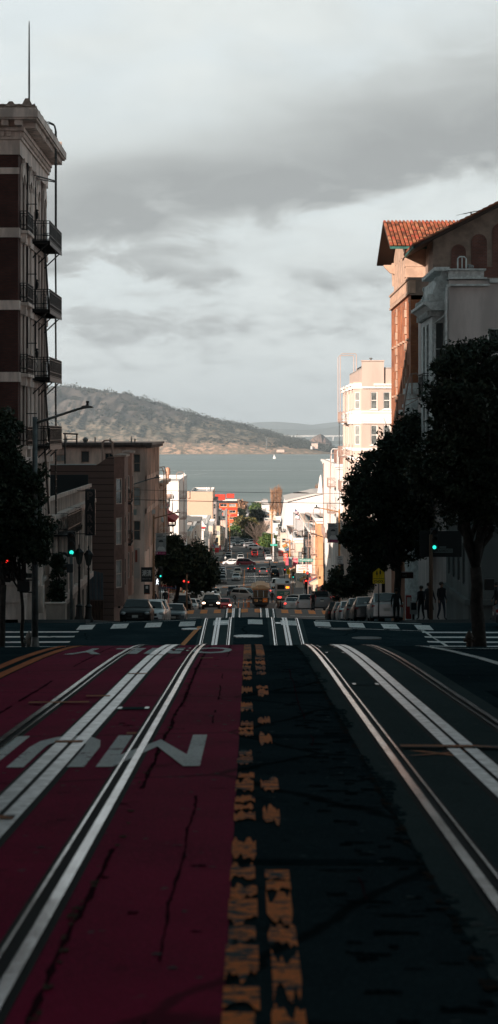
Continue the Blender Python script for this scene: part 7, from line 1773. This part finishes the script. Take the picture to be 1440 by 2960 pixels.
for ox, sc in ((-.09,.85),(.08,1.0)):
    x0_, z0_ = mx+ox, a.z+.04; m.prism([(x0_+.032*sc*math.cos(q), z0_+.40*sc+.032*sc*math.sin(q)) for q in [k*.785 for k in range(8)]], d_-.008, d_-.002, 'y')
    for p0, p1, w_ in (((0,.36),(0,.19),.07),((0,.19),(-.05,.01),.035),((0,.19),(.06,.02),.035),((0,.34),(.09,.22),.025),((0,.34),(-.08,.23),.025)): m.beam((x0_+p0[0]*sc,d_-.006,z0_+p0[1]*sc),(x0_+p1[0]*sc,d_-.006,z0_+p1[1]*sc),w_*sc,.004)
m.build('figures', SIGT, pn)
a, b_ = P(1078,1687,d_), P(1112,1674,d_); pn2 = M().box(a.x,b_.x,d_,d_+.02,a.z,b_.z).build('plate', SCY, SC); m = M(); text_on(m, 'SCHOOL', (a.x+.04,d_-.006,a.z+.05), (1,0,0), (0,0,1), b_.x-a.x-.08, b_.z-a.z-.10, .03); m.build('lettering', SIGT, pn2)
NS = pole('parking_sign', 'small red and white parking notice on a thin post right of the crossing', 'sign', 959, 168, 1682, .03, POLEG); board(NS, 'panel', 953, 964, 1682, 1697, 167.9, SIGW); board(NS, 'red_strip', 953, 964, 1682, 1686, 167.87, mat('sign_red',(.5,.02,.03),.6))
NS2 = thing('shop_sign', 'green and white lit shop panel beside dark doorway number 940', 'sign', (P(1151,0,122).x,122,P(0,1684,122).z)); board(NS2, 'panel', 1143, 1159, 1658, 1684, 122, mat('sign_pale_green',(.20,.38,.28),.6), lines=[('K',.25,.8,.2,.75)])
AW = thing('awning', 'dark red awning numbered 940 on the right pavement', 'awning', (P(1180,0,121).x,121,P(0,1672,121).z)); board(AW, 'valance', 1150, 1195, 1655, 1672, 121.5, mat('dark_red_awning',(.05,.015,.012),.8), .8, lines=[('940',.3,.58,.3,.75,MATS['sign_border_grey'])])
TQ = thing('shop_sign', 'dim teal wall sign with pale flourish by the black parked SUV', 'sign', (P(975,0,170).x,170,P(0,1716,170).z)); board(TQ, 'panel', 958, 990, 1682, 1716, 170, mat('sign_teal',(.02,.06,.07),.6)); a = P(976,1700,169.9); m = M(); m.tube([(a.x-.1,169.95,a.z-.3),(a.x,169.95,a.z),(a.x+.1,169.95,a.z+.2),(a.x+.25,169.95,a.z+.25)], .03, 5); m.tube([(a.x,169.95,a.z),(a.x+.2,169.95,a.z-.05)], .03, 5); m.build('flourish', SIGW, TQ)
# third street and beyond (right)
WS = pole('street_sign', 'green Washington street name sign over the crossing', 'street sign', 888, 282, 1560, .06, POLEG)
board(WS, 'panel', 863, 906, 1615, 1623.5, 281.8, SIGG, lines=[('Washington',.06,.94,.14,.86,SIGW)]); signal(WS, 889, 1665, 281.7, 'red', 1.1)
SR2 = pole('traffic_signal', 'red signal with broad head left of the small dark tree', 'traffic signal', 886, 262, 1675, .07, POLE); signal(SR2, 885, 1688, 261.8, 'red', 1.2)
SR3 = pole('traffic_signal', 'small green signal in front of the hospital sign', 'traffic signal', 847, 388, 1640, .08, POLEO); signal(SR3, 848, 1662, 387.7, 'green', 1.2)
SR4 = pole('traffic_signal', 'small red signal left of the yellow crossing sign', 'traffic signal', 823, 392, 1640, .07, POLE); signal(SR4, 823.5, 1652, 391.7, 'red', 1.1)
YS = pole('crossing_sign', 'small yellow pedestrian sign near the hospital sign', 'road sign', 834, 350, 1640, .05, POLEO); board(YS, 'panel', 829, 838, 1645, 1660, 349.8, SCY, lines=[('II',.35,.65,.25,.7)])
SN = pole('street_sign', 'small green street name sign left of the Washington sign', 'street sign', 824, 410, 1600, .06, POLEO); board(SN, 'panel', 821, 843, 1635, 1641, 409.7, SIGG, lines=[('Pacific',.1,.8,.15,.85,SIGW)])
CH = thing('billboard', 'white CHINESE HOSPITAL parking sign in red letters', 'sign', (P(878,0,303).x,301.7,P(0,1656,301).z))
RDT = mat('sign_red_text', (.70,.08,.05), .6)
board(CH, 'panel', 857, 902, 1632, 1656, 301.7, WST, .2, lines=[('CHINESE',.15,.78,.08,.33,RDT),('HOSPITAL',.12,.84,.40,.66,RDT),('PARKING ONLY',.06,.9,.76,.92,RDT)])
CH2 = thing('notice_panel', 'small orange square notice hanging before the hospital sign', 'sign', (P(879,0,300).x,300,P(0,1656,300).z)); board(CH2, 'panel', 877, 883, 1649, 1656, 300, mat('sign_orange',(.8,.3,.02)))
for i, (px0, px1, py0, py1, d_, mt_, lb, ln) in enumerate(((805,821,1584,1592,440,SIGW,'white top panel of the small shop signs on the right',()),(805,819,1592,1607,436,MATS['sign_red_text'],'red shop sign with two pale text lines on the right',1),(820,832,1600,1622,425,MATS['sign_red_text'],'red shop sign lower right with white line',1),(834,844,1610,1640,405,mat('banner_greyblue',(.35,.42,.44),.8),'grey portrait banner between two pink ones',0),(847,861,1612,1637,400,mat('pink_banner',(.65,.10,.14),.7),'pink banner with white square beside the Washington sign',1),(826,834,1612,1636,415,MATS['pink_banner'],'narrow pink banner left of the grey portrait banner',0))):
    th = thing('shop_banner', lb, 'banner', (P((px0+px1)/2,0,d_).x,d_,P(0,py1,d_).z)); board(th, 'panel', px0, px1, py0, py1, d_, mt_)
    if ln:
        for k in range(2): board(th, 'text_line', px0+2, px1-3, py0+3+k*6, py0+5+k*6, d_-.05, SIGW)
for i, (px0, px1, py0, py1, d_, mt_, lb) in enumerate(((608,614,1585,1593,420,mat('dark_red_square',(.12,.015,.015),.7),'small dark red square shop sign on the left'),(622,633,1583,1597,470,MATS['sign_red'],'red and white shop sign at the left pavement'),(634,639,1576,1590,480,MATS['sign_red'],'narrow red shop sign behind the red and white one'),(624,631,1554,1568,500,MATS['tall_sign_side'],'blue vertical shop sign on the left facades'),(622,634,1577,1583,470,SIGW,'white lamp box above the red and white shop sign'))):
    th = thing('shop_sign', lb, 'sign', (P((px0+px1)/2,0,d_).x,d_,P(0,py1,d_).z)); board(th, 'panel', px0, px1, py0, py1, d_, mt_, .2)
    M().beam((P(px0-8,0,d_).x,d_+.1,P(0,py0+2,d_).z),(P(px0,0,d_).x,d_+.1,P(0,py0+2,d_).z),.08).build('bracket', IRON, th)
streetlight('grey street lamp in front of the hospital sign wall with dark arm', 937, 262, 1548, 878, 1536, POLE)
streetlight('pale street lamp with P sign pole at the fifth intersection', 790, 530, 1540, 762, 1538, SIGW, r=.16)
PS = pole('parking_sign', 'white P sign with green street name plate on tall pale pole', 'road sign', 791, 528, 1555, .14, SIGW); board(PS, 'panel', 788, 796, 1556, 1572, 527.7, mat('sign_paleblue',(.45,.58,.65),.6), lines=[('P',.3,.7,.1,.45,WHT)]); board(PS, 'name_plate', 782, 802, 1573, 1578, 527.6, mat('sign_teal_green',(.05,.42,.33),.6))
SP = pole('stop_sign', 'red stop sign in front of the bare tree trunk', 'road sign', 735, 655, 1562, .06, SIGW); c = P(735,1565,654.8); m = M(); m.prism([(c.x+.42*math.cos(math.radians(22.5+45*k)), c.z+.42*math.sin(math.radians(22.5+45*k))) for k in range(8)], 654.7, 654.8, 'y'); m.build('octagon', MATS['sign_red'], SP); M().box(c.x-.3,c.x+.3,654.65,654.69,c.z-.07,c.z+.07).build('bar', SIGW, SP)
RP = pole('round_sign', 'pale round sign on a post at the far left kerb', 'road sign', 665, 600, 1562, .07, SIGW); c = P(665,1566,599.8); m = M(); m.prism([(c.x+.34*math.cos(.5*k), c.z+.34*math.sin(.5*k)) for k in range(12)], 599.7, 599.8, 'y'); m.build('disc', SIGW, RP)
# utility poles
for i, (px, d_, pt, lb, mt_) in enumerate(((655,560,1470,'tall grey square sided utility pole in front of the orange block',mat('grey_pole_box',(.26,.25,.24),.8)),(786,600,1470,'tall brown utility pole with many cross arms on the right',POLEO),(664,575,1478,'thin brown utility pole by the left facades',POLEO),(838,420,1560,'orange lit thin pole among the shop signs',POLEO))):
    th = pole('utility_pole', lb, 'utility pole', px, d_, pt, .16 if i else .34, mt_)
    x = P(px,0,d_).x
    for k in range(3 if i != 3 else 1): zz = P(0,pt+6+k*12,d_).z; M().beam((x-1.3,d_,zz),(x+1.3,d_,zz),.14).build('crossarm', mt_, th)
    if i == 0:
        M().box(P(645,0,d_).x,P(652,0,d_).x,d_-.3,d_+.3,P(0,1492,d_).z,P(0,1475,d_).z).build('transformer', mt_, th)
# wires over the street
WIRE = mat('wire_black', (.02,.02,.022), .6)
def wire(label, a, b_, r=.02, sag=.3):
    a = Vector(a); b_ = Vector(b_); pts = [a+(b_-a)*(k/10)-Vector((0,0,1))*sag*4*(k/10)*(1-k/10) for k in range(11)]
    o = M().tube(pts, r, 5).build('overhead_wire', WIRE); tag(o, label, 'wire', 'overhead wires across the street')
wire('thin upper wire crossing the street with a turnbuckle', P(300,1413,170), P(1300,1428,170), .016, .12)
wire('thicker lower wire crossing the street below the turnbuckle wire', P(240,1440,172), P(1200,1456,172), .026, .1)
o = M().tube([P(847,1424,169.9),P(855,1424.5,169.9),P(862,1423.5,169.9),P(873,1424.5,169.9),P(880,1424.5,169.9),P(893,1425,169.9)], [.02,.05,.06,.06,.05,.02], 6).build('turnbuckle', WIRE); tag(o, 'dark turnbuckle fitting on the upper wire', 'wire fitting')
for i, (y0_, xa, xb, d_) in enumerate(((1540,560,900,560),(1612,575,1000,300),(1592,620,900,380),(1630,600,960,310),(1604,600,930,350))):
    wire(['pale far wire level with the bare tree','wire level with the Washington sign','wire just above the crossing white hatchback','wire under the hospital sign','wire across the red cars in the distance'][i], P(xa,y0_,d_), P(xb,y0_+3,d_), .03, .15)
# flags
FPz = zc(500); x = P(853,0,500).x; FPO = thing('flagpole', 'white flagpole flying a striped flag above a bear flag', 'flagpole', (x,500,P(0,1532,500).z))
M().tube([(x,500,P(0,1532,500).z),(x,500,P(0,1468,500).z)], .09, 7, .05).build('pole', WHITEP, FPO)
def flag(name, px0, px1, py0, py1, drop, fn, mats):
    m = M(); n_, r_ = 12, 13
    for i in range(n_):
        for j in range(r_):
            def pt(u, v):
                p0 = P(px0,py0,500); p1 = P(px1,py1,500); X_ = p0.x+(p1.x-p0.x)*u; Z_ = p0.z+(p1.z-p0.z)*v-drop*u; return (X_, 499.9+.18*math.sin(u*7+v*2), Z_+.08*math.sin(u*6))
            m.cur = fn((i+.5)/n_, (j+.5)/r_, j); m.quad(pt(i/n_,j/r_), pt((i+1)/n_,j/r_), pt((i+1)/n_,(j+1)/r_), pt(i/n_,(j+1)/r_))
    m.build(name, mats, FPO)
FR, FW, FB = mat('flag_red',(.5,.03,.04),.8), mat('flag_white',(.8,.8,.8),.8), mat('flag_blue',(.03,.05,.18),.8)
flag('striped_flag', 853.5, 864, 1472, 1483, .6, lambda u, v, j: 2 if (u < .42 and v < .54) else (0 if j % 2 == 0 else 1), [FR, FW, FB])
flag('bear_flag', 854, 870, 1490, 1500, .25, lambda u, v, j: 0 if v > .82 else 1, [FR, FW])
# hydrants, boxes
def hydrant(label, px, d, mtl, pyb=None):
    x = P(px,0,d).x; z0_ = zt(x,d); th = thing('fire_hydrant', label, 'fire hydrant', (x,d,z0_))
    M().lathe([(.17,0),(.17,.06),(.12,.08),(.12,.5),(.16,.53),(.16,.58),(.13,.62),(.10,.72),(.03,.78),(.03,.83)], (x,d,z0_), 12).build('barrel', mtl, th, smooth='auto')
    m = M(); m.tube([(x-.22,d,z0_+.42),(x+.22,d,z0_+.42)], .06, 8); m.tube([(x,d,z0_+.38),(x,d-.2,z0_+.38)], .075, 8); m.build('outlet', mtl, th)
hydrant('pale fire hydrant between the left trunk and the lamp pole', 84, 79.2, mat('hydrant_pale',(.22,.20,.18),.7)); hydrant('dark fire hydrant left of the big right trunk', 1357, 79.5, mat('hydrant_dark',(.05,.03,.02),.7))
NB = thing('news_box', 'pale grey newspaper box on the right pavement beside the red one', 'news box', (P(1192,0,112).x,112,zt(9,112))); x = P(1193,0,112).x; z0_ = zt(9,112)
M().box(x-.12,x+.25,112,112.4,z0_+.35,z0_+1.05).build('cabinet', mat('news_grey',(.30,.32,.32),.6), NB, bevel=.02); M().box(x+.0,x+.12,112.1,112.3,z0_,z0_+.35).build('stand', IRON, NB); M().box(x-.08,x+.21,111.98,112,z0_+.6,z0_+.98).build('window', GLASS, NB)
NB2 = thing('news_box', 'red newspaper box on the right pavement by the parked hatchback', 'news box', (P(1180,0,113).x,113,zt(9,113))); x = P(1182,0,113).x
M().box(x-.15,x+.15,113,113.4,z0_+.0,z0_+1.3).build('cabinet', mat('news_red',(.30,.02,.02),.6), NB2, bevel=.02); M().box(x-.1,x+.1,112.98,113,z0_+.7,z0_+1.2).build('window', SIGW, NB2)
PL = thing('planter_wall', 'low pale panelled wall by the entrance of the cream building', 'wall', (P(160,0,103).x,103,zt(-9,103)))
a, b_ = P(133,1790,103), P(188,1746,103); M().box(a.x,b_.x,103,103.3,zt(-9,103)-.1,b_.z).build('panel_wall', CREAMD, PL); M().box(a.x-.05,b_.x+.05,102.95,103.35,b_.z+.003,b_.z+.07).build('coping', CREAM, PL)

# ================================================================== clutter on the sunlit rows: roof gear, fire escapes
rs_ = random.Random(77)
FEM = [mat('pink_iron',(.3,.2,.2)), mat('rust_iron',(.22,.10,.06),.7), IRON, WHITEP]
for th, x0, x1, y0, y1, z0, z1 in BLK:
    if not (212 < y0 < 700) or x1-x0 > 26: continue
    zr0 = z1-.6
    for k in range(rs_.randint(2, 4)):
        x, y = rs_.uniform(x0+.8, x1-.8), y0+rs_.uniform(1, min(12, y1-y0-1)); h = rs_.uniform(.9, 1.9)
        M().lathe([(.14,0),(.14,h*.8),(.26,h*.82),(.26,h),(.05,h*1.05)], (x,y,zr0), 8).build('roof_vent', IRONG if k % 2 else WHITEP, th)
    if rs_.random() < .7:
        x = rs_.uniform(x0+1.5, x1-2.5); y = y0+rs_.uniform(2, 7); M().box(x,x+rs_.uniform(1.2,2.2),y,y+2,zr0,zr0+rs_.uniform(1.2,2.2)).build('roof_hut', rs_.choice([PNK, TAN, WST, CRS]), th)
    xs = x1 if x1 < 0 else x0; s = 1 if x1 < 0 else -1
    if abs(xs) < 11.5 and z1-z0 > 8:
        fm = rs_.choice(FEM); yc = y0+rs_.uniform(3, 8); zt_ = z1-2.6; m = M(); lv = [zt_-3.1*i for i in range(3) if zt_-3.1*i > z0+5]
        for zz in lv:
            xo = xs+s*.95
            railing(m, [(xs,yc,0),(xo,yc,0),(xo,yc+3.6,0),(xs,yc+3.6,0)], zz, zz+.95, .45); m.box(min(xs+s*.02,xo),max(xs+s*.02,xo),yc,yc+3.6,zz-.1,zz-.02)
        if lv: m.beam((xs+s*.6,yc+.4,lv[0]),(xs+s*.6,yc+3,lv[-1]-2.4),.07); m.beam((xs+s*.75,yc+.4,lv[0]),(xs+s*.75,yc+3,lv[-1]-2.4),.07); m.build('fire_escape', fm, th)
        m = M(); xo = xs+s*.12
        for yy in (yc+4.4, yc+5.0): m.tube([(xs-s*.6,yy,zr0),(xs-s*.6,yy,z1+1.0),(xs-s*.3,yy,z1+1.25),(xo+s*.2,yy,z1+1.25),(xo+s*.35,yy,z1+.9),(xo+s*.35,yy,z1-3)], .05, 5)
        m.beam((xo+s*.35,yc+4.4,z1+.2),(xo+s*.35,yc+5.0,z1+.2),.05); m.beam((xo+s*.35,yc+4.4,z1-.8),(xo+s*.35,yc+5.0,z1-.8),.05); m.beam((xs-s*.6,yc+4.4,z1+.4),(xs-s*.6,yc+5.0,z1+.4),.05)
        m.build('roof_ladder', fm if fm is not IRON else WHITEP, th)
# ground floor shopfronts with awnings
AWC = [mat('awning_red',(.45,.04,.03),.8), mat('awning_green',(.05,.20,.12),.8), mat('awning_cream',(.65,.55,.4),.8), mat('awning_blue',(.06,.12,.25),.8), mat('awning_orange',(.75,.28,.05),.8)]
for th, x0, x1, y0, y1, z0, z1 in BLK:
    if not (212 < y0 < 600): continue
    xs = x1 if x1 < 0 else x0; s = 1 if x1 < 0 else -1
    if abs(xs) > 11.5: continue
    y = y0+.8
    while y < y1-3:
        w_ = rs_.uniform(2.5, 5); zf_ = zr(9, y)+.15; zt_ = zf_+2.9
        M().box(*sorted((xs+s*.004, xs+s*.05)), y, min(y+w_, y1-.2), zf_+.3, zt_-.3).build('shop_window', GLASS, th)
        if rs_.random() < .6: M().prism([(xs+s*.01,zt_+.6),(xs+s*1.2,zt_),(xs+s*1.2,zt_-.25),(xs+s*.01,zt_-.1)], y, min(y+w_, y1-.2), 'y').build('awning', rs_.choice(AWC), th)
        elif rs_.random() < .6: M().box(*sorted((xs+s*.06, xs+s*.16)), y+.3, min(y+w_, y1-.3), zt_, zt_+.6).build('fascia', rs_.choice(AWC), th)
        y += w_+.7
# ================================================================== people: one skinned body each, posed per joint
SKIN = mat('skin', (.30,.17,.12), .6); HAIR = mat('hair_dark', (.02,.016,.014), .7); DKC = mat('cloth_black', (.012,.013,.016), .9); DKB = mat('cloth_navy', (.03,.035,.05), .9); WHC = mat('cloth_white', (.6,.6,.58), .9); TANC = mat('cloth_tan', (.32,.24,.17), .9); REDC = mat('cloth_red', (.35,.02,.03), .9)
def person(label, x, d, top, legs, face=0, step=.22, h=1.7, z=None, dress=None, arms='down', skin=SKIN, hair=HAIR, sleeve=None, group=None, onwalk=True, side=1):
    """face: heading in degrees, 0 = walking away from the camera"""
    s = h/1.72; z0_ = (zr(x,d)+(.15 if onwalk else .01)) if z is None else z
    th = thing('person', label, 'person', (x,d,z0_), math.radians(-face), group=group)
    J = {'pel':(0,0,.95),'spi':(0,.01,1.12),'che':(0,.02,1.33),'nec':(0,.02,1.47),'hb':(0,.03,1.53),'hc':(0,.035,1.62),'ht':(0,.03,1.70),
         'lh':(-.10,0,.90),'rh':(.10,0,.90),'lk':(-.10,.16*step/.22,.50),'rk':(.10,.02,.50),'la':(-.10,.20*step/.22,.09),'ra':(.10,-.22*step/.22,.12),'lt':(-.11,.20*step/.22+.15,.035),'rt':(.11,-.22*step/.22+.13,.035),
         'ls':(-.18,.02,1.40),'rs':(.18,.02,1.40),'le':(-.24,-.06,1.14),'re':(.24,.05,1.14),'lw':(-.25,.04,.90),'rw':(.25,.17,.93)}
    if arms == 'up': J['re'] = (.26,.12,1.25); J['rw'] = (.18,.22,1.50)
    if arms == 'front': J['re'] = (.23,.06,1.12); J['rw'] = (.12,.28,1.12); J['le'] = (-.23,.06,1.12); J['lw'] = (-.12,.28,1.12)
    ED = [('pel','spi'),('spi','che'),('che','nec'),('nec','hb'),('hb','hc'),('hc','ht'),('pel','lh'),('lh','lk'),('lk','la'),('la','lt'),('pel','rh'),('rh','rk'),('rk','ra'),('ra','rt'),('che','ls'),('ls','le'),('le','lw'),('che','rs'),('rs','re'),('re','rw')]
    R = {'pel':(.15,.11),'spi':(.14,.10),'che':(.16,.11),'nec':(.055,.06),'hb':(.06,.07),'hc':(.082,.10),'ht':(.05,.06),'lh':(.09,.09),'rh':(.09,.09),'lk':(.062,.062),'rk':(.062,.062),'la':(.042,.042),'ra':(.042,.042),'lt':(.035,.03),'rt':(.035,.03),'ls':(.06,.06),'rs':(.06,.06),'le':(.045,.045),'re':(.045,.045),'lw':(.030,.030),'rw':(.030,.030)}
    # fingers: five short chains from each wrist
    for w_, sg in (('lw',-1),('rw',1)):
        wx, wy, wz_ = J[w_]; J[w_+'p'] = (wx, wy+.01, wz_-.06); R[w_+'p'] = (.032,.02); ED.append((w_,w_+'p'))
        for k, (oy, L_2) in enumerate(((-.03,.065),(-.01,.08),(.01,.085),(.03,.075),(.045,.05))):
            J[w_+'f%d' % k] = (wx-sg*(.012 if k < 4 else .03), wy+.01+oy, wz_-.06-L_2*(1 if k < 4 else .6)); R[w_+'f%d' % k] = (.009,.009); ED.append((w_+'p',w_+'f%d' % k))
    names = list(J); me = bpy.data.meshes.new('body')
    me.from_pydata([tuple(c*s for c in J[n_]) for n_ in names], [(names.index(a), names.index(b_)) for a, b_ in ED], [])
    ob = bpy.data.objects.new('body_tmp', me); COL.objects.link(ob)
    sk = ob.modifiers.new('s', 'SKIN'); 
    for i, n_ in enumerate(names):
        sv = me.skin_vertices[0].data[i]; sv.radius = (R[n_][0]*s, R[n_][1]*s); sv.use_root = (n_ == 'pel')
    sb_ = ob.modifiers.new('d', 'SUBSURF'); sb_.levels = 1; sb_.render_levels = 1
    dg = bpy.context.evaluated_depsgraph_get(); me2 = bpy.data.meshes.new_from_object(ob.evaluated_get(dg)); bpy.data.objects.remove(ob)
    me2.name = 'body'; me2.materials.clear()
    mats = [skin, top, legs, TRIM, sleeve or top, hair]
    for q in mats: me2.materials.append(q)
    for p in me2.polygons:
        c = p.center/s; p.use_smooth = True
        p.material_index = 3 if c.z < .10 else 2 if c.z < .93 and abs(c.x) < .20 else (0 if c.z > 1.485 or (abs(c.x) > .10 and c.z < .92) else (4 if abs(c.x) > .185 else 1))
        if arms in ('up','front') and abs(c.x) > .10 and c.y > .20 and c.z > 1.0: p.material_index = 0
    b_ = bpy.data.objects.new('body', me2); COL.objects.link(b_); b_.parent = th; WL[b_.name] = Vector((0,0,0))
    hm = M().lathe([(.0001+.09,-.03),(.102,.02),(.095,.07),(.06,.11),(.012,.125)], (0,.005,1.62), 12)
    hm.v = [(v[0]*s, (v[1]*1.15-.012)*s, v[2]*s) for v in hm.v]; hm.build('hair', hair, th, local=True, smooth=True)
    nm_ = M().prism([(-.012,1.60),(.012,1.60),(0,1.635)], .10, .145, 'y'); nm_.v = [tuple(c*s for c in v) for v in nm_.v]; nm_.build('nose', skin, th, local=True)
    if dress:
        m = M().lathe([(.26,.48),(.22,.75),(.17,1.0),(.19,1.3),(.12,1.44)], (0,.01,0), 12); m.v = [(v[0]*s, v[1]*.75*s, v[2]*s) for v in m.v]; m.build('coat', dress, th, local=True, smooth=True)
    return th
person('person in black clothes with red sleeves walking down past the pickup', (860/4.177+700-720+0)/F*183, 183.5, DKC, DKC, 0, sleeve=REDC, onwalk=False, h=1.75)
person('person in white trousers crossing beside the red compact car', (680-720)/F*287, 287, DKC, WHC, 100, .3, onwalk=False)
person('dark figure standing just right of the cable car', (787-720)/F*306, 306, DKC, DKC, 20, .08, onwalk=False, h=1.8)
person('woman sized person in a long brown coat near the bus', (804-720)/F*288, 288, TANC, DKC, 60, .15, onwalk=False, h=1.6, dress=mat('coat_brown',(.10,.05,.04),.9))
person('person in a black coat second of the group behind the bus', (811-720)/F*287, 287, DKC, DKC, -70, .2, onwalk=False, dress=DKC)
person('person in a long dark coat third of the group behind the bus', (817-720)/F*286.5, 286.5, DKB, DKC, 80, .15, onwalk=False, h=1.75, dress=DKB)
person('person in pale trousers at the left end of the group behind the bus', (799.5-720)/F*290, 290, DKC, WHC, -60, .25, onwalk=False, h=1.65)
person('tan dressed gripman standing inside the cable car window', 1.75, 293, TANC, DKC, 180, .02, z=zr(1.6,293)+.75, h=1.6, arms='front')
person('small passenger sitting low at the left cable car window', 1.0, 293.4, REDC, DKC, 180, .02, z=zr(1.6,293)+.45, h=1.5)
person('dark pedestrian crossing far off at the fourth intersection', (779-720)/F*497, 497, DKC, DKC, 90, .3, onwalk=False, h=1.8)
person('person with red jacket among the group by the white van', (866-720)/F*256, 256, REDC, DKC, 30, .1, h=1.7)
person('person in black beside the white passenger van', (872-720)/F*250, 250, DKC, DKC, 160, .1, h=1.75)
person('person in tan top behind the white passenger van', (877-720)/F*262, 262, TANC, DKC, 10, .15, h=1.7, arms='up')
person('dark pedestrian under the left street tree by the walk signal', (478-720)/F*189, 189, DKC, DKC, -20, .2, h=1.8)
person('pedestrian in white top on the far left pavement', (652-720)/F*520, 520, WHC, DKC, 0, .1, h=1.7)
person('pedestrian in dark clothes by the chinese shop sign', (447-720)/F*190, 190, DKB, DKC, 40, .2, h=1.7)
GX = 'dark pedestrians waiting on the right pavement'
person('dark pedestrian leftmost of the group on the shaded right pavement', P(1218,0,98.6).x, 98.6, DKC, DKC, -30, .12, h=1.65, group=GX)
person('taller dark pedestrian second in the group on the shaded right pavement', P(1240,0,98).x, 98, DKB, DKC, 40, .1, h=1.78, group=GX, dress=DKC)
0 and person('dark pedestrian third in the group on the shaded right pavement', P(1258,0,99).x, 99, DKC, DKC, 170, .1, h=1.7, group=GX, arms='front')
person('dark pedestrian of the small group, nearest the corner wall', P(1276,0,97.2).x, 97.2, DKC, DKB, 150, .15, h=1.8, group=GX)
person('dark pedestrian standing at the tail of the silver hatchback', P(1146,0,104.5).x, 104.5, DKC, DKC, 10, .1, h=1.75, onwalk=False)
person('dark pedestrian at the right edge beyond the pedestrian signal', P(1434,0,96).x, 95.8, DKC, DKC, -90, .2, h=1.75)
# gulls far out and a plane-like bird
BD = M(); BD.add([(0,0,0),(-.5,0,.14),(-1.0,.05,.02),(-.5,.15,.10)], [(0,1,3),(1,2,3)]).add([(0,0,0),(.5,0,.14),(1.0,.05,.02),(.5,.15,.10)], [(0,1,3),(1,2,3)]).add([(-.08,-.25,0),(.08,-.25,0),(.05,.3,0),(-.05,.3,0),(0,0,.08),(0,0,-.08)], [(0,1,4),(1,2,4),(2,3,4),(3,0,4),(0,1,5),(1,2,5),(2,3,5),(3,0,5)])
bme = BD.build('flying_bird', mat('bird_grey',(.2,.2,.2),.8)); bme.location = P(304,300,1100); tag(bme, 'tiny bird in the open sky, left of a second one', 'bird', 'birds in the sky')
b2 = bme.copy(); COL.objects.link(b2); b2.location = P(310,303,1150); b2.rotation_euler = (0,.3,.2); b2['label'] = 'tiny bird in the open sky, right of the other one'
# ------------------------------------------------------------------ air
hz = M().box(-29000, 29000, -2900, 33000, -82, 760).build('haze', None, kind='stuff') if False else None
hm = bpy.data.materials.new('haze'); hm.use_nodes = True; t = NT(hm.node_tree); t.n.remove(t.n['Principled BSDF'])
pv = t.node('ShaderNodeVolumePrincipled'); pv.inputs['Color'].default_value = (.72,.88,1.0,1); pv.inputs['Density'].default_value = HAZE
t.l.new(pv.outputs[0], t.n['Material Output'].inputs['Volume'])
hz = M().box(-29990, 29990, -2990, 41500, -82, 760).build('haze', hm, kind='stuff'); tag(hz, 'pale air that fades the far island and hills')
